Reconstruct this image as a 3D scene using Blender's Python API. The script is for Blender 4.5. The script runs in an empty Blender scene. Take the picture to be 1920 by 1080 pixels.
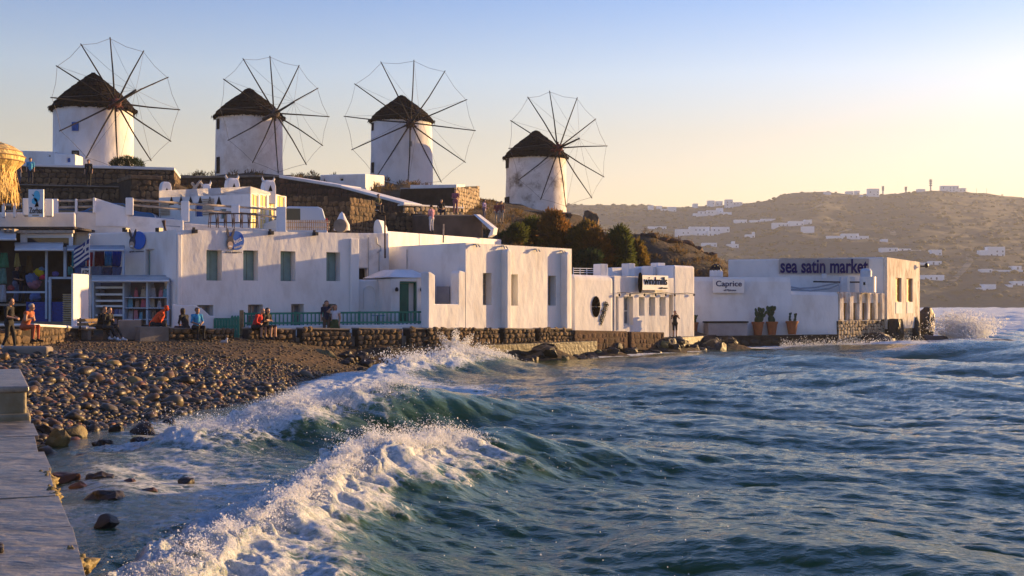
import bpy, bmesh, math, random
import numpy as np
from mathutils import Vector, Matrix, noise as mnoise
random.seed(7); np.random.seed(7)
R = math.radians
scene = bpy.context.scene
COL = scene.collection
# ---------------------------------------------------------------- camera
CAM_H, F, HY = 2.8, 2400.0, 570.0          # camera height (m), focal length in pixels of a 1920 wide frame, horizon row
cam_d = bpy.data.cameras.new('camera'); cam = bpy.data.objects.new('camera', cam_d); COL.objects.link(cam)
cam.location = (0, 0, CAM_H); cam.rotation_euler = (R(90), 0, 0)
cam_d.sensor_width = 36; cam_d.lens = 36 * F / 1920; cam_d.shift_y = (HY - 540) / 1920
cam_d.clip_start = 0.1; cam_d.clip_end = 20000
scene.camera = cam
# ---------------------------------------------------------------- sky and sun
SUN_AZ, SUN_EL = R(57.5), R(7.5)             # azimuth clockwise from +Y (the view direction)
world = bpy.data.worlds.new('World'); scene.world = world; world.use_nodes = True
wn, wl = world.node_tree.nodes, world.node_tree.links
wn.clear()
sky = wn.new('ShaderNodeTexSky'); sky.sky_type = 'NISHITA'; sky.sun_disc = False
sky.sun_elevation = SUN_EL; sky.sun_rotation = SUN_AZ
sky.air_density = 1.25; sky.dust_density = 0.9; sky.ozone_density = 4.0; sky.altitude = 0
hs = wn.new('ShaderNodeHueSaturation'); hs.inputs['Saturation'].default_value = 1.0
bgn = wn.new('ShaderNodeBackground'); bgn.inputs['Strength'].default_value = 0.15
wo = wn.new('ShaderNodeOutputWorld')
tcw = wn.new('ShaderNodeTexCoord'); sep = wn.new('ShaderNodeSeparateXYZ'); ramp = wn.new('ShaderNodeValToRGB'); tint = wn.new('ShaderNodeMix')
tint.data_type = 'RGBA'; tint.blend_type = 'MULTIPLY'; tint.inputs[0].default_value = 1.0; tint.clamp_result = False
for p_, c_ in ((0.0, (1.0, .655, .56)), (.08, (1.0, .64, .56)), (.13, (1.0, .62, .53)), (.175, (.95, .67, .66)), (.23, (.58, .53, .66)), (.28, (.46, .50, .68)), (.5, (.31, .44, .72)), (1.0, (.24, .39, .68))):   # evening tint by height above the horizon
    e_ = ramp.color_ramp.elements[0] if p_ == 0 else ramp.color_ramp.elements[-1] if p_ == 1 else ramp.color_ramp.elements.new(p_)
    e_.position = p_; e_.color = (*c_, 1)
wl.new(tcw.outputs['Generated'], sep.inputs[0]); wl.new(sep.outputs['Z'], ramp.inputs['Fac'])
wl.new(sky.outputs[0], hs.inputs['Color']); wl.new(hs.outputs[0], tint.inputs[6]); wl.new(ramp.outputs['Color'], tint.inputs[7]); wl.new(tint.outputs[2], bgn.inputs['Color']); wl.new(bgn.outputs[0], wo.inputs['Surface'])
sun_d = bpy.data.lights.new('sun', 'SUN'); sun = bpy.data.objects.new('sun', sun_d); COL.objects.link(sun)
sun_d.energy = 4.2; sun_d.angle = R(0.55); sun_d.color = (1.0, 0.62, 0.25)
SV = Vector((math.sin(SUN_AZ) * math.cos(SUN_EL), math.cos(SUN_AZ) * math.cos(SUN_EL), math.sin(SUN_EL)))
sun.rotation_euler = SV.to_track_quat('Z', 'Y').to_euler(); sun.location = (60, 40, 60)
vs = scene.view_settings
vs.view_transform = 'Standard'; vs.look = 'None'; vs.gamma = 1.0; vs.use_curve_mapping = False; vs.exposure = 1.7
scene.cycles.use_denoising = True; scene.cycles.max_bounces = 8
scene.cycles.volume_bounces = 0; scene.cycles.volume_step_rate = 4.0
# ---------------------------------------------------------------- helpers
def P(px, py, D):                           # photo pixel at depth D -> world point
    return Vector(((px - 960) / F * D, D, CAM_H - (py - HY) / F * D))
def lerp(a, b, t): return a + (b - a) * t
def tag(o, label=None, cat=None, group=None, kind=None):
    if label: o['label'] = label
    if cat: o['category'] = cat
    if group: o['group'] = group
    if kind: o['kind'] = kind
    return o
def emp(name, loc, label, cat, group=None):
    o = bpy.data.objects.new(name, None); COL.objects.link(o); o.location = loc; o.empty_display_size = 0.2
    return tag(o, label, cat, group)
def root_loc(o):
    v = Vector((0, 0, 0))
    while o is not None: v = v + o.location; o = o.parent
    return v
class MB:
    """collects shapes in world coordinates; build() links them as one mesh object"""
    def __init__(s): s.v = []; s.f = []; s.m = []; s.mi = 0
    def add(s, vs, fs):
        b = len(s.v); s.v += [tuple(v) for v in vs]; s.f += [tuple(b + i for i in f) for f in fs]; s.m += [s.mi] * len(fs); return s
    def box(s, c, size, M=None):
        hx, hy, hz = size[0] / 2, size[1] / 2, size[2] / 2
        vs = [Vector((x, y, z)) for z in (-hz, hz) for x, y in ((-hx, -hy), (hx, -hy), (hx, hy), (-hx, hy))]
        if M is not None: vs = [M @ v for v in vs]
        c = Vector(c)
        return s.add([v + c for v in vs], [(0, 3, 2, 1), (4, 5, 6, 7), (0, 1, 5, 4), (1, 2, 6, 5), (2, 3, 7, 6), (3, 0, 4, 7)])
    def tube(s, pts, rad, n=6, caps=True):
        pts = [Vector(p) for p in pts]
        rads = rad if hasattr(rad, '__len__') else [rad] * len(pts)
        rings = []
        for i, p in enumerate(pts):
            t = (pts[min(i + 1, len(pts) - 1)] - pts[max(i - 1, 0)])
            if t.length < 1e-9: t = Vector((0, 0, 1))
            t.normalize(); a = t.cross(Vector((0, 0, 1)))
            if a.length < 1e-3: a = t.cross(Vector((1, 0, 0)))
            a.normalize(); b = t.cross(a)
            rings.append([p + (a * math.cos(2 * math.pi * k / n) + b * math.sin(2 * math.pi * k / n)) * rads[i] for k in range(n)])
        vs = [v for r in rings for v in r]; fs = []
        for i in range(len(rings) - 1):
            for k in range(n): fs.append((i * n + k, i * n + (k + 1) % n, (i + 1) * n + (k + 1) % n, (i + 1) * n + k))
        if caps: fs += [tuple(range(n - 1, -1, -1)), tuple((len(rings) - 1) * n + k for k in range(n))]
        return s.add(vs, fs)
    def lathe(s, c, prof, n=24, a0=0.0, a1=2 * math.pi, M=None):
        c = Vector(c); full = abs(a1 - a0 - 2 * math.pi) < 1e-6; m = n if full else n + 1
        vs = []; fs = []
        for r, z in prof:
            for k in range(m):
                a = a0 + (a1 - a0) * k / n; v = Vector((r * math.cos(a), r * math.sin(a), z))
                vs.append((M @ v if M is not None else v) + c)
        for i in range(len(prof) - 1):
            for k in range(n):
                k2 = (k + 1) % m
                fs.append((i * m + k, i * m + k2, (i + 1) * m + k2, (i + 1) * m + k))
        return s.add(vs, fs)
    def prism(s, poly, off):                # planar polygon (world points) pushed along off, closed
        off = Vector(off); n = len(poly); a = [Vector(p) for p in poly]; b = [p + off for p in a]
        return s.add(a + b, [tuple(range(n)), tuple(range(2 * n - 1, n - 1, -1))] + [(i, n + i, n + (i + 1) % n, (i + 1) % n) for i in range(n)])
    def quad(s, a, b, c, d): return s.add([a, b, c, d], [(0, 1, 2, 3)])
    def blob(s, c, rx, ry, rz, sub=2, amp=0.15, seed=0, fr=1.5, M=None):
        vs, fs = ico(sub); c = Vector(c); out = []
        for v in vs:
            q = Vector(v); d = 1 + amp * mnoise.noise(q * fr + Vector((seed * 7.3, seed * 3.1, seed * 1.7)))*1.6
            w = Vector((q.x * rx * d, q.y * ry * d, q.z * rz * d))
            out.append((M @ w if M is not None else w) + c)
        return s.add(out, fs)
    def build(s, name, mat, parent=None, smooth=False, bevel=0.0, seg=2, recalc=True):
        loc = root_loc(parent) if parent is not None else Vector((0, 0, 0))
        me = bpy.data.meshes.new(name)
        me.from_pydata([(v[0] - loc.x, v[1] - loc.y, v[2] - loc.z) for v in s.v], [], s.f)
        for m in (mat if isinstance(mat, (list, tuple)) else [mat]): me.materials.append(m)
        if any(s.m): me.polygons.foreach_set('material_index', s.m)
        if recalc or bevel:
            bm = bmesh.new(); bm.from_mesh(me)
            bmesh.ops.remove_doubles(bm, verts=bm.verts, dist=1e-4)
            bmesh.ops.recalc_face_normals(bm, faces=bm.faces)
            if bevel:
                es = [e for e in bm.edges if len(e.link_faces) == 2 and e.calc_face_angle(0) > 0.45]
                bmesh.ops.bevel(bm, geom=es, offset=bevel, segments=seg, profile=0.5, affect='EDGES', clamp_overlap=True)
            bm.to_mesh(me); bm.free()
        if smooth: me.polygons.foreach_set('use_smooth', [True] * len(me.polygons))
        o = bpy.data.objects.new(name, me); COL.objects.link(o)
        if parent is not None: o.parent = parent
        return o
_ico = {}
def ico(sub):
    if sub not in _ico:
        bm = bmesh.new(); bmesh.ops.create_icosphere(bm, subdivisions=sub, radius=1.0)
        bm.verts.ensure_lookup_table()
        _ico[sub] = ([tuple(v.co) for v in bm.verts], [tuple(v.index for v in f.verts) for f in bm.faces]); bm.free()
    return _ico[sub]
def np_mesh(name, V, Fq, mat, smooth=True, parent=None, matidx=None):
    V = np.asarray(V, dtype=np.float32); Fq = np.asarray(Fq, dtype=np.int32); k = Fq.shape[1]
    if parent is not None: V = V - np.array(root_loc(parent), dtype=np.float32)
    me = bpy.data.meshes.new(name); me.vertices.add(len(V)); me.vertices.foreach_set('co', V.ravel())
    me.loops.add(Fq.size); me.loops.foreach_set('vertex_index', Fq.ravel())
    me.polygons.add(len(Fq)); me.polygons.foreach_set('loop_start', np.arange(0, Fq.size, k, dtype=np.int32))
    for m in (mat if isinstance(mat, (list, tuple)) else [mat]): me.materials.append(m)
    if matidx is not None: me.polygons.foreach_set('material_index', np.asarray(matidx, dtype=np.int32))
    me.polygons.foreach_set('use_smooth', [smooth] * len(Fq)); me.update(calc_edges=True); me.validate()
    o = bpy.data.objects.new(name, me); COL.objects.link(o)
    if parent is not None: o.parent = parent
    return o
def attr(o, name, arr):
    a = o.data.attributes.new(name, 'FLOAT', 'POINT'); a.data.foreach_set('value', np.asarray(arr, dtype=np.float32).ravel())
def copy_tree(o, parent=None):
    c = o.copy(); COL.objects.link(c); c.parent = parent
    for ch in o.children: copy_tree(ch, c)
    return c
# ---------------------------------------------------------------- numpy value noise
def _hash(ix, iy, iz, seed):
    n = (ix * 374761393 + iy * 668265263 + iz * 2147483647 + seed * 1274126177) & 0xffffffff
    n = ((n ^ (n >> 13)) * 1274126177) & 0xffffffff
    return ((n ^ (n >> 16)) & 0xffff) / 65535.0
def vnoise(x, y, seed=0):
    ix = np.floor(x).astype(np.int64); iy = np.floor(y).astype(np.int64); fx = x - ix; fy = y - iy
    fx = fx * fx * fx * (fx * (fx * 6 - 15) + 10); fy = fy * fy * fy * (fy * (fy * 6 - 15) + 10)
    z = np.zeros_like(ix)
    a = _hash(ix, iy, z, seed); b = _hash(ix + 1, iy, z, seed); c = _hash(ix, iy + 1, z, seed); d = _hash(ix + 1, iy + 1, z, seed)
    return (a + (b - a) * fx) * (1 - fy) + (c + (d - c) * fx) * fy
def fbm(x, y, octv=4, seed=0, gain=0.5):
    s = 0; a = 1; t = 0
    for i in range(octv): s = s + a * vnoise(x * 2 ** i + 17.3 * i, y * 2 ** i - 9.1 * i, seed + i); t += a; a *= gain
    return s / t
def sstep(a, b, x):
    t = np.clip((x - a) / (b - a), 0, 1); return t * t * (3 - 2 * t)
# ---------------------------------------------------------------- materials
def nmat(name, c1, c2=None, scale=3.0, rough=0.85, bump=0.0, bscale=None, detail=5, spec=0.3, metal=0.0, c3=None, s3=0.7, dist=0.02, lo=0.35, hi=0.65, stretch=None):
    m = bpy.data.materials.new(name); m.use_nodes = True; nt = m.node_tree; N, L = nt.nodes, nt.links
    b = N['Principled BSDF']; b.inputs['Roughness'].default_value = rough; b.inputs['Specular IOR Level'].default_value = spec; b.inputs['Metallic'].default_value = metal
    c1 = (*c1, 1); c2 = (*c2, 1) if c2 else None
    b.inputs['Base Color'].default_value = c1
    if c2 or bump:
        tc = N.new('ShaderNodeNewGeometry'); src = tc.outputs['Position']
        if stretch:
            mp = N.new('ShaderNodeMapping'); mp.inputs['Scale'].default_value = stretch; L.new(src, mp.inputs['Vector']); src = mp.outputs[0]
    if c2:
        nz = N.new('ShaderNodeTexNoise'); nz.inputs['Scale'].default_value = scale; nz.inputs['Detail'].default_value = detail; L.new(src, nz.inputs['Vector'])
        rp = N.new('ShaderNodeMapRange'); rp.inputs[1].default_value = lo; rp.inputs[2].default_value = hi; L.new(nz.outputs['Fac'], rp.inputs[0])
        mx = N.new('ShaderNodeMix'); mx.data_type = 'RGBA'; mx.inputs[6].default_value = c1; mx.inputs[7].default_value = c2
        L.new(rp.outputs[0], mx.inputs[0]); out = mx.outputs[2]
        if c3:
            n3 = N.new('ShaderNodeTexNoise'); n3.inputs['Scale'].default_value = s3; n3.inputs['Detail'].default_value = 6; n3.inputs['Roughness'].default_value = 0.65; L.new(src, n3.inputs['Vector'])
            r3 = N.new('ShaderNodeMapRange'); r3.inputs[1].default_value = 0.52; r3.inputs[2].default_value = 0.7; L.new(n3.outputs['Fac'], r3.inputs[0])
            m3 = N.new('ShaderNodeMix'); m3.data_type = 'RGBA'; m3.inputs[7].default_value = (*c3, 1); L.new(out, m3.inputs[6]); L.new(r3.outputs[0], m3.inputs[0]); out = m3.outputs[2]
        L.new(out, b.inputs['Base Color'])
    if bump:
        bz = N.new('ShaderNodeTexNoise'); bz.inputs['Scale'].default_value = bscale or scale * 4; bz.inputs['Detail'].default_value = 6; L.new(src, bz.inputs['Vector'])
        bp = N.new('ShaderNodeBump'); bp.inputs['Strength'].default_value = bump; bp.inputs['Distance'].default_value = dist
        L.new(bz.outputs['Fac'], bp.inputs['Height']); L.new(bp.outputs[0], b.inputs['Normal'])
    return m
M = {}
M['white'] = nmat('whitewash', (0.74, 0.73, 0.72), (0.66, 0.65, 0.64), 0.9, 0.9, 0.7, 2.2, dist=0.06, detail=7, c3=(.60, .575, .55), s3=0.9, stretch=(1, 1, .55))
M['white_old'] = nmat('weathered_whitewash', (0.74, 0.72, 0.69), (0.60, 0.57, 0.53), 1.3, 0.92, 0.7, 2.5, c3=(0.55, 0.51, 0.47), s3=1.6, dist=0.05, detail=8)
M['stained'] = nmat('stained_plaster', (0.72, 0.68, 0.61), (0.46, 0.40, 0.34), 2.2, 0.95, 0.8, 4, c3=(0.25, 0.2, 0.16), s3=2.4, dist=0.04, stretch=(1, 1, 0.35))
M['peeling'] = nmat('peeling_whitewash', (0.74, 0.72, 0.69), (0.62, 0.59, 0.55), 1.4, 0.92, 0.6, 3, c3=(0.2, 0.17, 0.14), s3=0.85, dist=0.04)
M['mortar'] = nmat('mortar', (0.049, 0.036, 0.027), (0.028, 0.021, 0.015), 3, 0.95, 0.6, 9)
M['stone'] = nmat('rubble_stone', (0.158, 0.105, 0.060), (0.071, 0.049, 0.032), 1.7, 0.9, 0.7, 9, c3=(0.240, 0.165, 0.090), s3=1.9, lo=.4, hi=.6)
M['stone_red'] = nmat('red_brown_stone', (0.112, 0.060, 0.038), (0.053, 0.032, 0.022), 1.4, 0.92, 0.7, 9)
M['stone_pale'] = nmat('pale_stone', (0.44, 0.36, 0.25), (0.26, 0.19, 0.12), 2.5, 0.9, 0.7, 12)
M['concrete'] = nmat('grey_concrete', (0.240, 0.208, 0.176), (0.160, 0.136, 0.112), 2, 0.9, 0.4, 14)
M['earth'] = nmat('dry_earth', (0.081, 0.050, 0.027), (0.035, 0.025, 0.015), 0.5, 0.95, 0.9, 3.5, c3=(0.070, 0.059, 0.025), s3=0.35, dist=0.15)
M['thatch'] = nmat('dark_thatch', (0.024, 0.017, 0.014), (0.009, 0.007, 0.0065), 7, 1.0, 0.9, 16, spec=.05, stretch=(1, 1, 0.25), dist=0.06)
M['straw'] = nmat('golden_straw', (0.72, 0.54, 0.22), (0.50, 0.34, 0.12), 9, 0.8, 0.9, 30, stretch=(1, 1, 0.3), dist=0.03)
M['wood_dark'] = nmat('dark_spar_wood', (0.022, 0.016, 0.012), (0.012, 0.009, 0.008), 5, 0.8)
M['wood'] = nmat('bench_wood', (0.36, 0.23, 0.11), (0.22, 0.14, 0.07), 6, 0.75)
M['wood_pale'] = nmat('pale_pole_wood', (0.42, 0.35, 0.27), (0.28, 0.23, 0.18), 5, 0.85)
M['teal'] = nmat('grey_green_shutter', (0.20, 0.32, 0.31), (0.16, 0.26, 0.255), 3, 0.6)
M['blue_paint'] = nmat('blue_paint', (0.03, 0.11, 0.36), (0.02, 0.08, 0.28), 3, 0.5)
M['pale_blue'] = nmat('pale_blue_joinery', (0.42, 0.50, 0.60), (0.36, 0.44, 0.53), 3, 0.6)
M['green'] = nmat('green_paint', (0.02, 0.13, 0.085), (0.015, 0.095, 0.065), 3, 0.5)
M['greenfence'] = nmat('green_fence_paint', (0.02, 0.22, 0.15), (0.015, 0.16, 0.11), 5, 0.5)
M['dark'] = nmat('dark_recess', (0.02, 0.018, 0.017), None, rough=0.9)
M['black'] = nmat('black_metal', (0.015, 0.015, 0.017), None, rough=0.45)
M['iron'] = nmat('rusty_iron', (0.09, 0.05, 0.035), (0.05, 0.03, 0.025), 9, 0.8)
M['wire'] = nmat('wire', (0.12, 0.11, 0.10), None, rough=0.7)
M['glass'] = nmat('window_glass', (0.03, 0.035, 0.045), None, rough=0.08, spec=0.6)
M['glass_blue'] = nmat('dim_window_glass', (0.12, 0.16, 0.21), (0.07, 0.09, 0.12), 2.5, 0.12, spec=0.6)
M['ochre'] = nmat('ochre_shutter', (0.48, 0.26, 0.05), (0.38, 0.19, 0.04), 5, 0.6)
M['navy'] = nmat('navy_lettering', (0.008, 0.01, 0.10), None, rough=1.0, spec=0.0)
M['ink'] = nmat('black_lettering', (0.006, 0.005, 0.005), None, rough=1.0, spec=0.0)
M['signwhite'] = nmat('white_board', (0.78, 0.78, 0.78), (0.72, 0.72, 0.72), 2, 0.6)
M['signgrey'] = nmat('grey_board', (0.36, 0.34, 0.33), (0.30, 0.285, 0.28), 2, 0.75)
M['cyan'] = nmat('cyan_paint', (0.10, 0.50, 0.72), None, rough=0.6)
M['logo_blue'] = nmat('logo_blue', (0.012, 0.11, 0.48), None, rough=0.5)
M['donkey'] = nmat('donkey_grey', (0.05, 0.05, 0.075), None, rough=0.6)
M['muzzle'] = nmat('muzzle_tan', (0.45, 0.33, 0.26), None, rough=0.6)
M['terracotta'] = nmat('terracotta', (0.30, 0.11, 0.045), (0.22, 0.08, 0.035), 4, 0.85)
M['cactus'] = nmat('cactus_green', (0.035, 0.065, 0.03), (0.02, 0.045, 0.02), 4, 0.7)
M['metal_white'] = nmat('white_enamel', (0.62, 0.64, 0.66), (0.54, 0.56, 0.58), 3, 0.45)
M['grey_metal'] = nmat('grey_metal', (0.32, 0.34, 0.36), (0.25, 0.27, 0.29), 3, 0.5)
M['canvas'] = nmat('grey_canvas', (0.34, 0.32, 0.33), (0.28, 0.26, 0.27), 2, 0.9)
M['awning'] = nmat('off_white_awning', (0.55, 0.53, 0.50), (0.46, 0.44, 0.42), 2, 0.85)
def fmat(name, c, rough=0.85): 
    if name not in M: M[name] = nmat(name, c, tuple(x * 0.75 for x in c), 9, rough)
    return M[name]
# ---------------------------------------------------------------- terrain: linear RBF through control points (x, y, z)
CP = []
def cp(px, D, z): CP.append(((px - 960) / F * D, D, z))
SHORE = [(-6.5, 18), (-9.0, 23.5), (-9.4, 26.5), (-9.1, 29.5), (-8.5, 32.5), (-7.8, 37), (-7.7, 45), (-7.5, 51), (-6.1, 56.3), (-4.2, 60), (-1.6, 63.4), (3.4, 67.6), (6.5, 71), (10.6, 78.6), (15.2, 83.0), (21.4, 86.2), (27.5, 94)]
for i, (x, y) in enumerate(SHORE):
    CP.append((x, y, 0.0)); CP.append((x + 3.5, y - 1.8, -0.65)); CP.append((x + 9, y - 5, -1.2))
for x, y, z in [(-9, 16, .1), (-14, 20, .5), (-12.5, 28, .62), (-12, 33, .62), (-11.5, 38, .62), (-11, 43, .85), (-16, 28, .95), (-16, 34, 1.0), (-16.5, 40, 1.15), (-14, 45, 1.12), (-22, 36, 1.25), (-30, 30, 1.3), (-20, 46, 1.25), (-11, 48.5, 1.0), (-9.3, 51.5, .85), (-8.6, 54.5, .9),
                (-14.3, 51, 1.27), (-10, 54.6, 1.2), (-5.7, 58.8, 1.06), (-2.2, 62.2, .98), (1.5, 65.8, .9), (5.6, 69.5, .45), (9.5, 74.5, .4), (11.0, 80.5, .8), (-18, 50, 1.4), (-26, 48, 1.5), (-40, 40, 1.5), (-24, 56, 1.5), (-13, 58, 1.45), (-7, 62, 1.45), (-1, 67, 1.35), (8, 78, 1.2), (14.5, 86.5, .6), (20.5, 91, .4), (25, 96, .1),
                (31, 99, -.8), (34, 88, -1.2), (40, 110, -2), (30, 130, -2), (60, 160, -3), (60, 60, -3), (30, 30, -2), (10, 12, -1.5), (20, 60, -2), (40, 20, -3)]: CP.append((x, y, z))
for px, D, z in [(-200, 66, 5.0), (0, 66, 4.5), (250, 66, 4.5), (550, 67, 4.3), (-200, 72, 6.3), (100, 72, 6.3), (350, 73, 6.3), (600, 75, 6.0), (700, 76, 5.3), (100, 77.5, 6.3), (400, 78, 6.6), (620, 80.5, 6.8), (-100, 82, 10.0), (60, 82, 10.0), (240, 82, 10.0), (100, 87, 10.2), (240, 87, 10.2),
                 (60, 92, 12.2), (280, 92, 12.2), (175, 99, 12.5), (350, 99, 11.0), (350, 86, 8.7), (450, 90, 9.8), (560, 86, 9.0), (470, 108, 13.9), (470, 116, 14.2), (600, 108, 13.0), (650, 103, 11.5), (755, 112, 13.2), (755, 122, 14.0), (840, 104, 10.6), (690, 95, 9.6), (780, 93, 9.0), (700, 86, 7.4), (800, 84, 6.4), (880, 90, 6.9), (930, 102, 9.2), (1005, 120, 11.4), (1005, 127, 11.8), (1090, 122, 11.0), (1150, 118, 8.0),
                 (850, 78, 3.2), (950, 80, 3.0), (1000, 90, 5.0), (1100, 95, 4.8), (1180, 100, 5.0), (1050, 105, 7.6), (1215, 108, 8.3), (1290, 111, 7.9), (1350, 112, 6.8), (1385, 114, 4.6), (1420, 116, 1.0), (1250, 100, 4.0), (1330, 100, 3.4), (1300, 93, 1.6), (1400, 97, 1.0), (1470, 120, -1.2),
                 (-300, 99, 12.5), (-700, 90, 10), (-700, 60, 4), (-300, 140, 10), (175, 130, 10), (470, 145, 10), (755, 150, 9), (1005, 150, 8), (1200, 140, 4), (1300, 150, -2), (300, 195, 3), (900, 195, 1), (-500, 195, 4)]: cp(px, D, z)
CPA = np.array(CP, dtype=np.float64)
def _rbf():
    d = np.linalg.norm(CPA[:, None, :2] - CPA[None, :, :2], axis=2)
    A = np.block([[d, np.ones((len(CPA), 1))], [np.ones((1, len(CPA))), np.zeros((1, 1))]])
    return np.linalg.solve(A, np.append(CPA[:, 2], 0))
RW = _rbf()
TX, TY = np.arange(-90, 62, 0.5), np.concatenate([np.arange(7, 105, 0.4), np.arange(105, 200, 1.0)])
gx, gy = np.meshgrid(TX, TY)
tz = np.full(gx.shape, RW[-1])
for k in range(len(CPA)): tz += RW[k] * np.hypot(gx - CPA[k, 0], gy - CPA[k, 1])
rough = sstep(60, 75, gy)
tz += (fbm(gx * .35, gy * .35, 4, 3) - .5) * (0.12 + 0.9 * rough)
def ground_z(x, y):
    x = np.asarray(x, dtype=np.float64); y = np.asarray(y, dtype=np.float64)
    i = np.clip(np.searchsorted(TX, x) - 1, 0, len(TX) - 2); j = np.clip(np.searchsorted(TY, y) - 1, 0, len(TY) - 2)
    u = np.clip((x - TX[i]) / (TX[i + 1] - TX[i]), 0, 1); v = np.clip((y - TY[j]) / (TY[j + 1] - TY[j]), 0, 1)
    return (tz[j, i] * (1 - u) + tz[j, i + 1] * u) * (1 - v) + (tz[j + 1, i] * (1 - u) + tz[j + 1, i + 1] * u) * v
def gz(x, y): return float(ground_z(x, y))
def grid_faces(nr, nc):
    a = (np.arange(nr - 1)[:, None] * nc + np.arange(nc - 1)[None, :]).ravel()
    return np.stack([a, a + 1, a + nc + 1, a + nc], axis=1)
o = np_mesh('ground', np.stack([gx, gy, tz], -1).reshape(-1, 3), grid_faces(*gx.shape), M['earth']); tag(o, kind='structure')
# ---------------------------------------------------------------- sea
def ocean_tile(N, L, wdir, lmin, lmax, rms, seed, spread=4, V=6.0):
    rs = np.random.RandomState(seed); k1 = np.fft.fftfreq(N, L / N) * 2 * np.pi
    kx, ky = np.meshgrid(k1, k1); k = np.hypot(kx, ky); k[0, 0] = 1e-6
    w = np.array(wdir) / np.hypot(*wdir); c = (kx * w[0] + ky * w[1]) / k
    Ph = np.exp(-1 / (k * V * V / 9.81) ** 2) / k ** 3.15 * (np.abs(c) ** spread + .06)
    Ph[(k < 2 * np.pi / lmax) | (k > 2 * np.pi / lmin)] = 0
    H = np.sqrt(Ph) * (rs.randn(N, N) + 1j * rs.randn(N, N)); H[0, 0] = 0
    h = np.fft.ifft2(H); s = rms / (np.real(h).std() + 1e-9)
    dx = np.real(np.fft.ifft2(-1j * kx / k * H)) * s; dy = np.real(np.fft.ifft2(-1j * ky / k * H)) * s
    return np.real(h) * s, dx, dy, L
def samp(T, L, x, y):
    N = T.shape[0]; u = (x / L % 1) * N; v = (y / L % 1) * N; i = u.astype(int) % N; j = v.astype(int) % N; fu = u - np.floor(u); fv = v - np.floor(v)
    i2 = (i + 1) % N; j2 = (j + 1) % N
    return (T[j, i] * (1 - fu) + T[j, i2] * fu) * (1 - fv) + (T[j2, i] * (1 - fu) + T[j2, i2] * fu) * fv
T1 = ocean_tile(512, 31.0, (-.38, -.92), 0.16, 4.5, 0.029, 11, 5)
T2 = ocean_tile(256, 113.0, (-.42, -.9), 4.5, 26, 0.155, 5, 7, 8)
def poly_dist(X, Y, pts):
    """signed distance to a polyline (positive on its right hand side) and the parameter 0..1 of the nearest point"""
    best = np.full(X.shape, 1e9); sg = np.zeros(X.shape); tt = np.zeros(X.shape); n = len(pts) - 1
    for i in range(n):
        ax, ay = pts[i]; bx, by = pts[i + 1]; dx, dy = bx - ax, by - ay; l2 = dx * dx + dy * dy
        t = np.clip(((X - ax) * dx + (Y - ay) * dy) / l2, 0, 1); qx = X - ax - t * dx; qy = Y - ay - t * dy
        d = np.hypot(qx, qy); s = np.sign(qx * dy - qy * dx); m = d < best
        best[m] = d[m]; sg[m] = s[m]; tt[m] = ((i + t) / n)[m]
    return best * np.where(sg == 0, 1, sg), tt
WAVE_A = [(-2.9, 9.6), (-2.65, 12.9), (-2.4, 15.6), (-1.9, 18.2), (-1.1, 20.3), (-0.1, 21.8), (1.4, 22.8), (3.4, 23.6)]
WAVE_B = [(-6.2, 24.6), (-5.0, 26.2), (-3.8, 27.8), (-2.6, 28.9), (-1.2, 29.7), (0.6, 30.4), (3.0, 31.0)]
WAVE_C = [(-4.9, 47.5), (-3.6, 50.5), (-2.2, 53.0), (-0.6, 55), (1.2, 57.0)]
def interp(t, xs, ys): return np.interp(t, xs, ys)
rows = [7.5]
while rows[-1] < 3200:
    D = rows[-1]; rows.append(D + (0.036 * (D / 13) ** 1.25 if D < 60 else 0.25 * (D / 60) ** 1.75))
rows = np.array(rows); NC = 640
u = np.linspace(-.56, .56, NC)
gY, gU = np.meshgrid(rows, u, indexing='ij'); sX = gU * gY; sY = gY.copy()
gzw = np.where(sY < 198, ground_z(sX, np.minimum(sY, 198)), -3.0)
depth = np.clip(-gzw, -0.5, 5)
damp = sstep(-0.05, 1.1, depth) * .94 + .06
far = np.clip(sY / 120, 0, 1)
h1, d1x, d1y = (samp(T1[i], T1[3], sX, sY) for i in range(3)); h2, d2x, d2y = (samp(T2[i], T2[3], sX, sY) for i in range(3))
wind = 0.75 + 0.6 * fbm(sX * .05, sY * .05, 2, 5)
open_ = 0.55 + 0.75 * sstep(-4, 12, sX) + .5 * sstep(30, 60, sY) * sstep(0, 12, sX)
fade1 = 1 - sstep(140, 320, sY) * .7; fade2 = 1 - sstep(500, 1200, sY) * .6
sZ = (h1 * wind * fade1 + h2 * open_ * fade2) * damp
sX2 = sX + (d1x * 1.25 * wind * fade1 + d2x * 1.1 * open_ * fade2) * damp; sY2 = sY + (d1y * 1.25 * wind * fade1 + d2y * 1.1 * open_ * fade2) * damp
foam = np.zeros_like(sX); dense = np.zeros_like(sX)
n1b = fbm(sX * .9, sY * .9, 3, 99)
wob = (fbm(sX * .8, sY * .8, 3, 21) - .5)
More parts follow.
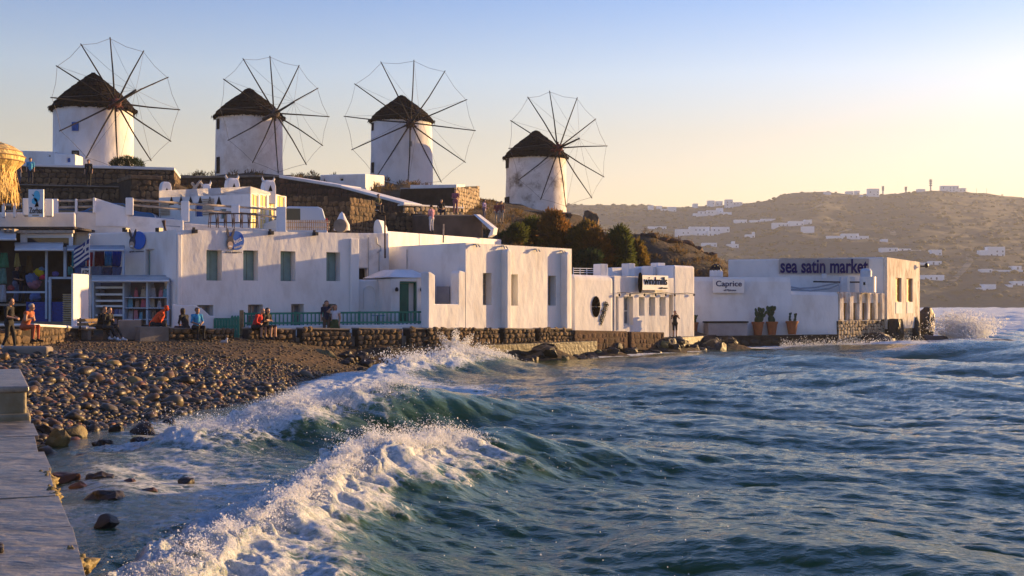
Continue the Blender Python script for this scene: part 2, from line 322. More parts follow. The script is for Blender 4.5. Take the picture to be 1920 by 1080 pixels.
def breaker(pts, ts, hs, ss, fr, foam_t, foam_v, lip):
    global sZ, sX2, sY2, foam, dense
    sd, t = poly_dist(sX, sY, pts); sd = sd + wob * .9
    A = interp(t, ts, hs) * (.78 + .44 * fbm(t * 7 + 3, t * 0 + .2, 2, 17)); tipfade = np.where((t <= 0) | (t >= 1), np.exp(-(np.abs(sd) / 1.0) ** 2), 1)
    prof = np.where(sd > 0, np.exp(-(sd / ss) ** 2), np.exp(-(sd / fr) ** 2))
    hgt = A * prof; sZ = sZ + hgt - A * .12 * np.exp(-((sd + fr * 2.4) / (fr * 1.6)) ** 2)
    l = lip * A * np.exp(-((sd - .05) / .5) ** 2); sX2 = sX2 - l * .93; sY2 = sY2 + l * .3
    fo = interp(t, foam_t, foam_v) * (.62 + .62 * fbm(t * 9 + len(pts), t * 0 + .5, 2, 7))
    fm = fo * np.where(sd > 0, np.exp(-(sd / (.55 + .9 * n1b)) ** 2), np.exp(-(np.minimum(sd + .6, 0) / 1.0) ** 2))
    foam = np.maximum(foam, fm * (.80 + .45 * n1b)); dense = np.maximum(dense, fm * np.where(sd < .5, 1, .6))
breaker(WAVE_A, [0, .25, .5, .72, .85, 1], [.36, .50, .50, .56, .42, .05], 1.5, .62, [0, .45, .58, .68, .8, 1], [1, 1, .85, .35, .06, 0], .55)
breaker(WAVE_B, [0, .3, .5, .7, 1], [.25, .70, .80, .55, .05], 1.5, .55, [0, .36, .48, .62, .8], [.9, 1, .5, .15, 0], .6)
breaker(WAVE_C, [0, .4, .7, 1], [.3, .6, .45, .05], 1.6, .7, [0, .5, .75, 1], [1, .9, .4, 0], .4)
def blobmask(cx, cy, rx, ry, ang=0):
    c, s = math.cos(ang), math.sin(ang); x = (sX - cx) * c + (sY - cy) * s; y = -(sX - cx) * s + (sY - cy) * c
    return np.exp(-((x / rx) ** 2 + (y / ry) ** 2))
n1 = fbm(sX * .55, sY * .4, 3, 31)
foam = np.maximum(foam, (blobmask(-4.2, 37, 2.2, 6.5, .1) * 1.15 + blobmask(-2.2, 35.5, 3.2, 3.4) * .75 + blobmask(-5.4, 46, 1.7, 7, .12) * 1.05 + blobmask(-1.5, 43, 2.5, 4) * .45) * (.55 + .8 * n1))
dense = np.maximum(dense, (blobmask(-4.7, 35, 1.1, 4.2, .1) * .75 + blobmask(-5.6, 44, .8, 5) * .5) * (.4 + n1))
shore_d, _ = poly_dist(sX, sY, SHORE)
foam = np.maximum(foam, np.exp(-(np.clip(shore_d, 0, 99) / 1.5) ** 2) * sstep(56, 66, sY) * (.35 + 1.0 * fbm(sX * .3, sY * .3, 3, 41)) * 1.05)
wash = sstep(4.6, .5, np.abs(shore_d - 2.2)) * (1 - sstep(40, 58, sY)) * (.06 + .50 * n1)
foam = np.maximum(foam, wash)
foam = np.maximum(foam, blobmask(0, 15, 5.5, 12) * .08 * (sX < 0))
foam = np.maximum(foam, .10 * np.exp(-((shore_d - 3.5) / 3) ** 2) * (1 - sstep(30, 50, sY)))
# white caps in the open, and surf behind the last house
caps = sstep(.55, .95, (h2 * open_) / .42 + (fbm(sX * .3, sY * .3, 2, 77) - .5) * .7) * sstep(62, 76, sY) * .75
foam = np.maximum(foam, caps)
for cx, cy, rx, ry, a in ((27.5, 84, 6, 2.2, .9), (34, 95, 8, 3, .8), (30, 74, 7, 1.2, .6), (40, 88, 10, 1.5, .55)): foam = np.maximum(foam, blobmask(cx, cy, rx, ry) * a * (.6 + .7 * n1))
sh_wave = np.exp(-((shore_d - 1.0) / .6) ** 2) * .10 * (1 - sstep(56, 66, sY)) * (.3 + n1)
sZ += sh_wave
# foam relief: billowing lumps
def billow(x, y, seed): 
    return np.abs(fbm(x, y, 2, seed) * 2 - 1)
bl = (1 - billow(sX * 2.2, sY * 2.2, 51)) * .2 + (1 - billow(sX * 5.5, sY * 5.5, 52)) * .07 + (1 - billow(sX * 13, sY * 13, 53)) * .05
sZ += (bl - .1) * np.clip(dense, 0, 1) * (1.35 - .5 * far) + (bl - .12) * np.clip(foam, 0, 1) * .22
jx = (fbm(sX * 4, sY * 4, 2, 61) - .5) * .3; jy = (fbm(sX * 4, sY * 4, 2, 62) - .5) * .3
sX2 += jx * np.clip(dense, 0, 1); sY2 += jy * np.clip(dense, 0, 1)
sZ = np.where(gzw > 0.02, np.minimum(sZ, gzw - .03 + .10 * (n1 - .35)), sZ)

def sea_mat():
    m = bpy.data.materials.new('sea_water'); m.use_nodes = True; N, L = m.node_tree.nodes, m.node_tree.links
    b = N['Principled BSDF']; out = N['Material Output']
    geo = N.new('ShaderNodeNewGeometry')
    def mapped(sc, rot=0):
        mp = N.new('ShaderNodeMapping'); mp.inputs['Scale'].default_value = sc; mp.inputs['Rotation'].default_value = (0, 0, rot); L.new(geo.outputs['Position'], mp.inputs['Vector']); return mp.outputs[0]
    def noise(vec, s, d, r=.6):
        n = N.new('ShaderNodeTexNoise'); n.inputs['Scale'].default_value = s; n.inputs['Detail'].default_value = d; n.inputs['Roughness'].default_value = r; L.new(vec, n.inputs['Vector']); return n.outputs['Fac']
    def math_(op, a, c, v=None):
        k = N.new('ShaderNodeMath'); k.operation = op
        for i, q in enumerate((a, c)):
            if hasattr(q, 'is_linked'): L.new(q, k.inputs[i])
            else: k.inputs[i].default_value = q
        return k.outputs[0]
    # base colour: deep teal; light through raised crests put in as brighter green
    gat = N.new('ShaderNodeAttribute'); gat.attribute_name = 'lift'
    mixc = N.new('ShaderNodeMix'); mixc.data_type = 'RGBA'; mixc.inputs[6].default_value = (.034, .066, .020, 1); mixc.inputs[7].default_value = (.085, .15, .065, 1)
    L.new(gat.outputs['Fac'], mixc.inputs[0]); L.new(mixc.outputs[2], b.inputs['Base Color'])
    b.inputs['Roughness'].default_value = .07; b.inputs['IOR'].default_value = 1.33; b.inputs['Specular IOR Level'].default_value = .5; b.inputs['Specular Tint'].default_value = (1, .95, .52, 1)
    r1 = noise(mapped((1, 1, 1), .6), 2.2, 3); r2 = noise(mapped((1.0, 1.9, 1), .75), 7, 4)
    hsum = math_('ADD', math_('MULTIPLY', r1, .8), math_('MULTIPLY', r2, .35))
    bp = N.new('ShaderNodeBump'); bp.inputs['Strength'].default_value = .6; bp.inputs['Distance'].default_value = .09; L.new(hsum, bp.inputs['Height']); L.new(bp.outputs[0], b.inputs['Normal'])
    # foam
    fat = N.new('ShaderNodeAttribute'); fat.attribute_name = 'foam'
    warp = N.new('ShaderNodeVectorMath'); warp.operation = 'MULTIPLY_ADD'; wn_ = N.new('ShaderNodeTexNoise'); wn_.inputs['Scale'].default_value = 1.7; wn_.inputs['Detail'].default_value = 3
    L.new(geo.outputs['Position'], wn_.inputs['Vector']); L.new(wn_.outputs['Color'], warp.inputs[0]); warp.inputs[1].default_value = (.7, .7, .7); L.new(geo.outputs['Position'], warp.inputs[2])
    def vor(s):
        v = N.new('ShaderNodeTexVoronoi'); v.feature = 'DISTANCE_TO_EDGE'; v.inputs['Scale'].default_value = s; L.new(warp.outputs[0], v.inputs['Vector']); return v.outputs['Distance']
    lace = math_('SUBTRACT', 1.0, math_('MULTIPLY', math_('MINIMUM', vor(1.9), math_('MULTIPLY', vor(4.6), 1.6)), 2.0))
    fn = noise(geo.outputs['Position'], 5.5, 6, .7)
    lev = math_('ADD', math_('MULTIPLY', lace, .45), math_('MULTIPLY', fn, .75))
    # coverage: foam attribute lifts the threshold
    thr = math_('SUBTRACT', 1.12, fat.outputs['Fac'])
    mr = N.new('ShaderNodeMapRange'); mr.interpolation_type = 'SMOOTHSTEP'; L.new(math_('SUBTRACT', lev, thr), mr.inputs[0]); mr.inputs[1].default_value = -.13; mr.inputs[2].default_value = .22
    fb = N.new('ShaderNodeBsdfPrincipled'); fmx = N.new('ShaderNodeMix'); fmx.data_type = 'RGBA'; fmx.inputs[6].default_value = (.36, .44, .43, 1); fmx.inputs[7].default_value = (.82, .83, .82, 1)
    fr_ = N.new('ShaderNodeMapRange'); fr_.inputs[1].default_value = .38; fr_.inputs[2].default_value = .6; L.new(noise(warp.outputs[0], 9, 8, .78), fr_.inputs[0]); L.new(fr_.outputs[0], fmx.inputs[0]); L.new(fmx.outputs[2], fb.inputs['Base Color']); fb.inputs['Roughness'].default_value = .75; fb.inputs['Specular IOR Level'].default_value = .3
    fb.inputs['Subsurface Weight'].default_value = .25; fb.inputs['Subsurface Radius'].default_value = (.06, .07, .07); fb.inputs['Subsurface Scale'].default_value = 1.0
    fbn = noise(geo.outputs['Position'], 11, 7, .75); fbp = N.new('ShaderNodeBump'); fbp.inputs['Strength'].default_value = 1.0; fbp.inputs['Distance'].default_value = .10; L.new(fbn, fbp.inputs['Height']); L.new(fbp.outputs[0], fb.inputs['Normal'])
    ms = N.new('ShaderNodeMixShader'); L.new(mr.outputs[0], ms.inputs[0]); L.new(b.outputs[0], ms.inputs[1]); L.new(fb.outputs[0], ms.inputs[2]); L.new(ms.outputs[0], out.inputs['Surface'])
    return m
M['sea'] = sea_mat()
sea = np_mesh('sea', np.stack([sX2, sY2, sZ], -1).reshape(-1, 3), grid_faces(*sX.shape), M['sea']); tag(sea, kind='structure')
attr(sea, 'foam', np.clip(foam, 0, 1.2)); attr(sea, 'lift', np.clip((sZ - .22) / .55, 0, 1) * (1 - sstep(50, 80, sY) * .5))
def sea_at(x, y):
    j = int(np.argmin(np.abs(rows - y))); i = int(np.clip(np.searchsorted(u * rows[j], x), 0, NC - 1)); return float(sZ[j, i])
# ---------------------------------------------------------------- far hill across the bay
CREST = np.array([(-600, 430), (300, 410), (700, 398), (900, 388), (1065, 383), (1200, 385), (1260, 388), (1340, 387), (1420, 379), (1452, 374), (1460, 366), (1500, 362), (1545, 360), (1600, 366), (1650, 365), (1700, 360), (1750, 357), (1790, 359), (1850, 362), (1885, 367), (1930, 369), (2100, 395), (2400, 440), (2900, 520)], float)
D0, D1 = 980.0, 1900.0
hpx = np.linspace(-600, 2900, 420); hD = np.concatenate([np.linspace(930, D1, 110), np.linspace(D1 + 15, 2500, 24)])
HD, HP = np.meshgrid(hD, hpx, indexing='ij'); HX = (HP - 960) / F * HD
ridge = CAM_H + (HY - np.interp(HP, CREST[:, 0], CREST[:, 1])) / F * D1
sh = D0 + 45 * (fbm(HP * .006, HP * 0 + 3.3, 3, 9) - .5)
def hill_prof(s): return np.where(s < 0, s * .6, np.where(s < 1, (s ** .8) * .93 + .07 * s ** 3, 1 - (s - 1) * 1.1))
s_ = (HD - sh) / (D1 - sh)
HZ = ridge * hill_prof(s_) + (fbm(HX * .011, HD * .011, 5, 13) - .5) * 26 * np.clip(s_, 0, 1) * np.clip(1.12 - s_, 0, 1) + (fbm(HX * .05, HD * .05, 3, 14) - .5) * 4.0 * np.clip(s_ * 3, 0, 1)
M['hill'] = nmat('far_scrub_hill', (0.066, 0.056, 0.036), (0.03, 0.028, 0.02), 0.03, 0.95, 0.4, 0.12, c3=(0.055, 0.052, 0.03), s3=0.012, dist=4.0, detail=10)
hill = np_mesh('hill', np.stack([HX, HD, HZ], -1).reshape(-1, 3), grid_faces(*HX.shape), M['hill']); tag(hill, kind='structure')
def hill_at(px, py):
    """first point of the hill along the ray through a photo pixel"""
    i = int(np.argmin(np.abs(hpx - px))); zs = HZ[:, i]; rays = CAM_H + (HY - py) / F * hD
    k = np.argmax(zs > rays) if (zs > rays).any() else int(np.argmax(zs / hD))
    return P(px, py, hD[k])
# ---------------------------------------------------------------- building helpers
def fp(px, D): return Vector(((px - 960) / F * D, D))
class Wall:
    """vertical plane from A to B (plan), left to right as seen from outside; n points out"""
    def __init__(s, A, B): s.A = Vector(A[:2]); s.B = Vector(B[:2]); d = s.B - s.A; s.L = d.length; s.e = d / s.L; s.n = Vector((s.e.y, -s.e.x))
    def uz(s, px, py):
        k = (px - 960) / F; d = s.B - s.A; t = (k * s.A.y - s.A.x) / (d.x - k * d.y); D = s.A.y + t * d.y
        return t * s.L, CAM_H - (py - HY) / F * D
    def pt(s, u, d, z): q = s.A + s.e * u + s.n * d; return Vector((q.x, q.y, z))
    def rect(s, x0, x1, y0, y1):
        u0, za = s.uz(x0, y0); u1, zb = s.uz(x1, y0); _, zc = s.uz((x0 + x1) / 2, y1); _, zt = s.uz((x0 + x1) / 2, y0)
        return u0, u1, zc, zt
    def box(s, mb, u0, u1, z0, z1, d0, d1):
        a = [s.pt(u, d, z) for z in (z0, z1) for u, d in ((u0, d1), (u1, d1), (u1, d0), (u0, d0))]
        return mb.add(a, [(0, 3, 2, 1), (4, 5, 6, 7), (0, 1, 5, 4), (1, 2, 6, 5), (2, 3, 7, 6), (3, 0, 4, 7)])
def block(name, fpts, zb, mat, parent=None, openings=None, parapet=0.0, pt=0.3, bevel=0.06, seg=2, jitter=0.0, smooth=False):
    """whitewashed block: footprint [(x, y, ztop)] anticlockwise, front edge first; recessed openings per edge"""
    openings = openings or {}; n = len(fpts)
    zs = sorted({zb} | {round(z, 4) for os in openings.values() for o in os for z in (o[2], o[3])})
    mb = MB()
    for i in range(n):
        p, q = fpts[i], fpts[(i + 1) % n]; W = Wall(p, q); ops = openings.get(i, [])
        us = sorted({0.0, W.L} | {round(u, 4) for o in ops for u in (o[0], o[1])})
        def top(u): return lerp(p[2], q[2], u / W.L)
        for a in range(len(us) - 1):
            for b in range(len(zs)):
                last = b == len(zs) - 1
                z0 = zs[b]; um = (us[a] + us[a + 1]) / 2
                if not last:
                    zm = (zs[b] + zs[b + 1]) / 2; hit = None
                    for o in ops:
                        if o[0] < um < o[1] and o[2] < zm < o[3]: hit = o
                    z1 = zs[b + 1]; z1b = z1
                else: hit = None; z1 = top(us[a]); z1b = top(us[a + 1])
                d = -hit[4] if hit else 0
                mb.quad(W.pt(us[a], d, z0), W.pt(us[a + 1], d, z0), W.pt(us[a + 1], d, z1b), W.pt(us[a], d, z1))
        for o in ops:
            u0, u1, z0, z1, dd = (round(o[0], 4), round(o[1], 4), round(o[2], 4), round(o[3], 4), o[4])
            zz = [z for z in zs if z0 - 1e-6 <= z <= z1 + 1e-6]; uu = [x for x in us if u0 - 1e-6 <= x <= u1 + 1e-6]
            for a, b in zip(zz, zz[1:]):
                mb.quad(W.pt(u0, 0, a), W.pt(u0, 0, b), W.pt(u0, -dd, b), W.pt(u0, -dd, a)); mb.quad(W.pt(u1, 0, b), W.pt(u1, 0, a), W.pt(u1, -dd, a), W.pt(u1, -dd, b))
            for a, b in zip(uu, uu[1:]):
                mb.quad(W.pt(a, 0, z0), W.pt(a, -dd, z0), W.pt(b, -dd, z0), W.pt(b, 0, z0)); mb.quad(W.pt(a, 0, z1), W.pt(b, 0, z1), W.pt(b, -dd, z1), W.pt(a, -dd, z1))
    T = [Vector(f) for f in fpts]
    # top edge vertices must match the wall subdivisions, so walk them
    ring = []
    for i in range(n):
        p, q = fpts[i], fpts[(i + 1) % n]; W = Wall(p, q); ops = openings.get(i, [])
        us = sorted({0.0, W.L} | {round(u, 4) for o in ops for u in (o[0], o[1])})
        ring += [W.pt(u, 0, lerp(p[2], q[2], u / W.L)) for u in us[:-1]]
    if parapet > 0:
        c = sum(T, Vector()) / n
        inn = []
        for v in ring:
            d = (c - v); d.z = 0; l = d.length; inn.append(v + d * min(.9, pt * 1.35 / l))
        low = [Vector((v.x, v.y, v.z - parapet)) for v in inn]; k = len(ring)
        for a in range(k):
            b = (a + 1) % k; mb.quad(ring[a], ring[b], inn[b], inn[a]); mb.quad(inn[a], inn[b], low[b], low[a])
        mb.add(low, [tuple(range(k))])
    else: mb.add(ring, [tuple(range(len(ring)))])
    return mb.build(name, mat, parent, smooth=smooth, bevel=bevel, seg=seg)
def window(parent, W, r, depth, frame, pane, name='window', fw=0.07, bars=(1, 1), shutter=None, sill=None, fd=0.06):
    """frame, glazing bars and one pane behind, sitting at the back of a recess"""
    u0, u1, z0, z1 = r; d = -depth + .012
    mb = MB()
    W.box(mb, u0 + .006, u0 + fw, z0 + .006, z1 - .006, d, d + fd); W.box(mb, u1 - fw, u1 - .006, z0 + .006, z1 - .006, d, d + fd)
    W.box(mb, u0 + fw, u1 - fw, z0 + .006, z0 + fw, d, d + fd - .003); W.box(mb, u0 + fw, u1 - fw, z1 - fw, z1 - .006, d, d + fd - .003)
    for k in range(1, bars[0]): uc = lerp(u0, u1, k / bars[0]); W.box(mb, uc - fw * .35, uc + fw * .35, z0 + fw, z1 - fw, d, d + fd - .006)
    for k in range(1, bars[1]): zc = lerp(z0, z1, k / bars[1]); W.box(mb, u0 + fw, u1 - fw, zc - fw * .3, zc + fw * .3, d, d + fd - .012)
    o = mb.build(name, frame, parent)
    W2 = MB(); W.box(W2, u0 + fw * .9, u1 - fw * .9, z0 + fw * .9, z1 - fw * .9, d + .004, d + .016); W2.build('pane', pane, o)
    if shutter is not None:
        um = (u0 + u1) / 2
        for a, b in ((u0 + fw * .6, um - .012), (um + .012, u1 - fw * .6)):
            s = MB(); W.box(s, a, b, z0 + fw * .5, z1 - fw * .5, d + fd, d + fd + .035)
            W.box(s, a + (b - a) * .18, b - (b - a) * .18, z0 + .16, z1 - .16, d + fd + .035, d + fd + .046); s.build('shutter', shutter, o)
    if sill is not None:
        s = MB(); W.box(s, u0 - .05, u1 + .05, z0 - .05, z0 - .004, -.02, .05); s.build('sill', sill, o)
    return o
def text(s, W, u0, u1, z0, z1, d, mat, parent, name='lettering', ext=.012, shear=0.0, angle=0.0, offset=0.0, keep=False):
    cu = bpy.data.curves.new('t', 'FONT'); cu.body = s; cu.extrude = ext; cu.shear = shear; cu.offset = offset; cu.resolution_u = 3
    ob = bpy.data.objects.new('t', cu); COL.objects.link(ob); bpy.context.view_layer.update()
    me = bpy.data.meshes.new_from_object(ob.evaluated_get(bpy.context.evaluated_depsgraph_get()))
    bpy.data.objects.remove(ob); bpy.data.curves.remove(cu)
    v = np.zeros(len(me.vertices) * 3); me.vertices.foreach_get('co', v); v = v.reshape(-1, 3)
    mn, mx = v.min(0), v.max(0); loc = root_loc(parent) if parent is not None else Vector()
    sx = (u1 - u0) / (mx[0] - mn[0]); sz = (z1 - z0) / (mx[1] - mn[1])
    out = []
    ca, sa = math.cos(angle), math.sin(angle)
    for a in v:
        x = (a[0] - mn[0]) * sx - (u1 - u0) / 2; y = (a[1] - mn[1]) * sz - (z1 - z0) / 2; x, y = x * ca - y * sa, x * sa + y * ca
        q = W.pt((u0 + u1) / 2 + x, d + (a[2] - mn[2]), (z0 + z1) / 2 + y); out += [q.x - loc.x, q.y - loc.y, q.z - loc.z]
    me.vertices.foreach_set('co', out); me.materials.clear(); me.materials.append(mat); me.name = name
    o = bpy.data.objects.new(name, me); COL.objects.link(o)
    if parent is not None: o.parent = parent
    return o
def corners(A, B, depth, za, zb, back=None):
    W = Wall(A, B); q = W.n * depth; C = back[0] if back else W.B - q; Dd = back[1] if back else W.A - q
    return [(W.A.x, W.A.y, za), (W.B.x, W.B.y, zb), (C.x, C.y, zb), (Dd.x, Dd.y, za)], W
# ---- rubble stone walls
_stone_me = []
def stone_meshes():
    if not _stone_me:
        for k in range(7):
            mb = MB(); mb.blob((0, 0, 0), 1, .6, 1, sub=2, amp=.32, seed=k + 3, fr=1.1)
            me = bpy.data.meshes.new('stone')
            # squarish stones
            vs = [(math.copysign(abs(x) ** .65, x), y, math.copysign(abs(z) ** .65, z)) for x, y, z in mb.v]
            me.from_pydata(vs, [], mb.f); _stone_me.append((me, np.array(vs), np.array(mb.f)))
    return _stone_me
def stone_layout(W, z0f, z1f, size, rs, u0=0.0, u1=None):
    """uneven courses of stones over a wall face: yields u, z, half width, half height"""
    u1 = W.L if u1 is None else u1; out = []; z = 0.0
    Hm = max(z1f(u0) - z0f(u0), z1f(u1) - z0f(u1), z1f((u0 + u1) / 2) - z0f((u0 + u1) / 2))
    while z < Hm - size * .3:
        hh = size * rs.uniform(.7, 1.25); u = u0 + rs.uniform(-.3, 0) * size
        while u < u1 - size * .15:
            w = size * rs.uniform(.7, 1.9); uc = u + w / 2; zc = z0f(min(max(uc, u0), u1)) + z + hh / 2 + rs.uniform(-.12, .12) * size
            if zc + hh * .3 < z1f(min(max(uc, u0), u1)) and uc < u1: out.append((uc, zc, w / 2 * .93, hh / 2 * .95))
            u += w
        z += hh
    return out
def stones_joined(W, lay, rs, d=0.0, proud=.07):
    V = []; Fc = []; b = 0; ms = stone_meshes(); e = np.array([W.e.x, W.e.y, 0]); nn = np.array([W.n.x, W.n.y, 0]); A = np.array([W.A.x, W.A.y, 0])
    for u_, z_, hw, hh in lay:
        _, vs, fs = ms[rs.randint(len(ms))]; a = rs.uniform(-.25, .25); ca, sa = math.cos(a), math.sin(a)
        x = vs[:, 0] * hw; z = vs[:, 2] * hh; x, z = x * ca - z * sa, x * sa + z * ca
        V.append(A + np.outer(u_ + x, e) + np.outer(d + vs[:, 1] * proud * rs.uniform(.7, 1.7), nn) + np.outer(z_ + z, [0, 0, 1])); Fc.append(fs + b); b += len(vs)
    return np.concatenate(V), np.concatenate(Fc)
def stone_wall(name, A, B, z0, z1, thick, label, mat='stone', size=.32, cap=None, cat='stone wall', group=None, seed=1, capw=.12, ends=True, capmat='white'):
    """retaining or free wall: mortar core, faces of real stones (joined), optional coping"""
    rs = np.random.RandomState(seed); W = Wall(A, B); z0 = z0 if hasattr(z0, '__len__') else (z0, z0); z1 = z1 if hasattr(z1, '__len__') else (z1, z1)
    t = emp(name, (*((W.A + W.B) / 2), min(z0)), label, cat, group)
    q = W.n * thick
    block('core', [(W.A.x, W.A.y, z1[0]), (W.B.x, W.B.y, z1[1]), (W.B.x - q.x, W.B.y - q.y, z1[1]), (W.A.x - q.x, W.A.y - q.y, z1[0])], min(z0) - .3, M['mortar'], t, bevel=0)
    lay = stone_layout(W, lambda u: lerp(z0[0], z0[1], u / W.L), lambda u: lerp(z1[0], z1[1], u / W.L), size, rs)
    V, Fc = stones_joined(W, lay, rs)
    if ends:
        W2 = Wall(W.B, W.B - q)
        l2 = stone_layout(W2, lambda u: z0[1], lambda u: z1[1], size, rs)
        if l2: V2, F2 = stones_joined(W2, l2, rs); Fc = np.concatenate([Fc, F2 + len(V)]); V = np.concatenate([V, V2])
    so = np_mesh('stones', V, Fc, M[mat], smooth=False, parent=t); so['kind'] = 'stuff'
    if cap:
        mb = MB(); a = [W.pt(-.05, .08, z1[0] - .02), W.pt(W.L + .05, .08, z1[1] - .02), W.pt(W.L + .05, -thick - .05, z1[1] - .02), W.pt(-.05, -thick - .05, z1[0] - .02)]
        mb.prism(a, (0, 0, cap)); mb.build('coping', M[capmat], t, bevel=.04)
    return t, W
def add_blob_rock(name, c, r, mat, label=None, cat='rock', group=None, seed=0, sub=3, amp=.35):
    mb = MB(); mb.blob((0, 0, 0), r[0], r[1], r[2], sub=sub, amp=amp, seed=seed, fr=1.4)
    # facet the rock with a few random planes
    rs = random.Random(seed); vs = [Vector(v) for v in mb.v]
    for _ in range(9):
        nrm = Vector((rs.gauss(0, 1), rs.gauss(0, 1), rs.gauss(0, 1))).normalized(); sup = math.sqrt((nrm.x * r[0]) ** 2 + (nrm.y * r[1]) ** 2 + (nrm.z * r[2]) ** 2) * rs.uniform(.62, .9)
        for v in vs:
            k = v.dot(nrm) - sup
            if k > 0: v -= nrm * k * .92
    mb.v = [tuple(v) for v in vs]
    o = mb.build(name, mat, None, smooth=False); o.location = c
    return tag(o, label, cat, group) if label else o
# ---------------------------------------------------------------- windmills
def windmill(cx, D, base_y, eave_y, w_top, w_bot, apex_y, hub, axis_deg, hub_d, Rw, phase, label, tower_mat, wins, roof_tuft, seed, hubmat):
    s = D / F; c = fp(cx, D); zb = CAM_H - (base_y - HY) * s; ze = CAM_H - (eave_y - HY) * s; za = CAM_H - (apex_y - HY) * s
    rt, rb = w_top * s / 2, w_bot * s / 2
    t = emp('windmill', (c.x, c.y, zb), label, 'windmill', 'thatched windmills on the ridge')
    rs = random.Random(seed)
    # tower: slightly uneven lathe
    mb = MB(); n, m = 64, 18; vs = []; fs = []
    for j in range(m + 1):
        f = j / m; z = lerp(zb - 1.0, ze + .15, f); r0 = lerp(rb, rt, f ** .8)
        for k in range(n):
            a = 2 * math.pi * k / n; dr = mnoise.noise(Vector((math.cos(a) * 1.3, math.sin(a) * 1.3, z * .5 + seed))) * .06
            vs.append((c.x + (r0 + dr) * math.cos(a), c.y + (r0 + dr) * math.sin(a), z))
    for j in range(m):
        for k in range(n): fs.append((j * n + k, j * n + (k + 1) % n, (j + 1) * n + (k + 1) % n, (j + 1) * n + k))
    mb.add(vs, fs); mb.build('tower', tower_mat, t, smooth=True)
    # roof: shaggy thatch in overlapping courses
    mb = MB(); n = 96; courses = 7; prof = []
    for q in range(courses):
        f0, f1 = q / courses, (q + 1) / courses
        for ff, dr, dz in ((f0, .0, -.06), (f0 + .02, .10, -.02), (f1, .02, .0)): prof.append((ff, dr, dz))
    vs = []; fs = []; H = za - ze
    def rad(f): return (rt + .10) * (1 - f) ** .92 * (1 + .10 * math.sin(math.pi * f)) + .12
    allp = [(0, -.35, -.12)] + prof + [(1.0, -.05, .06)]
    for f, dr, dz in allp:
        for k in range(n):
            a = 2 * math.pi * k / n; jit = (rs.random() - .5); r = rad(min(f, 1)) + dr + jit * .07
            z = ze + H * f + dz + (-abs(jit) * .22 if f < .05 else jit * .05)
            if f >= 1: r = .16
            vs.append((c.x + r * math.cos(a), c.y + r * math.sin(a), z))
    L = len(allp)
    for j in range(L - 1):
        for k in range(n): fs.append((j * n + k, j * n + (k + 1) % n, (j + 1) * n + (k + 1) % n, (j + 1) * n + k))
    fs.append(tuple((L - 1) * n + k for k in range(n)))
    mb.add(vs, fs)
    roof = mb.build('roof', M['thatch'], t, smooth=False)
    mb = MB(); mb.lathe((c.x, c.y, za - .35), [(.55, -.1), (.62, .05), (.4, .3), (.1, .42), (0, .44)], 20)
    if roof_tuft: mb.build('roof_cap', M['thatch'], roof, smooth=True)
    if roof_tuft == 2:
        mb = MB(); mb.lathe((c.x, c.y, za - .55), [(.66, 0), (.70, .04), (.66, .08)], 20); mb.build('binding_rope', M['stone_pale'], roof)
    # ragged straw ends along the eave
    mb = MB()
    for k in range(150):
        a = rs.random() * 2 * math.pi; r = rad(0) + rs.uniform(-.05, .12); l = rs.uniform(.15, .42); w = rs.uniform(.03, .07)
        p = Vector((c.x + r * math.cos(a), c.y + r * math.sin(a), ze + .08)); tg = Vector((-math.sin(a), math.cos(a), 0)); o_ = Vector((math.cos(a), math.sin(a), 0))
        tip = p + o_ * rs.uniform(-.02, .14) - Vector((0, 0, l)); mb.add([p - tg * w, p + tg * w, tip + tg * w * .2, tip - tg * w * .2, p + o_ * .05], [(0, 1, 2, 3), (0, 3, 4), (1, 4, 2)])
    so = mb.build('straw_fringe', M['thatch'], roof, recalc=False); so['kind'] = 'stuff'
    # wheel
    th = R(axis_deg); ax = Vector((math.sin(th), -math.cos(th), .12)).normalized()
    kh = (hub[0] - 960) / F; hub_d = (kh * D - c.x) / (math.sin(th) + kh * math.cos(th)); Dh = D - hub_d * math.cos(th)
    zh = CAM_H - (hub[1] - HY) / F * Dh; hc = Vector((c.x + math.sin(th) * hub_d, Dh, zh)); Rw = Rw * Dh / F
    e1 = Vector((math.cos(th), math.sin(th), 0)); e2 = e1.cross(ax) * -1
    if e2.z < 0: e2 = -e2
    mb = MB(); mb.tube([hc - ax * (hub_d + .2), hc + ax * .35], [.2, .17], 10); mb.build('axle', hubmat, t, smooth=False)
    mb = MB(); mb.tube([hc - ax * .28, hc - ax * .2, hc + ax * .2, hc + ax * .28], [.26, .38, .38, .26], 12)
    for k in range(6):
        a = phase + k * math.pi / 3; d = e1 * math.cos(a) + e2 * math.sin(a); mb.tube([hc - d * .62, hc + d * .62], .11, 6)
    hub_o = mb.build('hub', hubmat, t)
    tip_b = hc + ax * 3.6 + Vector((0, 0, .12))
    mb = MB(); mb.tube([hc, tip_b], [.12, .07], 8); mb.build('bowsprit', M['wood_dark'], t)
    tips = []
    for k in range(12):
        a = phase + k * math.pi / 6 + rs.uniform(-.02, .02); d = e1 * math.cos(a) + e2 * math.sin(a); rr = Rw * rs.uniform(.975, 1.02)
        off = ax * (.14 if k % 2 else -.14); tip = hc + off + d * rr; tips.append(tip)
        bend = (e1 * -math.sin(a) + e2 * math.cos(a)) * rs.uniform(-.1, .1)
        mb = MB(); mb.tube([hc + off + d * .25, hc + off + d * rr * .5 + bend, tip], [.072, .058, .042], 7); mb.build('spar', M['wood_dark'], t)
    mb = MB()
    for k in range(12): 
        a, b = tips[k] - (tips[k] - hc) * .02, tips[(k + 1) % 12] - (tips[(k + 1) % 12] - hc) * .02; sag = (a + b) / 2 + (hc - (a + b) / 2) * .02 + Vector((0, 0, -.05)); mb.tube([a, sag, b], .014, 4)
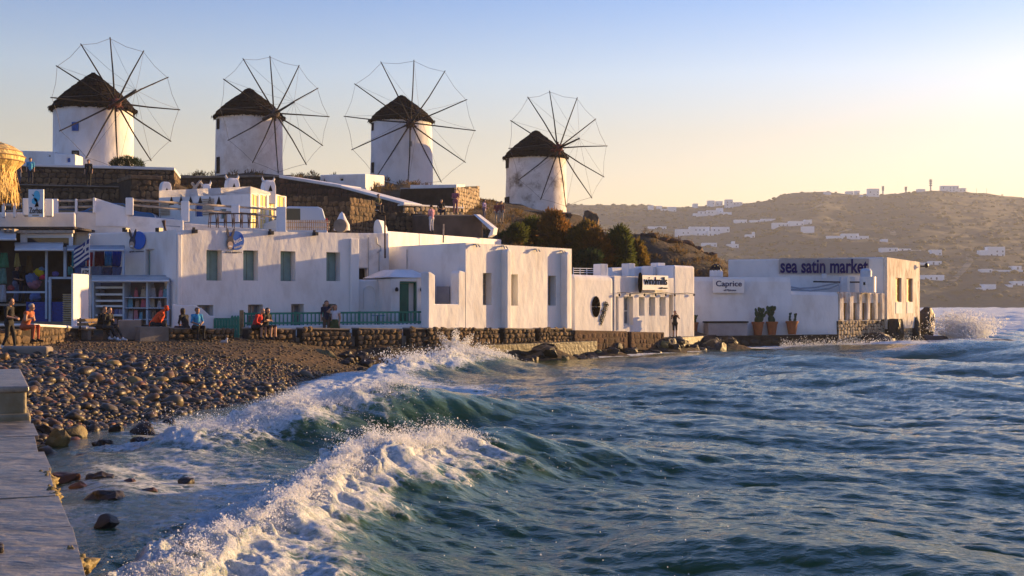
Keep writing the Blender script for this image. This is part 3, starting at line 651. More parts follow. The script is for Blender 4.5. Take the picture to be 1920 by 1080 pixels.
    mb.build('rim_rope', M['wire'], t)
    for k in range(12):
        a, b = tips[k], tip_b; mid = (a + b) / 2 - Vector((0, 0, .12)); mb = MB(); mb.tube([a, mid, b], .010, 4); mb.build('stay_rope', M['wire'], t)
    # openings on the tower, given as photo pixels
    for (x0, x1, y0, y1, fm, pm, nm) in wins:
        xm = (x0 + x1) / 2; kx = (xm - 960) / F; # ray hits the tower
        zc = CAM_H - ((y0 + y1) / 2 - HY) * s; f = (zc - zb) / (ze - zb); r = lerp(rb, rt, max(0, min(1, f)) ** .8)
        dx = kx * (D - r * .8) - c.x; dx = max(-r * .985, min(r * .985, dx)); ang = math.asin(dx / r); nrm = Vector((math.sin(ang), -math.cos(ang)))
        e = Vector((-nrm.y, nrm.x)); w = max((x1 - x0) * s / max(.35, math.cos(ang)), .3); ctr = c + nrm * (r + .02); W = Wall(ctr - e * w / 2, ctr + e * w / 2)
        z0, z1 = CAM_H - (y1 - HY) * s, CAM_H - (y0 - HY) * s
        mb = MB(); fw = .09
        W.box(mb, 0, fw, z0, z1, -.35, .06); W.box(mb, W.L - fw, W.L, z0, z1, -.35, .06); W.box(mb, fw, W.L - fw, z1 - fw, z1, -.35, .055); W.box(mb, fw, W.L - fw, z0, z0 + fw, -.35, .055)
        wo_ = mb.build(nm, fm, t); mb = MB(); W.box(mb, fw, W.L - fw, z0 + fw, z1 - fw, -.3, .01); mb.build('pane' if nm == 'window' else 'leaf', pm, wo_)
        mb = MB(); W.box(mb, 0 + W.L / 2 - .02, W.L / 2 + .02, z0 + fw, z1 - fw, .01, .03); mb.build('bar', fm, wo_)
    return t
V90 = math.pi / 2
windmill(175, 99, 308, 207, 143, 146, 138, (217, 194), 40, 4.5, 126, V90 + .01, 'leftmost windmill, clean white tower with blue window, beside low white annex', M['white'], [(140, 152, 239, 255, M['blue_paint'], M['blue_paint'], 'window'), (140, 153, 291, 307, M['dark'], M['glass'], 'door')], 0, 1, nmat('red_brown_hub', (.12, .03, .025), (.06, .02, .018), 6, .8))
windmill(467, 114, 332, 221, 122, 127, 167, (515, 213), 37, 5.2, 114, V90 + .02, 'windmill second from left, tattered thatch with open ribs and bound top', M['white_old'], [(404, 409, 228, 247, M['wood_dark'], M['dark'], 'window'), (404, 410, 299, 329, M['wood_dark'], M['dark'], 'door')], 2, 2, nmat('grey_brown_hub', (.09, .07, .06), (.05, .04, .035), 6, .8))
windmill(753, 122, 347, 228, 112, 120, 180, (770, 231), 17, 4.5, 126, V90 - .07, 'windmill third from left, rising behind two small white houses', M['white'], [(768, 774, 270, 283, M['white'], M['dark'], 'window'), (695, 699, 234, 248, M['wood_dark'], M['dark'], 'window'), (695, 699, 308, 327, M['wood_dark'], M['dark'], 'door')], 1, 3, nmat('dark_hub', (.06, .03, .025), (.04, .02, .018), 6, .8))
windmill(1005, 126, 398, 296, 112, 116, 246, (1047, 278), 31, 4.4, 113, V90 + .09, 'rightmost windmill, stained peeling tower standing alone above the tamarisk bush', M['peeling'], [(949, 954, 300, 317, M['wood_dark'], M['dark'], 'window'), (947, 954, 371, 388, M['wood_dark'], M['dark'], 'door')], 1, 4, nmat('crimson_hub', (.16, .03, .025), (.08, .02, .018), 6, .8))
# ---------------------------------------------------------------- souvenir house (long white facade with grey-green shutters)
def Z(py, D): return CAM_H - (py - HY) / F * D
A, B = fp(330, 55.8), fp(672, 62)
pts, W = corners(A, B, 7.5, Z(431, 55.8), Z(437, 62))
t = emp('house', (*((A + B) / 2), 1.4), 'long white two-storey house with grey-green shuttered windows behind the green fence', 'house')
up = [W.rect(*r) for r in ((387, 416, 469, 526), (456, 484, 469.5, 526), (526, 554, 471, 527), (612, 638, 473, 527))]
lo = [W.rect(*r) for r in ((370, 400, 572, 612), (465, 493, 571, 612), (546, 570, 570, 612), (605, 630, 570, 612))]
ops = [(*r, .5) for r in up] + [(*r, .45) for r in lo]
block('wall', pts, .8, M['white'], t, {0: ops}, parapet=.45, bevel=.07)
for r in up: window(t, W, r, .5, M['teal'], M['glass'], shutter=M['teal'], fw=.08)
for r in lo: window(t, W, r, .45, M['grey_metal'], M['glass_blue'], bars=(2, 2))
mb = MB(); u0, _ = W.uz(655, 500); W.box(mb, u0, W.L - .01, .9, Z(447, 61.7), -.01, .10); mb.build('pilaster', M['white'], t, bevel=.05)
mb = MB(); W.box(mb, .01, W.uz(340, 500)[0], .9, Z(437, 56), -.01, .10); mb.build('pilaster', M['white'], t, bevel=.05)
for px in (362, 505, 588):                  # roof spouts
    u_, z_ = W.uz(px, 435 + (px - 362) * .02); mb = MB(); W.box(mb, u_ - .07, u_ + .07, z_ - .06, z_ + .10, -.05, .3); W.box(mb, u_ - .04, u_ + .04, z_ + .1, z_ + .2, 0, .12); mb.build('floodlight', M['black'], t)
HOUSE_W = W
def donkey_sign(W, cx, cy, hpx, label, lit):
    """round blue emblem with a donkey head and ears"""
    uc, zc = W.uz(cx, cy); k = (W.A.y + (W.B.y - W.A.y) * uc / W.L) / F; r = hpx * k
    t = emp('shop_sign', W.pt(uc, .05, zc - r), label, 'sign', 'round blue donkey signs')
    def disc(u_, z_, ru, rz, d0, d1, n=28, rot=0):
        pts_ = []
        for q in range(n):
            a = 2 * math.pi * q / n; x, y = ru * math.cos(a), rz * math.sin(a); pts_.append(W.pt(u_ + x * math.cos(rot) - y * math.sin(rot), d0, z_ + x * math.sin(rot) + y * math.cos(rot)))
        return MB().prism(pts_, Vector((W.n.x, W.n.y, 0)) * (d1 - d0))
    disc(uc + r * .28, zc - r * .05, r * .82, r * .92, .03, .08).build('disc', M['logo_blue'], t)
    hd = disc(uc - r * .42, zc - r * .25, r * .36, r * .62, .082, .11, rot=-.12).build('head', M['donkey'], t)
    disc(uc - r * .44, zc - r * .52, r * .29, r * .36, .112, .13).build('muzzle', M['muzzle'], hd)
    disc(uc - r * .45, zc - r * .62, r * .19, r * .07, .132, .138).build('mouth', M['signwhite'], hd)
    for sx, rt in ((-.66, .22), (-.12, -.28)): disc(uc + r * sx, zc + r * .62, r * .13, r * .52, .082, .10, rot=rt).build('ear', M['donkey'], t)
    if lit:
        text('best', W, uc - r * .02, uc + r * .82, zc - r * .22, zc + r * .22, .082, M['signwhite'], t, angle=.45, ext=.006)
        text('memories', W, uc + r * .0, uc + r * .95, zc - r * .72, zc - r * .48, .082, M['signwhite'], t, angle=.28, ext=.006)
    text('greek souvenirs', W, uc - r * .85, uc + r * .9, zc - r * 1.28, zc - r * 1.06, .03, M['ink'], t, ext=.006)
    return t
donkey_sign(W, 437, 450, 19.5, 'blue round donkey sign with "best" lettering above the shuttered windows', True)
# ---------------------------------------------------------------- left shop house
A, B = fp(166, 58.6), fp(331, 57.0)
t = emp('house', (*((A + B) / 2), 1.4), 'blue-shaded white house wall with the left donkey sign and one shuttered window', 'house')
pts, W = corners(A, B, 6, Z(437, 58.6), Z(434, 57.0)); r = W.rect(272, 294, 468, 520)
block('wall', pts, .8, M['white'], t, {0: [(*r, .35)]}, parapet=.3, bevel=.06)
window(t, W, r, .35, M['teal'], M['glass'], shutter=M['teal'])
for px in (239, 301):
    u_, z_ = W.uz(px, 431); mb = MB(); W.box(mb, u_ - .1, u_ + .1, z_ - .1, z_ + .08, -.05, .25); mb.build('floodlight', M['black'], t)
donkey_sign(W, 257, 450, 18.5, 'blue round donkey sign on the shaded wall left of the long house', False)
LEFT_W = W
# chimney pipe between the houses
mb = MB(); q = lambda x, y, d=.25: LEFT_W.pt(*(lambda k: (k[0], d, k[1]))(LEFT_W.uz(x, y)))
mb.tube([q(318, 452), q(317.5, 436), q(314.5, 424), q(313, 414)], [.045, .05, .05, .09], 8); mb.tube([q(312, 452), q(324, 450)], .02, 5); o = mb.build('flue_pipe', M['iron'], None, smooth=True); tag(o, 'thin rusty flue pipe rising at the joint of the two house fronts', 'pipe')
# ---------------------------------------------------------------- roof terrace parapets with post and rail
def terr(A, B, za, zb, depth, label, mat='white_old', zbot=4.5):
    pts, W = corners(A, B, depth, za, zb); t = emp('roof_terrace', (*((A + B) / 2), zbot), label, 'terrace'); block('parapet', pts, zbot, M[mat], t, bevel=.07); return t, W
tA, WA = terr(fp(141, 60.2), fp(345, 62.5), Z(396, 60.2), Z(412, 62.5), 8, 'stained white roof terrace wall above the souvenir shops')
block('ramp_wall', [(*fp(178, 60.6), Z(371, 60.6)), (*fp(240, 61.2), Z(390, 61.2)), (*(fp(240, 61.2) + Vector((-.2, .9))), Z(390, 61.2)), (*(fp(178, 60.6) + Vector((-.2, .9))), Z(371, 60.6))], 6.5, M['white'], tA, bevel=.05)
tB, WB = terr(fp(345, 63.5), fp(540, 66.5), Z(418, 63.5), Z(432, 66.5), 5, 'white roof terrace parapet behind the long house with rail fence')
tC, WC = terr(fp(-90, 57.2), fp(141, 58.8), Z(398, 57.2), Z(398, 58.8), 7, 'white flat roof edge carrying the bird sign', 'white', Z(430, 58))
def post_rail(posts, label, rails=(.35, .72), sz=.36, name='railing'):
    """posts: (px, D, y_top, y_bottom, width px)"""
    p0 = posts[0]; t = emp(name, (*fp(p0[0], p0[1]), Z(p0[3], p0[1])), label, 'railing'); prev = None
    for px, D, y0, y1, w in posts:
        c = fp(px, D); s = w * D / F; mb = MB(); z0, z1 = Z(y1, D), Z(y0, D); mb.box((c.x, c.y, (z0 + z1) / 2 - .05), (s, .38, z1 - z0 + .1), Matrix.Rotation(.25, 3, 'Z')); mb.build('post', M['white'], t, bevel=.04)
        if prev:
            for f in rails:
                mb = MB(); mb.tube([(prev[0].x, prev[0].y, lerp(prev[1], prev[2], f)), (c.x, c.y, lerp(z0, z1, f))], .055, 8); mb.build('rail', M['wood_pale'], t, smooth=True)
        prev = (c, z0, z1)
    return t
post_rail([(50, 57.6, 372, 400, 13), (92, 57.9, 373, 402, 14)], 'short white post railing flanking the bird sign', (.4, .8))
post_rail([(7, 57.4, 381, 404, 5), (28, 57.5, 381, 404, 5), (50, 57.7, 377, 402, 9)], 'pale pole railing at the far left roof edge', (.35, .85))
post_rail([(104, 59.6, 373, 398, 10), (143, 60.2, 373, 396, 4), (177, 60.5, 371, 396, 5)], 'pale pole railing beside the sloping ramp wall', (.35, .85))
post_rail([(243, 61.3, 371, 400, 14), (347, 62.8, 377, 412, 15), (441, 64.6, 384, 416, 15), (527, 66.0, 388, 432, 18)], 'post and double pole railing on the roof terrace above the long house', (.55, .88))
# metal stools stacked by the railing
for k in range(6):
    px = 400 + k * 15; c = P(px, 427, 62.3); t = emp('bar_stool', c, ('first', 'second', 'third', 'fourth', 'fifth', 'last')[k] + ' dark metal bar stool from the left in the row on the roof', 'stool', 'dark stools stored on the roof')
    for sx in (-1, 1):
        for sy in (-1, 1): mb = MB(); mb.tube([c + Vector((sx * .2, sy * .2, 0)), c + Vector((sx * .15, sy * .15, .68))], .022, 5); mb.build('leg', M['iron'], t)
    mb = MB(); mb.box(c + Vector((0, 0, .69)), (.36, .36, .04)); mb.build('seat', M['iron'], t)
    mb = MB(); 
    for a in range(4): 
        q0 = [(-.19, -.19), (.19, -.19), (.19, .19), (-.19, .19)]; p0, p1 = q0[a], q0[(a + 1) % 4]; mb.tube([c + Vector((*p0, .25)), c + Vector((*p1, .25))], .016, 5)
    mb.build('footrest', M['iron'], t)
mb = MB(); a = P(282, 422, 61.8); mb.quad(a, P(338, 426, 62.4), P(326, 410, 63.2), P(285, 410, 62.8)); o = mb.build('roof_sheet', M['grey_metal'], None); sm = o.modifiers.new('s', 'SOLIDIFY'); sm.thickness = .04; tag(o, 'grey green sheet leaning on the roof terrace wall', 'sheet')
# ---------------------------------------------------------------- roof house with yellow windows and turret chimneys
A, B, C = fp(298, 71.5), fp(470, 69), fp(537, 76)
Dk = A + (C - B) * .9
t = emp('house', (*((A + B) / 2), 6), 'white roof house with yellow sunlit windows and horned chimneys', 'house')
pts = [(*A, Z(371, 71.5)), (*B, Z(364, 69)), (*C, Z(368, 76)), (*Dk, Z(366, 76))]
W2 = Wall(B, C)
wr = [W2.rect(*r) for r in ((472, 485, 363.5, 433), (488, 501, 364.5, 433), (504, 516.5, 365.5, 433), (520, 534, 366.5, 433))]
W1 = Wall(A, B)
dr = [W1.rect(*r) for r in ((338, 348, 386, 404), (366, 380, 380, 406), (413, 424, 392, 410))]
block('wall', pts, 5.0, M['white'], t, {1: [(*r, .12) for r in wr], 0: [(*r, .2) for r in dr]}, parapet=.25, bevel=.05)
M['sun_curtain'] = nmat('sun_yellow_curtained_glass', (.72, .58, .20), (.62, .50, .16), 1.2, .25, spec=.5)  # curtain yellow and sun on the glass put into one colour
for r in wr: window(t, W2, r, .12, M['metal_white'], M['sun_curtain'], bars=(2, 3), fw=.06)
for r, m_ in zip(dr, (M['teal'], M['blue_paint'], M['teal'])): window(t, W1, r, .2, m_, m_, name='door', bars=(1, 2))
for px in (322, 340, 358, 376, 394, 411):   # chevron openings under the roof line
    u_, z_ = W1.uz(px, 373); mb = MB(); s_ = .16; pl = [W1.pt(u_ - s_, .004, z_ - .32), W1.pt(u_, .004, z_ + .12), W1.pt(u_ + s_, .004, z_ - .32)]
    mb.prism(pl, Vector((W1.n.x, W1.n.y, 0)) * .05); mb.build('chevron', M['wood_dark'], t)
for x0, x1, ya, yb in ((264, 292, 0, 0),):
    pass
for x0, x1, ya, yb in ((300, 319, 378, 404), (380, 402, 372, 404)):   # slatted screens
    u0, u1, z0, z1 = W1.rect(x0, x1, ya, yb)
    for k in range(9): mb = MB(); zc = lerp(z0, z1, (k + .5) / 9); W1.box(mb, u0, u1, zc - .025, zc + .025, .02, .07); mb.build('slat', M['wood_pale'], t)
def turret(px, D, y0, y1, w, label, horns=True):
    c = fp(px, D); s = D / F; z0, z1 = Z(y1, D), Z(y0, D); hw = w * s / 2
    t = emp('turret_chimney', (c.x, c.y, z0), label, 'chimney', 'white horned chimneys'); Mr = Matrix.Rotation(.55, 3, 'Z')
    mb = MB(); prof = [(1, 0), (1, .72), (.86, .92), (.55, 1.0)]
    vs = []
    for f, zz in prof: vs += [Vector((c.x, c.y, 0)) + Mr @ Vector((sx * hw * f * .8, sy * hw * f * .8, 0)) + Vector((0, 0, lerp(z0 - .4, z1, zz))) for sx, sy in ((-1, -1), (1, -1), (1, 1), (-1, 1))]
    fs = [(i * 4 + k, i * 4 + (k + 1) % 4, i * 4 + 4 + (k + 1) % 4, i * 4 + 4 + k) for i in range(3) for k in range(4)] + [(12, 13, 14, 15)]
    mb.add(vs, fs); mb.build('body', M['white'], t, bevel=.04)
    for q in (0, 1):
        Wt = Wall((Mr @ Vector((-1, -1, 0)) * hw * .8).xy + c, (Mr @ Vector((1, -1, 0)) * hw * .8).xy + c) if q == 0 else Wall((Mr @ Vector((1, -1, 0)) * hw * .8).xy + c, (Mr @ Vector((1, 1, 0)) * hw * .8).xy + c)
        zc = lerp(z0, z1, .32); mb = MB(); mb.prism([Wt.pt(Wt.L * .32, .003, zc), Wt.pt(Wt.L * .68, .003, zc), Wt.pt(Wt.L * .5, .003, zc + hw * .8)], Vector((Wt.n.x, Wt.n.y, 0)) * .015); mb.build('vent', M['ink'], t)
    if horns:
        for sx in (-1, 1):
            p = Vector((c.x, c.y, z1 - .05)) + Mr @ Vector((sx * hw * .55, 0, 0)); mb = MB(); mb.tube([p - Vector((0, 0, .1)), p + Vector((sx * .12, 0, .14)), p + Vector((sx * .1, 0, .30))], [.09, .06, .01], 6); mb.build('horn', M['white_old'], t, smooth=True)
turret(310, 72, 341, 372, 24, 'horned white chimney at the left corner of the roof house', False)
turret(386, 74.5, 345, 372, 20, 'small white chimney beside crossed beams on the roof house')
turret(435, 70.5, 334, 366, 29, 'largest horned white chimney in the middle of the roof house')
turret(503, 73, 338, 369, 28, 'horned white chimney above the yellow windows')
t = emp('beam_frame', P(365, 362, 74), 'crossed weathered beams on the roof house left of the middle chimney', 'beams')
for a, b in (((357, 362), (376, 339)), ((374, 362), (360, 343)), ((366, 362), (380, 352))): mb = MB(); mb.tube([P(*a, 74), P(*b, 74.3)], .09, 5); mb.build('beam', M['wood_pale'], t)
# ---------------------------------------------------------------- middle house, court wall with niches, porch with the green door
A, B = fp(668, 64.5), fp(730, 65.6)
t = emp('house', (*((A + B) / 2), 1.4), 'narrow white wall with pipes and small black window between the two big houses', 'house')
pts, W = corners(A, B, 6, Z(437, 64.5), Z(437, 65.6)); r = W.rect(673, 690, 503, 524)
block('wall', pts, .8, M['white_old'], t, {0: [(*r, .4)]}, parapet=.2, bevel=.08); window(t, W, r, .4, M['dark'], M['dark'])
for x, y0, y1 in ((690, 445, 522), (710, 468, 524)): mb = MB(); p0 = W.pt(W.uz(x, y0)[0], .05, W.uz(x, y0)[1]); p1 = W.pt(W.uz(x, y1)[0], .05, W.uz(x, y1)[1]); mb.tube([p0, p1], .025, 6); mb.build('pipe', M['grey_metal'], t)
mb = MB(); mb.tube([W.pt(W.uz(x, y)[0], .05, W.uz(x, y)[1]) for x, y in ((705, 445), (707, 458), (713, 462), (713, 470), (707, 474))], .03, 6); mb.build('pipe', M['grey_metal'], t)
o = MB().tube([P(721.5, 404, 64.6), P(722, 484, 64.6)], .045, 7).build('pole', M['iron'], None); tag(o, 'rusty iron pole standing against the middle house wall', 'pole')
# white tips on the roofs
t = emp('chapel_gable', P(641, 433, 66), 'white pointed gable with round drum on the roof behind the long house', 'gable')
mb = MB(); mb.lathe(P(641, 432, 66.5), [(.42, 0), (.40, .3), (.26, .55), (.12, .85), (0, .98)], 14); mb.build('spire', M['white'], t, smooth=True)
c = P(640, 424, 65.8); mb = MB(); mb.lathe(c, [(0, 0), (.34, 0), (.34, .5), (0, .5)], 18, M=Matrix.Rotation(R(90), 3, 'X')); mb.build('drum', M['concrete'], t)
t = emp('chapel_gable', P(708, 437, 66), 'curved white gable stub beside the iron pole', 'gable')
mb = MB(); pl = [P(700, 440, 65.5), P(700, 425, 65.5), P(702, 415, 65.5), P(706, 411, 65.5), P(711, 413, 65.5), P(716, 425, 65.5), P(718, 440, 65.5)]; mb.prism(pl, (.2, .8, 0)); mb.build('stub', M['white'], t, bevel=.05)
# porch and court wall
A, B = fp(655, 62.1), fp(735, 63.1)
t = emp('court_wall', (*((A + B) / 2), 1.4), 'low white court wall with two arched niches beside the green door porch', 'wall')
pts, W = corners(A, B, .9, Z(525, 62.1), Z(524, 63.1)); block('wall', pts, .9, M['white'], t, {}, bevel=.08)
for x0, x1, y0, y1 in ((681, 703, 535, 579), (716, 733, 534, 600)):
    u0, u1, z0, z1 = W.rect(x0, x1, y0, y1); rr = (u1 - u0) / 2; um = (u0 + u1) / 2
    arc = [W.pt(um + rr * math.cos(a), 0, z1 - rr + rr * math.sin(a)) for a in [math.pi * k / 10 for k in range(11)]]
    mb = MB(); outer = [W.pt(u1, 0, z0)] + arc + [W.pt(u0, 0, z0)]; off = Vector((W.n.x, W.n.y, 0))
    inner = [p + (W.pt(um, 0, z1 - rr) - p) * .14 for p in outer]
    nn_ = len(outer)
    mb.add([p + off * .002 for p in outer] + [p + off * .07 for p in outer] + [p + off * .07 for p in inner] + [p + off * .002 for p in inner], [(i, i + 1, nn_ + i + 1, nn_ + i) for i in range(nn_ - 1)] + [(nn_ + i, nn_ + i + 1, 2 * nn_ + i + 1, 2 * nn_ + i) for i in range(nn_ - 1)] + [(2 * nn_ + i, 2 * nn_ + i + 1, 3 * nn_ + i + 1, 3 * nn_ + i) for i in range(nn_ - 1)])
    mb.build('niche_arch', M['white'], t)
A, B = fp(733, 61.5), fp(803, 62.5)
t = emp('porch', (*((A + B) / 2), 1.4), 'white porch with hipped top around the half open green door', 'porch')
pts, W = corners(A, B, 3.2, Z(522, 61.5), Z(520, 62.5)); r = W.rect(750, 782, 528, 606); block('wall', pts, .9, M['white'], t, {0: [(*r, .3)]}, bevel=.05)
mb = MB(); z0 = Z(520.5, 61.9); z1 = Z(505, 62.7); a = [W.pt(-.15, .1, z0), W.pt(W.L + .1, .1, z0), W.pt(W.L + .1, -3.2, z0), W.pt(-.15, -3.2, z0)]; b = [W.pt(.7, -1.0, z1), W.pt(W.L - .35, -1.0, z1), W.pt(W.L - .35, -2.6, z1), W.pt(.7, -2.6, z1)]
mb.add(a + b, [(0, 1, 5, 4), (1, 2, 6, 5), (2, 3, 7, 6), (3, 0, 4, 7), (4, 5, 6, 7), (3, 2, 1, 0)]); mb.build('roof', M['white'], t, bevel=.06)
um = lerp(r[0], r[1], .58)
mb = MB(); W.box(mb, r[0] + .01, um, r[2] + .01, r[3] - .08, -.2, -.14)
for zf in (.1, .55): W.box(mb, r[0] + .1, um - .08, lerp(r[2], r[3], zf), lerp(r[2], r[3], zf + .33), -.14, -.125)
d_ = mb.build('door', M['green'], t); mb = MB(); mb.tube([W.pt(um - .06, -.12, 2.3), W.pt(um - .06, -.06, 2.3)], .025, 6); mb.build('handle', M['black'], d_)
mb = MB(); W.box(mb, r[0] + .0, r[1], r[3] - .07, r[3] - .005, -.25, -.05); W.box(mb, r[1] - .07, r[1] - .005, r[2], r[3] - .07, -.25, -.05); mb.build('door_frame', M['green'], t)
for px in (742, 789):
    u_, z_ = W.uz(px, 543); mb = MB(); mb.lathe(W.pt(u_, .12, z_ - .1), [(0, 0), (.07, .02), (.09, .12), (.05, .2), (0, .22)], 8); mb.build('wall_lamp', M['black'], t)
# ---------------------------------------------------------------- sunlit annex on the sea wall
A, B = fp(803, 60.6), fp(1072, 69)
W = Wall(A, B)
def wp(px): return W.A + W.e * W.uz(px, 500)[0]
t = emp('house', (*((A + B) / 2), 1.4), 'big plain white house with pinkish sunlit front and rounded buttresses', 'house')
c0 = wp(873); Dc0 = c0.y
bk = fp(728, 66.5); cR = W.B - W.n * 7
pts = [(*c0, Z(455, Dc0)), (*W.B, Z(466.5, 69)), (*cR, Z(466.5, 69)), (*bk, Z(463, 66.5))]
Wm = Wall(c0, W.B)
wr = [Wm.rect(*r) for r in ((905.5, 922, 512, 572), (955, 971, 514.5, 573), (1027.5, 1042.5, 517, 573))]
block('wall', pts, 1.42, M['white'], t, {0: [(*r, .45) for r in wr]}, parapet=.25, bevel=.09, seg=3)
for r in wr: window(t, Wm, r, .45, M['wood_pale'], M['glass_blue'], bars=(1, 3))
# lower front with the open window bay
c1 = W.A; ztl = Z(512, 60.8)
Wl = Wall(c1, c0 - W.e * .02)
r = Wl.rect(817, 859, 538, 570)
bayt = Z(508, 61.5)
lowpts = [(*c1, Z(511, 60.6)), (*(c0 - W.e * .03), Z(511, 60.6)), (*(c0 - W.e * .03 - W.n * .55), Z(511, 60.6)), (*(c1 - W.n * .55), Z(511, 60.6))]
def seg(u0, u1, z0, z1): 
    a, b = Wl.A + Wl.e * u0, Wl.A + Wl.e * u1; return [(*a, z1), (*b, z1), (*(b - W.n * .5), z1), (*(a - W.n * .5), z1)]
u817, u859 = Wl.uz(816, 540)[0], Wl.uz(859, 540)[0]; zs_ = Z(570, 61.8)
mb = MB()
for u0, u1, z1 in ((0, u817, Z(512, 61)), (u817, u859, zs_), (u859, Wl.L, Z(508.5, 62.3))):
    pass
prof = [Wl.pt(0, 0, 1.42), Wl.pt(Wl.L, 0, 1.42), Wl.pt(Wl.L, 0, Z(510, 62.8)), Wl.pt(u859 + .1, 0, Z(507, 62.3)), Wl.pt(u859, 0, Z(512, 62.2)), Wl.pt(u859, 0, zs_), Wl.pt(u817, 0, zs_), Wl.pt(u817, 0, Z(516, 61)), Wl.pt(u817 - .25, 0, Z(511, 61)), Wl.pt(0, 0, Z(510, 60.7))]
mb.prism(prof, -Vector((W.n.x, W.n.y, 0)) * .5); mb.build('terrace_wall', M['white'], t, bevel=.05)
mb = MB(); Wn = Wall(fp(814, 63.6), fp(872, 62.9)); r = Wn.rect(819, 843, 537, 568); Wn.box(mb, *r, -.02, .05); mb.build('shutter', M['canvas'], t)
for px, ya in ((944.5, 467), (1056, 473)):  # rounded buttresses
    u_, zt = Wm.uz(px, ya); hw = .21; pl = []
    top = [Wm.pt(u_ + hw * math.cos(a), -.05, zt - hw + hw * math.sin(a)) for a in [math.pi * k / 8 for k in range(9)]]
    mb = MB(); mb.prism([Wm.pt(u_ - hw, -.05, 1.45), Wm.pt(u_ + hw, -.05, 1.45)] + top, Vector((Wm.n.x, Wm.n.y, 0)) * .42); mb.build('buttress', M['white'], t, bevel=.09, seg=3)
for px, py in ((890, 458), (942, 461), (1003, 467), (1052, 470)):
    u_, z_ = Wm.uz(px, py); mb = MB(); W.box(mb, 0, 0, 0, 0, 0, 0); mb = MB(); Wm.box(mb, u_ - .12, u_ + .12, z_ - .03, z_ + .02, 0, .2)
    for s in (-.08, .08): mb.tube([Wm.pt(u_ + s, .15, z_), Wm.pt(u_ + s * 1.5, .25, z_ - .14)], .035, 6)
    mb.build('spotlight', M['grey_metal'], t)
for x in (764, ): 
    Ws = Wall(bk, c0); mb = MB(); mb.tube([Ws.pt(Ws.uz(x, 468)[0], .04, Z(468, 65.8)), Ws.pt(Ws.uz(x, 505)[0], .04, Z(505, 65.8))], .02, 5); mb.build('pipe', M['grey_metal'], t)
ANNEX_W = W
# bright parapet behind the annex
t = emp('roof_parapet', (*fp(800, 72), 4), 'brightly sunlit white parapet strip behind the big plain house', 'parapet')
a, b = fp(724, 68.5), fp(940, 88); Wp = Wall(a, b)
block('parapet', [(*a, Z(433, 68.5)), (*b, Z(449, 88)), (*(b - Wp.n * .4), Z(449, 88)), (*(a - Wp.n * .4), Z(433, 68.5))], 3.0, M['white'], t, bevel=.05)
o = MB().tube([P(831, 455, 74), P(832, 420, 74)], [.05, .05], 6).build('pole', M['wood_pale'], None); tag(o, 'short wooden pole on the roof behind the sunlit parapet', 'pole')
# ---------------------------------------------------------------- bar with the windmill sign
A, B, C = fp(1071, 71.2), fp(1152, 74.0), fp(1303, 79.6)
t = emp('bar_building', (*B, 1.1), 'low white bar with rounded roof edge and windmills sign', 'building')
Wl_ = Wall(A, B)
back = Vector((-.55, .83)) * 7
block('side_wall', [(*A, Z(514, 71.2)), (*B, Z(517, 74.2)), (*(B + back), Z(517, 74.2)), (*(A + back), Z(514, 71.2))], .7, M['white'], t, bevel=.3, seg=4)
Wf = Wall(B, C); Wf.A = Wf.A.copy()
WR = [(1146.5 + 4, 1160, 556, 620), (1169, 1187, 556, 610), (1198, 1208.5, 557, 592), (1217, 1228.5, 557, 592), (1236.5, 1248, 557, 592), (1254.5, 1276, 553, 630)]
rr = [Wf.rect(*r) for r in WR]
rr = [(max(r[0], .12), r[1], r[2], r[3]) for r in rr]
cu = Wf.A + Wf.e * Wf.uz(1263, 520)[0]
ztop = Z(517, 74.2)
block('wall', [(*B, ztop), (*cu, Z(523, cu.y) + .05), (*(cu + back), Z(523, cu.y) + .05), (*(B + back), ztop)], .7, M['white'], t, {0: [(*r, .4) for r in rr[:5]] + [(rr[5][0], min(rr[5][1], (cu - Vector(B)).length - .05), rr[5][2], rr[5][3], .9)]}, bevel=.18, seg=4)
block('corner_tower', [(*(cu + Wf.e * .01), Z(497, cu.y)), (*C, Z(499, 79.6)), (*(C + back), Z(499, 79.6)), (*(cu + back), Z(497, cu.y))], .7, M['white'], t, {}, bevel=.15, seg=3)
for r in rr[2:5]: window(t, Wf, r, .4, M['metal_white'], M['glass_blue'], bars=(1, 2), fw=.08)
for r in rr[:2]: window(t, Wf, r, .4, M['metal_white'], M['glass_blue'], name='door', bars=(2, 2), fw=.10)
r = rr[5]; mb = MB(); Wf.box(mb, r[0] + .02, r[0] + .25, r[2] + .02, r[3] - .02, -.85, -.3); mb.build('door', M['ochre'], t)
mb = MB(); mb.tube([Wf.pt(u_, .12, Wf.uz(1170, 549)[1] + .03 * math.sin(u_ * 3)) for u_ in np.linspace(.1, Wf.L - .3, 12)], .018, 4); mb.build('light_cable', M['wire'], t)
for px in (1158, 1178, 1205, 1226, 1245, 1262, 1298):
    u_, z_ = Wf.uz(px, 550); mb = MB(); mb.lathe(Wf.pt(u_, .14, z_ - .18), [(0, 0), (.05, .02), (.06, .1), (.03, .16), (0, .18)], 8); mb.build('hanging_lamp', M['black'], t)
for x0, x1, y0, y1, D in ((1115, 1137, 495, 526, 74.5), (1168, 1188, 494, 518, 79), (1222, 1245, 493, 518, 81.5)):
    c = fp((x0 + x1) / 2, D); s = D / F; mb = MB(); mb.box((c.x, c.y, (Z(y0, D) + Z(y1, D)) / 2), ((x1 - x0) * s * .8, .7, Z(y0, D) - Z(y1, D)), Matrix.Rotation(.6, 3, 'Z')); mb.build('chimney', M['white'], t, bevel=.04)
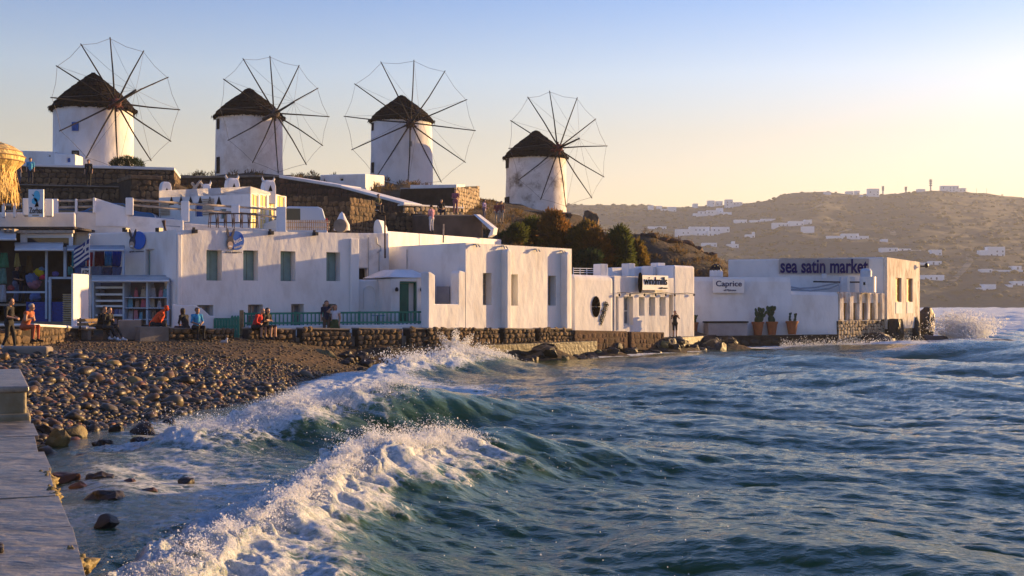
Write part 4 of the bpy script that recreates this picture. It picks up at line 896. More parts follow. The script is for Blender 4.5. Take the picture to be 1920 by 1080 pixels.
a, b = fp(1140, 78.5), fp(1263, 83); Wx = Wall(a, b); block('roof_parapet', [(*a, Z(502, 78.5)), (*b, Z(502, 83)), (*(b - Wx.n * .3), Z(502, 83)), (*(a - Wx.n * .3), Z(502, 78.5))], 3, M['white'], t, bevel=.04)
c = fp(1217, 79.6); mb = MB(); mb.box((c.x, c.y, Z(510, 79.6)), (.25, .9, .75), Matrix.Rotation(.7, 3, 'Z')); mb.build('roof_pier', M['white'], t)
# signs on the bar
u0, u1, z0, z1 = Wf.rect(1197.5, 1246, 516.5, 544)
sg = emp('shop_sign', Wf.pt((u0 + u1) / 2, .3, z0), 'white board lettered windmills above the bar windows', 'sign')
mb = MB(); Wf.box(mb, u0, u1, z0, z1, .22, .28); mb.build('board', M['signwhite'], sg)
text('windmills', Wf, lerp(u0, u1, .06), lerp(u0, u1, .95), lerp(z0, z1, .36), lerp(z0, z1, .90), .285, M['ink'], sg)
text('mykonos', Wf, lerp(u0, u1, .64), lerp(u0, u1, .96), lerp(z0, z1, .06), lerp(z0, z1, .22), .285, M['ink'], sg)
ub, zb_ = Wf.uz(1193.5, 530); mb = MB(); hh = Wf.uz(1193, 511)[1] - Wf.uz(1193, 549)[1]
mb.prism([Wf.pt(ub + .17 * math.cos(a), .24, zb_ + hh / 2 * math.sin(a)) for a in [2 * math.pi * k / 20 for k in range(20)]], Vector((Wf.n.x, Wf.n.y, 0)) * .08)
o = mb.build('surfboard_sign', M['ink'], None); tag(o, 'tall narrow dark oval sign left of the windmills board', 'sign')
uc, zc = Wl_.uz(1117, 575); sg = emp('wall_emblem', Wl_.pt(uc, .02, zc - .6), 'black round windmill wheel emblem with slanted lettering on the side wall', 'emblem')
kk = 72.5 / F; rd = 20 * kk
for k in range(12):                          # sail segments
    a0 = 2 * math.pi * k / 12 + .03; a1 = 2 * math.pi * (k + 1) / 12 - .03; mb = MB()
    f = lambda a, r: Wl_.pt(uc + r * .62 * math.cos(a), .015, zc + r * math.sin(a)); mb.prism([f(a0, rd * .12), f(a0, rd), f(a1, rd), f(a1, rd * .12)], Vector((Wl_.n.x, Wl_.n.y, 0)) * .02); mb.build('sail', M['ink'], sg)
text('windmills', Wl_, uc - .05, uc + 1.25, zc - .42, zc - .12, .02, M['ink'], sg, angle=1.1)
text('PRINCIPOTE', Wl_, uc + .1, uc + 1.45, zc - .52, zc - .34, .02, M['ink'], sg, angle=1.1)
# roof clutter behind
mb = MB(); a, b = fp(1075, 76), fp(1113, 77.5); Wy = Wall(a, b)
tt_ = emp('roof_railing', (*a, 4.3), 'thin white railing on the roof left of the square chimney', 'railing')
for f in (0, .33, .66, 1): mb = MB(); mb.tube([Wy.pt(f * Wy.L, 0, Z(517, 76.5)), Wy.pt(f * Wy.L, 0, Z(502, 76.5))], .03, 6); mb.build('post', M['metal_white'], tt_)
for y in (503, 507, 511): mb = MB(); mb.tube([Wy.pt(0, 0, Z(y, 76)), Wy.pt(Wy.L, 0, Z(y, 77))], .022, 6); mb.build('rail', M['metal_white'], tt_)
# ---------------------------------------------------------------- blue-shaded tavern on the point
A, B = fp(1293, 84.6), fp(1482, 86.2)
t = emp('tavern', (*B, .9), 'long white tavern on the sea point with battered shaded wall', 'building')
W = Wall(A, B); C2 = fp(1571, 87.2)
# battered lower wall
def batter(name, A, B, y0a, y0b, yba, D0, D1, bat, mat, th=2.5):
    W = Wall(A, B); mb = MB(); zt = (Z(y0a, D0), Z(y0b, D1)); zbm = .3
    n_ = 10; vs = []
    prof = [(0, bat), (.25, bat * .85), (.55, bat * .55), (.8, bat * .15), (.93, 0.0), (1.0, -.12)]
    for f, d in prof:
        for k in range(n_ + 1): u_ = W.L * k / n_; vs.append(W.pt(u_, d + .04 * mnoise.noise(Vector((u_, f * 3, 2))), lerp(zbm, lerp(zt[0], zt[1], k / n_), f)))
    m_ = n_ + 1; fs = [(i * m_ + k, i * m_ + k + 1, (i + 1) * m_ + k + 1, (i + 1) * m_ + k) for i in range(len(prof) - 1) for k in range(n_)]
    base = len(vs); vs += [W.pt(W.L * k / n_, -th, lerp(zt[0], zt[1], k / n_)) for k in range(m_)]; fs += [((len(prof) - 1) * m_ + k, (len(prof) - 1) * m_ + k + 1, base + k + 1, base + k) for k in range(n_)]
    vs += [W.pt(0, -th, zbm), W.pt(W.L, -th, zbm)]; q = len(vs)
    fs.append(tuple([i * m_ for i in range(len(prof))] + [base, q - 2])); fs.append(tuple([i * m_ + n_ for i in range(len(prof))][::-1] + [q - 1, base + n_]))
    mb.add(vs, fs); return mb.build(name, mat, t, smooth=False), W
_, Wc = batter('wall', A, B, 519, 520, 0, 84.6, 86.2, .55, M['white'])
_, Wd = batter('wall', B + Vector((.02, .0)), C2, 546, 548, 0, 86.2, 87.2, .12, M['white'], 4)
mb = MB(); Wc2 = Wall(fp(1480, 88.2), fp(1566, 89.2)); 
# upper storey
a, b = fp(1365, 90.5), fp(1657, 91.5); c = fp(1718, 97.5); d_ = fp(1430, 100)
block('upper_storey', [(*a, Z(487, 90.5)), (*b, Z(482, 91.5)), (*c, Z(491, 97.5)), (*d_, Z(490, 97))], .4, M['white'], t, {}, bevel=.08)
Wt = Wall(b, c); wr = [Wt.rect(1673, 1684, 521, 566), (Wt.rect(1694, 1705, 522, 566))]
wr2 = [(r[0], r[1], r[2], r[3]) for r in wr]
# sunlit end wall as its own stained skin with deep window openings
q = Wt.n * .25
block('sunlit_end', [(*(Vector(b) + q), Z(482.5, 91.5) - .0), (*(Vector(c) + q + Wt.e * .05), Z(491.5, 97.5)), (*(Vector(c) + Wt.n * .003 + Wt.e * .05), Z(491.5, 97.5)), (*(Vector(b) + Wt.n * .003), Z(482.5, 91.5))], 1.0, M['stained'], t, {0: [(*r, .22) for r in wr]}, bevel=.05)
Wt2 = Wall(Vector(b) + q, Vector(c) + q)
for r in wr: window(t, Wt2, r, .22, M['ochre'], M['ochre'], bars=(1, 3), fw=.07)
for r in wr: mb = MB(); Wt2.box(mb, r[0], r[1], r[2] - .85, r[2] - .03, .001, .03); mb.build('sill_patch', M['white'], t)
p = Wt2.pt(Wt2.L - .1, .1, Z(500, 97)); mb = MB(); mb.tube([p, p + Vector((.35, 0, .05))], .05, 6); mb.blob(p + Vector((.45, -.05, .1)), .16, .12, .2, 2, .2, 3); mb.build('floodlight', M['black'], t)
# lower sunlit wall of seven posts and shuttered slits
a2, b2 = C2, fp(1652, 91); W3 = Wall(a2, b2)
block('slit_wall', [(*a2, Z(547, 87.2)), (*b2, Z(550, 91)), (*(b2 - W3.n * 1.6), Z(550, 91)), (*(a2 - W3.n * 1.6), Z(547, 87.2))], 1.0, M['stained'], t, {0: [(*W3.rect(x, x + 7, 568, 600), .25) for x in (1582, 1600, 1617, 1631.5, 1645)][:4] + [(W3.rect(1643, 1651, 568, 600)[0], W3.L - .1, W3.rect(1643, 1651, 568, 600)[2], W3.rect(1643, 1651, 568, 600)[3], .25)]}, bevel=.03)
for x in (1582, 1600, 1617, 1631.5): r = W3.rect(x, x + 7, 568, 600); window(t, W3, r, .25, M['ochre'], M['ochre'], bars=(1, 2), fw=.05)
for x in (1573, 1592, 1609.5, 1625, 1639.5, 1652):
    u_, z_ = W3.uz(x + 1.5, 549); mb = MB(); W3.box(mb, u_ - .2, u_ + .2, 1.7, z_ - .03, -.05, .11); mb.build('pier', M['stained'], t, bevel=.05)
# sign boards
u0, u1, z0, z1 = Wall(a, b).rect(1460, 1628, 484.5, 513.5); Wsg = Wall(a, b)
sg = emp('shop_sign', Wsg.pt((u0 + u1) / 2, .1, z0), 'long grey board lettered sea satin market on the tavern roof wall', 'sign')
mb = MB(); Wsg.box(mb, u0, u1, z0, z1, .06, .13); mb.build('board', M['signgrey'], sg)
text('sea satin market', Wsg, lerp(u0, u1, .012), lerp(u0, u1, .99), lerp(z0, z1, .04), lerp(z0, z1, .97), .135, M['navy'], sg, offset=.022)
u0, u1, z0, z1 = Wc.rect(1333, 1391, 523.5, 549)
sg = emp('shop_sign', Wc.pt((u0 + u1) / 2, .5, z0), 'white board lettered Caprice on the shaded tavern wall', 'sign')
mb = MB(); Wc.box(mb, u0, u1, z0, z1, .32, .38); mb.build('board', M['signwhite'], sg)
text('Caprice', Wc, lerp(u0, u1, .09), lerp(u0, u1, .92), lerp(z0, z1, .34), lerp(z0, z1, .88), .385, M['navy'], sg, offset=.008)
text('of Mykonos', Wc, lerp(u0, u1, .34), lerp(u0, u1, .74), lerp(z0, z1, .08), lerp(z0, z1, .27), .385, M['navy'], sg)
# roof plant: pipes, drum, post, tank
c = P(1627, 548, 89.2); s = 89.2 / F
tk = emp('water_tank', c, 'white cylindrical tank with cap on the tavern terrace', 'tank')
mb = MB(); mb.lathe(c, [(0, 0), (15 * s, 0), (15 * s, 29 * s), (0, 29 * s)], 24); mb.build('body', M['metal_white'], tk)
mb = MB(); mb.lathe(c + Vector((-.12, 0, 29 * s)), [(10.5 * s, 0), (10.5 * s, 11 * s), (8 * s, 15 * s), (0, 16 * s)], 20); mb.build('cap', M['pale_blue'], tk)
mb = MB(); mb.box(c + Vector((-.35, -.42, .6)), (.14, .1, .2)); mb.build('valve', M['black'], tk)
o = MB().tube([P(1591, 548, 88.4), P(1591, 518, 88.4)], .09, 6).build('post', M['white_old'], None); tag(o, 'short stained white post on the tavern terrace left of the tank', 'post')
pl = emp('roof_pipes', P(1530, 545, 89), 'tangle of dark pipes on the lower tavern roof under the long sign', 'pipes')
for pts_ in (((1478, 537), (1500, 541), (1530, 539), (1572, 530)), ((1478, 542), (1520, 545), (1555, 541), (1572, 534)), ((1525, 528), (1575, 529)), ((1590, 529), (1612, 529))): mb = MB(); mb.tube([P(*p, 89.3) for p in pts_], .06, 6); mb.build('pipe', M['grey_metal'] if pts_[0][0] < 1500 else M['black'], pl)
o = MB().box(P(1588, 534, 90.2), (1.0, .6, 1.1)).box(P(1545, 518, 90), (.3, .3, .35)).build('air_unit', M['metal_white'], None, bevel=.03); tag(o, 'pale boxy air unit on the tavern roof between pipes and post', 'air unit')
o = MB().lathe(P(1343, 519, 87), [(0, .0), (.45, 0), (.45, .45), (0, .45)], 16).build('vent_base', M['white'], None); tag(o, 'white vent stump on the tavern roof', 'vent')
vt = emp('basket_dome', P(1343, 506, 87), 'dark wire dome basket on the roof left of the tavern upper wall', 'basket')
for k in range(6):
    a = math.pi * k / 6; mb = MB(); c = P(1343, 508, 87); mb.tube([c + Vector((.45 * math.cos(q_) * math.cos(a), .45 * math.cos(q_) * math.sin(a), .45 * math.sin(q_))) for q_ in [math.pi * j / 10 for j in range(11)]], .03, 5); mb.build('rib', M['black'], vt)
mb = MB(); mb.lathe(P(1343, 508, 87), [(.40, .02), (.28, .28), (0, .40)], 14); mb.build('cover', M['wood_dark'], vt)
# stone base of the point and its shaded quay
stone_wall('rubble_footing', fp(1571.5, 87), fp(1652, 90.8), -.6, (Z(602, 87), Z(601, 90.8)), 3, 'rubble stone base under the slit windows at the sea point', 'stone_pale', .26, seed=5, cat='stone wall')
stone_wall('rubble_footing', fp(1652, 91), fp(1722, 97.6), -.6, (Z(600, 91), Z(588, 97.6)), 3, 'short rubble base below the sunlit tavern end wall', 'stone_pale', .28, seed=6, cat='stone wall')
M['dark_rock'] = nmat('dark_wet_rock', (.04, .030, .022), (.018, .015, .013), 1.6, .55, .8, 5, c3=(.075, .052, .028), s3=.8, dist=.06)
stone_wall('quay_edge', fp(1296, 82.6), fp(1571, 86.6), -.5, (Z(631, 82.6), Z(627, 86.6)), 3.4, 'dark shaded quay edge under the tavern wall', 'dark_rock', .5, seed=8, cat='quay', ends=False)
# canvas covered chest and flower pots
a, b = Wc.uz(1312, 628)[0], Wc.uz(1385, 628)[0]
ch = emp('chest', Wc.pt((a + b) / 2, .8, Z(629, 84.6)), 'long grey canvas covered chest against the tavern wall', 'chest')
mb = MB(); Wc.box(mb, a, b, Z(629, 84.8), Z(605, 84.8), .66, 1.5); mb.build('body', M['canvas'], ch, bevel=.04)
mb = MB(); Wc.box(mb, a - .05, b + .05, Z(605, 84.8) + .003, Z(602, 84.8), .62, 1.55); mb.build('lid', M['wood_dark'], ch, bevel=.02)
def pot(px, py0, py1, wtop, D, label, pads, seed):
    c = P(px, py1, D); s = D / F; h = (py1 - py0) * s; rt_ = wtop * s / 2; rs = random.Random(seed)
    t = emp('flower_pot', c, label, 'pot', 'terracotta pots by the tavern'); mb = MB(); mb.lathe(c, [(0, 0), (rt_ * .62, 0), (rt_ * .95, h * .86), (rt_ * 1.05, h * .86), (rt_ * 1.05, h), (rt_ * .88, h), (rt_ * .85, h * .9), (0, h * .9)], 18); mb.build('pot', M['terracotta'], t, smooth=False)
    return t
def pads(px, py, D, hpx, n, label, seed):
    """prickly pear made of flat oval pads"""
    c = P(px, py, D); s = D / F; H = hpx * s; rs = random.Random(seed); t = emp('cactus', c, label, 'cactus', 'cacti in terracotta pots')
    def pad(p, dr, l, lev):
        w = l * .32; mb = MB(); z = dr.normalized(); x = Vector((1, .3, 0)).cross(z).cross(z).normalized(); x = z.cross(Vector((rs.uniform(-.4, .4), 1, 0))).normalized(); y = z.cross(x)
        Mx = Matrix((x, y, z)).transposed(); mb.blob(p + z * l * .5, w, .045, l * .55, 2, .06, rs.randint(0, 99), M=Mx); mb.build('pad', M['cactus'], t, smooth=True)
        if lev > 0:
            for k in range(rs.choice((1, 2))): pad(p + z * l * rs.uniform(.75, .98), (z + Vector((rs.uniform(-.7, .7), rs.uniform(-.3, .3), .35))).normalized(), l * rs.uniform(.7, .9), lev - 1)
    for k in range(n): pad(c + Vector((rs.uniform(-.15, .15), 0, 0)), Vector((rs.uniform(-.45, .45), rs.uniform(-.2, .2), 1)).normalized(), H * .4, 2)
for px, y0, y1, w, D, hp, lab, sd, n in ((1300, 604, 629, 19, 83.6, 18, 'beside the canvas chest', 1, 4), (1421, 603.5, 628.5, 23, 84.6, 32, 'leftmost of the three by the wall', 2, 3), (1447.5, 603, 628, 22, 84.9, 35, 'middle of the three by the wall', 3, 3), (1485, 602, 627, 23, 85.2, 21, 'rightmost of the three by the wall', 4, 2)):
    pot(px, y0, y1, w, D, 'terracotta pot ' + lab, 0, sd); pads(px, y0 + 2, D, hp, n, 'dark prickly pear in the pot ' + lab, sd)
# ---------------------------------------------------------------- small houses on the ridge
def small_house(fpts, zb, label, doors=(), mat='white', wins=()):
    t = emp('house', (fpts[0][0], fpts[0][1], zb), label, 'house'); ops = {}
    for e, r, fm, pm, nm in doors:
        W = Wall(fpts[e], fpts[(e + 1) % 4]); rc = W.rect(*r); ops.setdefault(e, []).append((*rc, .18))
    block('wall', fpts, zb, M[mat], t, ops, bevel=.18, seg=3)
    for e, r, fm, pm, nm in doors: W = Wall(fpts[e], fpts[(e + 1) % 4]); window(t, W, W.rect(*r), .18, fm, pm, name=nm)
    return t
a, b, c = fp(600, 107), fp(685, 105), fp(721, 111)
small_house([(*a, Z(328, 107)), (*b, Z(326, 105)), (*c, Z(329, 111)), (*(a + c - b), Z(330, 112))], 9, 'small white barrel roofed house left of the third windmill', [(1, (701, 706, 347, 366), M['wood_dark'], M['dark'], 'door'), (0, (637, 643, 335, 339), M['dark'], M['dark'], 'window')])
a, b, c = fp(769, 103), fp(856, 101.5), fp(872, 106)
small_house([(*a, Z(347, 103)), (*b, Z(346, 101.5)), (*c, Z(346, 106)), (*(a + c - b), Z(346, 107))], 9, 'small white house with blue door frame below the third windmill', [(0, (799, 819, 366, 384), M['blue_paint'], M['pale_blue'], 'door'), (0, (777, 786, 373, 384), M['pale_blue'], M['glass_blue'], 'window')])
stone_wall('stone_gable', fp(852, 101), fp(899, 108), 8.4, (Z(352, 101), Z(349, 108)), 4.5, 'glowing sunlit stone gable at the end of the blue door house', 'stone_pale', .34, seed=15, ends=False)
c = fp(762, 108); o = MB().box((c.x, c.y, Z(365, 108)), (1.0, .5, 1.1)).box((c.x, c.y - .27, Z(365, 108)), (.85, .03, .95)).build('fridge_cabinet', M['grey_metal'], None, bevel=.03); tag(o, 'pale metal cabinet between the two small ridge houses', 'cabinet')
stone_wall('mill_plinth', fp(722, 113), fp(775, 113.5), 10.5, (Z(346, 113), Z(346, 113)), 2, 'dark stone plinth under the third windmill', 'stone_red', .34, seed=16, ends=False)
a, b = fp(20, 97), fp(103, 96); small_house([(*a, Z(282, 97)), (*b, Z(284, 96)), (*(b + Vector((0, 4))), Z(284, 96)), (*(a + Vector((0, 4))), Z(282, 97))], 11, 'low white annex left of the first windmill', [(0, (91, 94, 291, 294), M['dark'], M['dark'], 'window')])
a, b = fp(101, 94.5), fp(141, 94); small_house([(*a, Z(287, 94.5)), (*b, Z(289, 94)), (*(b + Vector((0, 3))), Z(289, 94)), (*(a + Vector((0, 3))), Z(287, 94.5))], 11, 'white lean-to with tiny blue window at the foot of the first windmill', [(0, (125, 131, 296, 304), M['blue_paint'], M['blue_paint'], 'window')])
# ---------------------------------------------------------------- terrace and retaining walls of the ridge
stone_wall('terrace_wall', fp(22, 89), fp(326, 91), (Z(349, 89), Z(352, 91)), (Z(311, 89), Z(319, 91)), 6, 'white capped stone terrace wall below the first windmill', 'stone', .34, cap=.2, seed=21)
stone_wall('terrace_wall', fp(-60, 80), fp(262, 81.5), (Z(405, 80), Z(408, 81.5)), (Z(345, 80), Z(352, 81.5)), 5, 'lower stone terrace wall behind the parked cars', 'stone', .34, seed=22, cap=.08, capmat='concrete')
stone_wall('stone_hut', fp(246, 79), fp(302, 80), (Z(400, 79), Z(400, 80)), (Z(335, 79), Z(337, 80)), 3, 'small rough stone hut at the end of the terrace path', 'stone', .38, seed=23, cat='hut', cap=.25, capmat='stone')
stone_wall('terrace_wall', fp(340, 101), fp(545, 104), (Z(385, 101), Z(385, 104)), (Z(334, 101), Z(331, 104)), 6, 'long dark terrace wall with pale slab below the second windmill', 'stone_red', .36, seed=24, cap=.16, capmat='concrete')
stone_wall('ramp_wall', fp(525, 100), fp(640, 96.5), (Z(400, 100), Z(405, 96.5)), (Z(333, 100), Z(352, 96.5)), 2.2, 'red brown ramp wall with white sloping cap below the barrel roofed house', 'stone_red', .36, cap=.22, seed=25)
stone_wall('ramp_wall', fp(640, 96.5), fp(758, 93.5), (Z(420, 96.5), Z(420, 93.5)), (Z(352, 96.5), Z(384, 93.5)), 2.2, 'dark lower ramp wall with white cap descending right', 'stone_red', .36, cap=.2, seed=26, ends=False)
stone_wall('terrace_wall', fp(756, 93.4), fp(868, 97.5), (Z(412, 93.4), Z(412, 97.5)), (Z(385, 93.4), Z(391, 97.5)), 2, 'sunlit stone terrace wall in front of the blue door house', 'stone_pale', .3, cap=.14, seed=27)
stone_wall('rubble_wall', fp(520, 84), fp(656, 81.5), (Z(440, 84), Z(440, 81.5)), (Z(368, 84), Z(370, 81.5)), 3, 'tall rough rubble wall behind the white van', 'stone', .3, seed=28)
stone_wall('rubble_wall', fp(650, 84.5), fp(822, 88), (Z(450, 84.5), Z(450, 88)), (Z(391, 84.5), Z(404, 88)), 4, 'low rubble wall on the slope above the sunlit parapet', 'stone', .34, seed=29, ends=False)
M['shade_plaster'] = nmat('dark_shaded_plaster', (.13, .095, .07), (.08, .06, .045), 1.2, .95, .5, 6)  # shade on the ramp's side wall put into the plaster colour
t = emp('ramp', (*fp(860, 86), 5), 'dark walled ramp with white edge on the slope behind the plain house', 'ramp')
Wq = Wall(fp(812, 84), fp(905, 86)); block('side_wall', [(*Wq.A, Z(404, 84)), (*Wq.B, Z(404, 86)), (*(Wq.B - Wq.n * 3), Z(403, 89)), (*(Wq.A - Wq.n * 3), Z(404, 87))], 4, M['shade_plaster'], t, bevel=.04)
mb = MB(); mb.prism([P(888, 402, 85.5), P(893, 402, 85.5), P(926, 428, 83.5), P(924, 440, 83.5), P(915, 445, 83.5), P(920, 432, 83.6)], (.25, .6, .03)); mb.build('edge', M['white'], t)
stone_wall('mill_terrace', fp(905, 117), fp(1070, 119.5), (Z(412, 117), Z(412, 119.5)), (Z(392, 117), Z(401, 119.5)), 7, 'dark low terrace wall under the rightmost windmill', 'stone_red', .36, cap=.14, seed=31, capmat='concrete')
# ---------------------------------------------------------------- open shop front on the left
def prect(x0, x1, y0, y1, D): return ((x0 - 960) / F * D, (x1 - 960) / F * D, Z(y1, D), Z(y0, D))
def pbox(mb, x0, x1, y0, y1, D, th=.1):
    a = prect(x0, x1, y0, y1, D); return mb.box(((a[0] + a[1]) / 2, D + th / 2, (a[2] + a[3]) / 2), (a[1] - a[0], th, a[3] - a[2]))
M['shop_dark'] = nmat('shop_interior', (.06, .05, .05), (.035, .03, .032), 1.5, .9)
M['mesh_blue'] = nmat('blue_mesh_panel', (.01, .045, .28), (.012, .03, .16), 14, .5)
t = emp('souvenir_shop', (*fp(110, 57), 1.4), 'open souvenir shop front full of hanging clothes under the bird sign', 'shop')
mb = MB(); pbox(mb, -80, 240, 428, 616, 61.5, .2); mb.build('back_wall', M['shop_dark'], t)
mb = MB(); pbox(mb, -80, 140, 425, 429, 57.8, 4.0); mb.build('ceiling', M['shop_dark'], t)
mb = MB(); pbox(mb, -80, 137, 431.5, 437, 57.0, .2); mb.build('beam', M['wood_pale'], t)
for px in (2, 12, 22): mb = MB(); pbox(mb, px, px + 5, 429, 434, 56.6, .5); mb.build('joist', M['wood_pale'], t)
mb = MB(); pbox(mb, 38, 47, 437, 461, 57.2, .25); mb.build('pier', M['white'], t)
mb = MB(); pbox(mb, 47, 132, 438, 446, 57.25, .12); pbox(mb, 47, 50, 446, 466, 57.25, .12); pbox(mb, 129, 135, 438, 466, 57.24, .13); pbox(mb, 50, 129, 463, 466, 57.25, .12); w_ = mb.build('window', M['metal_white'], t)
mb = MB(); pbox(mb, 49, 130, 445, 464, 57.34, .02); mb.build('pane', M['glass'], w_)
for x0, x1, y0, y1 in ((84.5, 88, 466, 598), (119, 123.5, 466, 520), (91, 95, 520, 606), (229.5, 233, 470, 516)): mb = MB(); pbox(mb, x0, x1, y0, y1, 56.6, .12); mb.build('post', M['pale_blue'], t)
for x0, x1, y0, y1 in ((12, 86, 546, 549.5), (86, 95, 525, 529), (92, 137, 519, 523), (88, 120, 466, 470)): mb = MB(); pbox(mb, x0, x1, y0, y1, 56.65, .08); mb.build('rail', M['pale_blue'], t)
for x0, x1 in ((49, 90), (96, 119)): mb = MB(); pbox(mb, x0, x1, 566, 606, 56.7, .06); mb.build('mesh_panel', M['mesh_blue'], t)
mb = MB(); pbox(mb, 0, 140, 603, 612, 56.5, 6); mb.build('floor', M['concrete'], t)
# awnings
def awning(x0, x1, y0, y1, D, out, label, mat):
    a = emp('awning', P((x0 + x1) / 2, y1, D), label, 'awning'); mb = MB()
    p = [P(x0, y0, D), P(x1, y0, D), P(x1, y1, D - out), P(x0, y1, D - out)]; mb.prism(p, (0, 0, .03)); mb.build('canvas', M[mat], a)
    mb = MB(); mb.tube([P(x0, y1, D - out), P(x1, y1, D - out)], .05, 8); mb.build('front_bar', M['metal_white'], a)
    mb = MB(); mb.tube([P(x0, y0, D), P(x1, y0, D)], .08, 8); mb.build('roller', M['grey_metal'], a)
awning(28, 118, 458, 468.5, 57.0, 1.1, 'grey awning over the open souvenir shop', 'awning')
awning(-60, 30, 437, 449, 57.0, 1.0, 'pleated pale awning at the far left picture edge', 'awning')
awning(126, 233, 463, 469, 57.3, .9, 'rolled dark awning over the rack of coloured clothes', 'grey_metal')
awning(172, 317, 519, 527, 56.6, .8, 'long pale awning over the shoe display case', 'awning')
# clothes
rs = random.Random(5)
def garment(x0, x1, y0, y1, D, col, label, kind='towel'):
    c = P((x0 + x1) / 2, y1, D); mb = MB(); a, b = P(x0, y0, D), P(x1, y0, D); n = 6; h = (a - P(x0, y1, D)).z; vs = []
    for j in range(5):
        for k in range(n + 1):
            f = k / n; w = 1.0
            if kind == 'dress': w = .55 + .45 * (j / 4)
            vs.append((lerp((a.x + b.x) / 2, lerp(a.x, b.x, f), w), D + .05 * math.sin(f * 9 + j * .6 + x0), a.z - h * j / 4 + (rs.uniform(-.02, .02) if j == 4 else 0)))
    mb.add(vs, [(j * (n + 1) + k, (j + 1) * (n + 1) + k, (j + 1) * (n + 1) + k + 1, j * (n + 1) + k + 1) for j in range(4) for k in range(n)])
    o = mb.build('hanging_' + ('dress' if kind == 'dress' else 'cloth'), fmat('cloth_%d_%d_%d' % tuple(int(c_ * 100) for c_ in col), col), None, smooth=True); sm = o.modifiers.new('s', 'SOLIDIFY'); sm.thickness = .025
    return tag(o, label, 'clothing', 'goods hanging in the souvenir shops')
for x0, x1, y0, y1, c, l in ((128, 135, 472, 498, (.02, .02, .03), 'black garment at the left end of the upper clothes rack'), (135, 148, 471, 500, (.04, .33, .55), 'turquoise towel on the upper clothes rack behind the flag'), (149, 160, 471, 500, (.03, .10, .40), 'deep blue towel on the upper rack behind the flag'), (163, 174, 473, 499, (.45, .03, .06), 'crimson garment on the upper rack right of the flagpole'), (178, 196, 471, 499, (.10, .02, .04), 'maroon garment on the upper clothes rack'),
                            (197, 210, 471, 499, (.03, .22, .50), 'light blue towel on the upper clothes rack'), (211, 228, 471, 499, (.02, .05, .30), 'navy towel at the right end of the upper clothes rack'), (128, 137, 500, 516, (.05, .30, .36), 'teal folded cloth on the lower shelf left'), (140, 165, 500, 516, (.08, .16, .42), 'blue folded cloth on the lower shelf behind the cash sign'), (172, 192, 500, 517, (.16, .20, .34), 'grey blue cloth on the lower shelf middle'), (193, 210, 501, 517, (.06, .07, .16), 'dark patterned cloth on the lower shelf'), (211, 229, 500, 517, (.10, .14, .30), 'blue grey cloth at the right end of the lower shelf')):
    garment(x0, x1, y0, y1, 58.0, c, l)
for x0, x1, y0, y1, c, l, k in ((-2, 17, 474, 502, (.05, .22, .14), 'green dress hanging at the left of the shop', 'dress'), (27, 38, 475, 500, (.34, .30, .12), 'olive yellow top hanging in the shop', 'dress'), (-2, 13, 503, 532, (.12, .26, .24), 'pale teal dress below the green one', 'dress'), (-2, 12, 534, 566, (.40, .42, .48), 'white striped skirt at the left shop edge', 'dress'), (48, 62, 480, 512, (.09, .06, .03), 'brown tunic hanging deep inside the shop', 'dress')):
    garment(x0, x1, y0, y1, 57.4, c, l, k)
for cx, cy, r, c, l in ((73, 511, 9, (.50, .42, .02), 'bright yellow bag heap inside the shop'), (80, 519, 6, (.55, .03, .10), 'pink red bag beside the yellow heap'), (60, 521, 12, (.10, .16, .36), 'pile of blue patterned cloths inside the shop'), (64, 532, 12, (.30, .14, .20), 'pile of rose patterned cloths inside the shop'), (66, 556, 10, (.10, .17, .40), 'blue bag hanging under the shop rail'), (104, 514, 6, (.12, .10, .34), 'violet hat on the display behind the glass'), (20, 540, 6, (.35, .08, .09), 'small red bag at the shop entrance'), (78, 505, 5, (.14, .25, .42), 'pale blue cap above the yellow heap')):
    c3 = P(cx, cy, 57.6); s = r * 57.6 / F; mb = MB(); mb.blob(c3, s, s * .6, s * .85, 3, .3, int(cx), fr=2.2); tag(mb.build('goods', fmat('goods_%d' % cx, c), None, smooth=True), l, 'goods', 'goods heaped in the souvenir shop')
# shoe display case
A, B = fp(172, 56.4), fp(318, 55.9); W = Wall(A, B)
t = emp('display_case', (*((A + B) / 2), 1.6), 'grey display case with white shelves and beach bags under the long awning', 'display case')
zb0, zt0 = Z(609, 56.2), Z(529, 56.2); mb = MB(); W.box(mb, 0, W.L, zb0, zt0, -.75, -.68); mb.build('back', nmat('case_back', (.16, .16, .19), (.12, .12, .15), 2, .8), t)
for px in (174, 231, 275, 314): u_ = W.uz(px, 560)[0]; mb = MB(); W.box(mb, u_ - .04, u_ + .04, zb0, zt0, -.68, -.02); mb.build('upright', M['pale_blue'], t)
for y in (539, 552, 564, 574, 591): mb = MB(); z_ = Z(y, 56.3); W.box(mb, W.uz(177, y)[0], W.uz(228, y)[0], z_ - .045, z_ + .045, -.6, -.1); mb.build('shelf', M['metal_white'], t)
for y in (558, 577.5, 599): mb = MB(); z_ = Z(y, 56.1); W.box(mb, W.uz(233, y)[0], W.uz(312, y)[0], z_ - .02, z_ + .02, -.66, -.05); mb.build('shelf', M['pale_blue'], t)
cols = [((.45, .12, .16), 'pink'), ((.30, .22, .17), 'tan'), ((.12, .32, .45), 'turquoise'), ((.48, .20, .24), 'rose'), ((.35, .35, .38), 'grey'), ((.42, .36, .28), 'straw')]
pos = [(249, 0), (263, 0), (281, 0), (296, 0), (305, 0), (238, 1), (251, 1), (263, 1), (279, 1), (293, 1), (239, 2), (248, 2), (259, 2), (283, 2), (298, 2)]
rowname = ('top', 'middle', 'bottom')
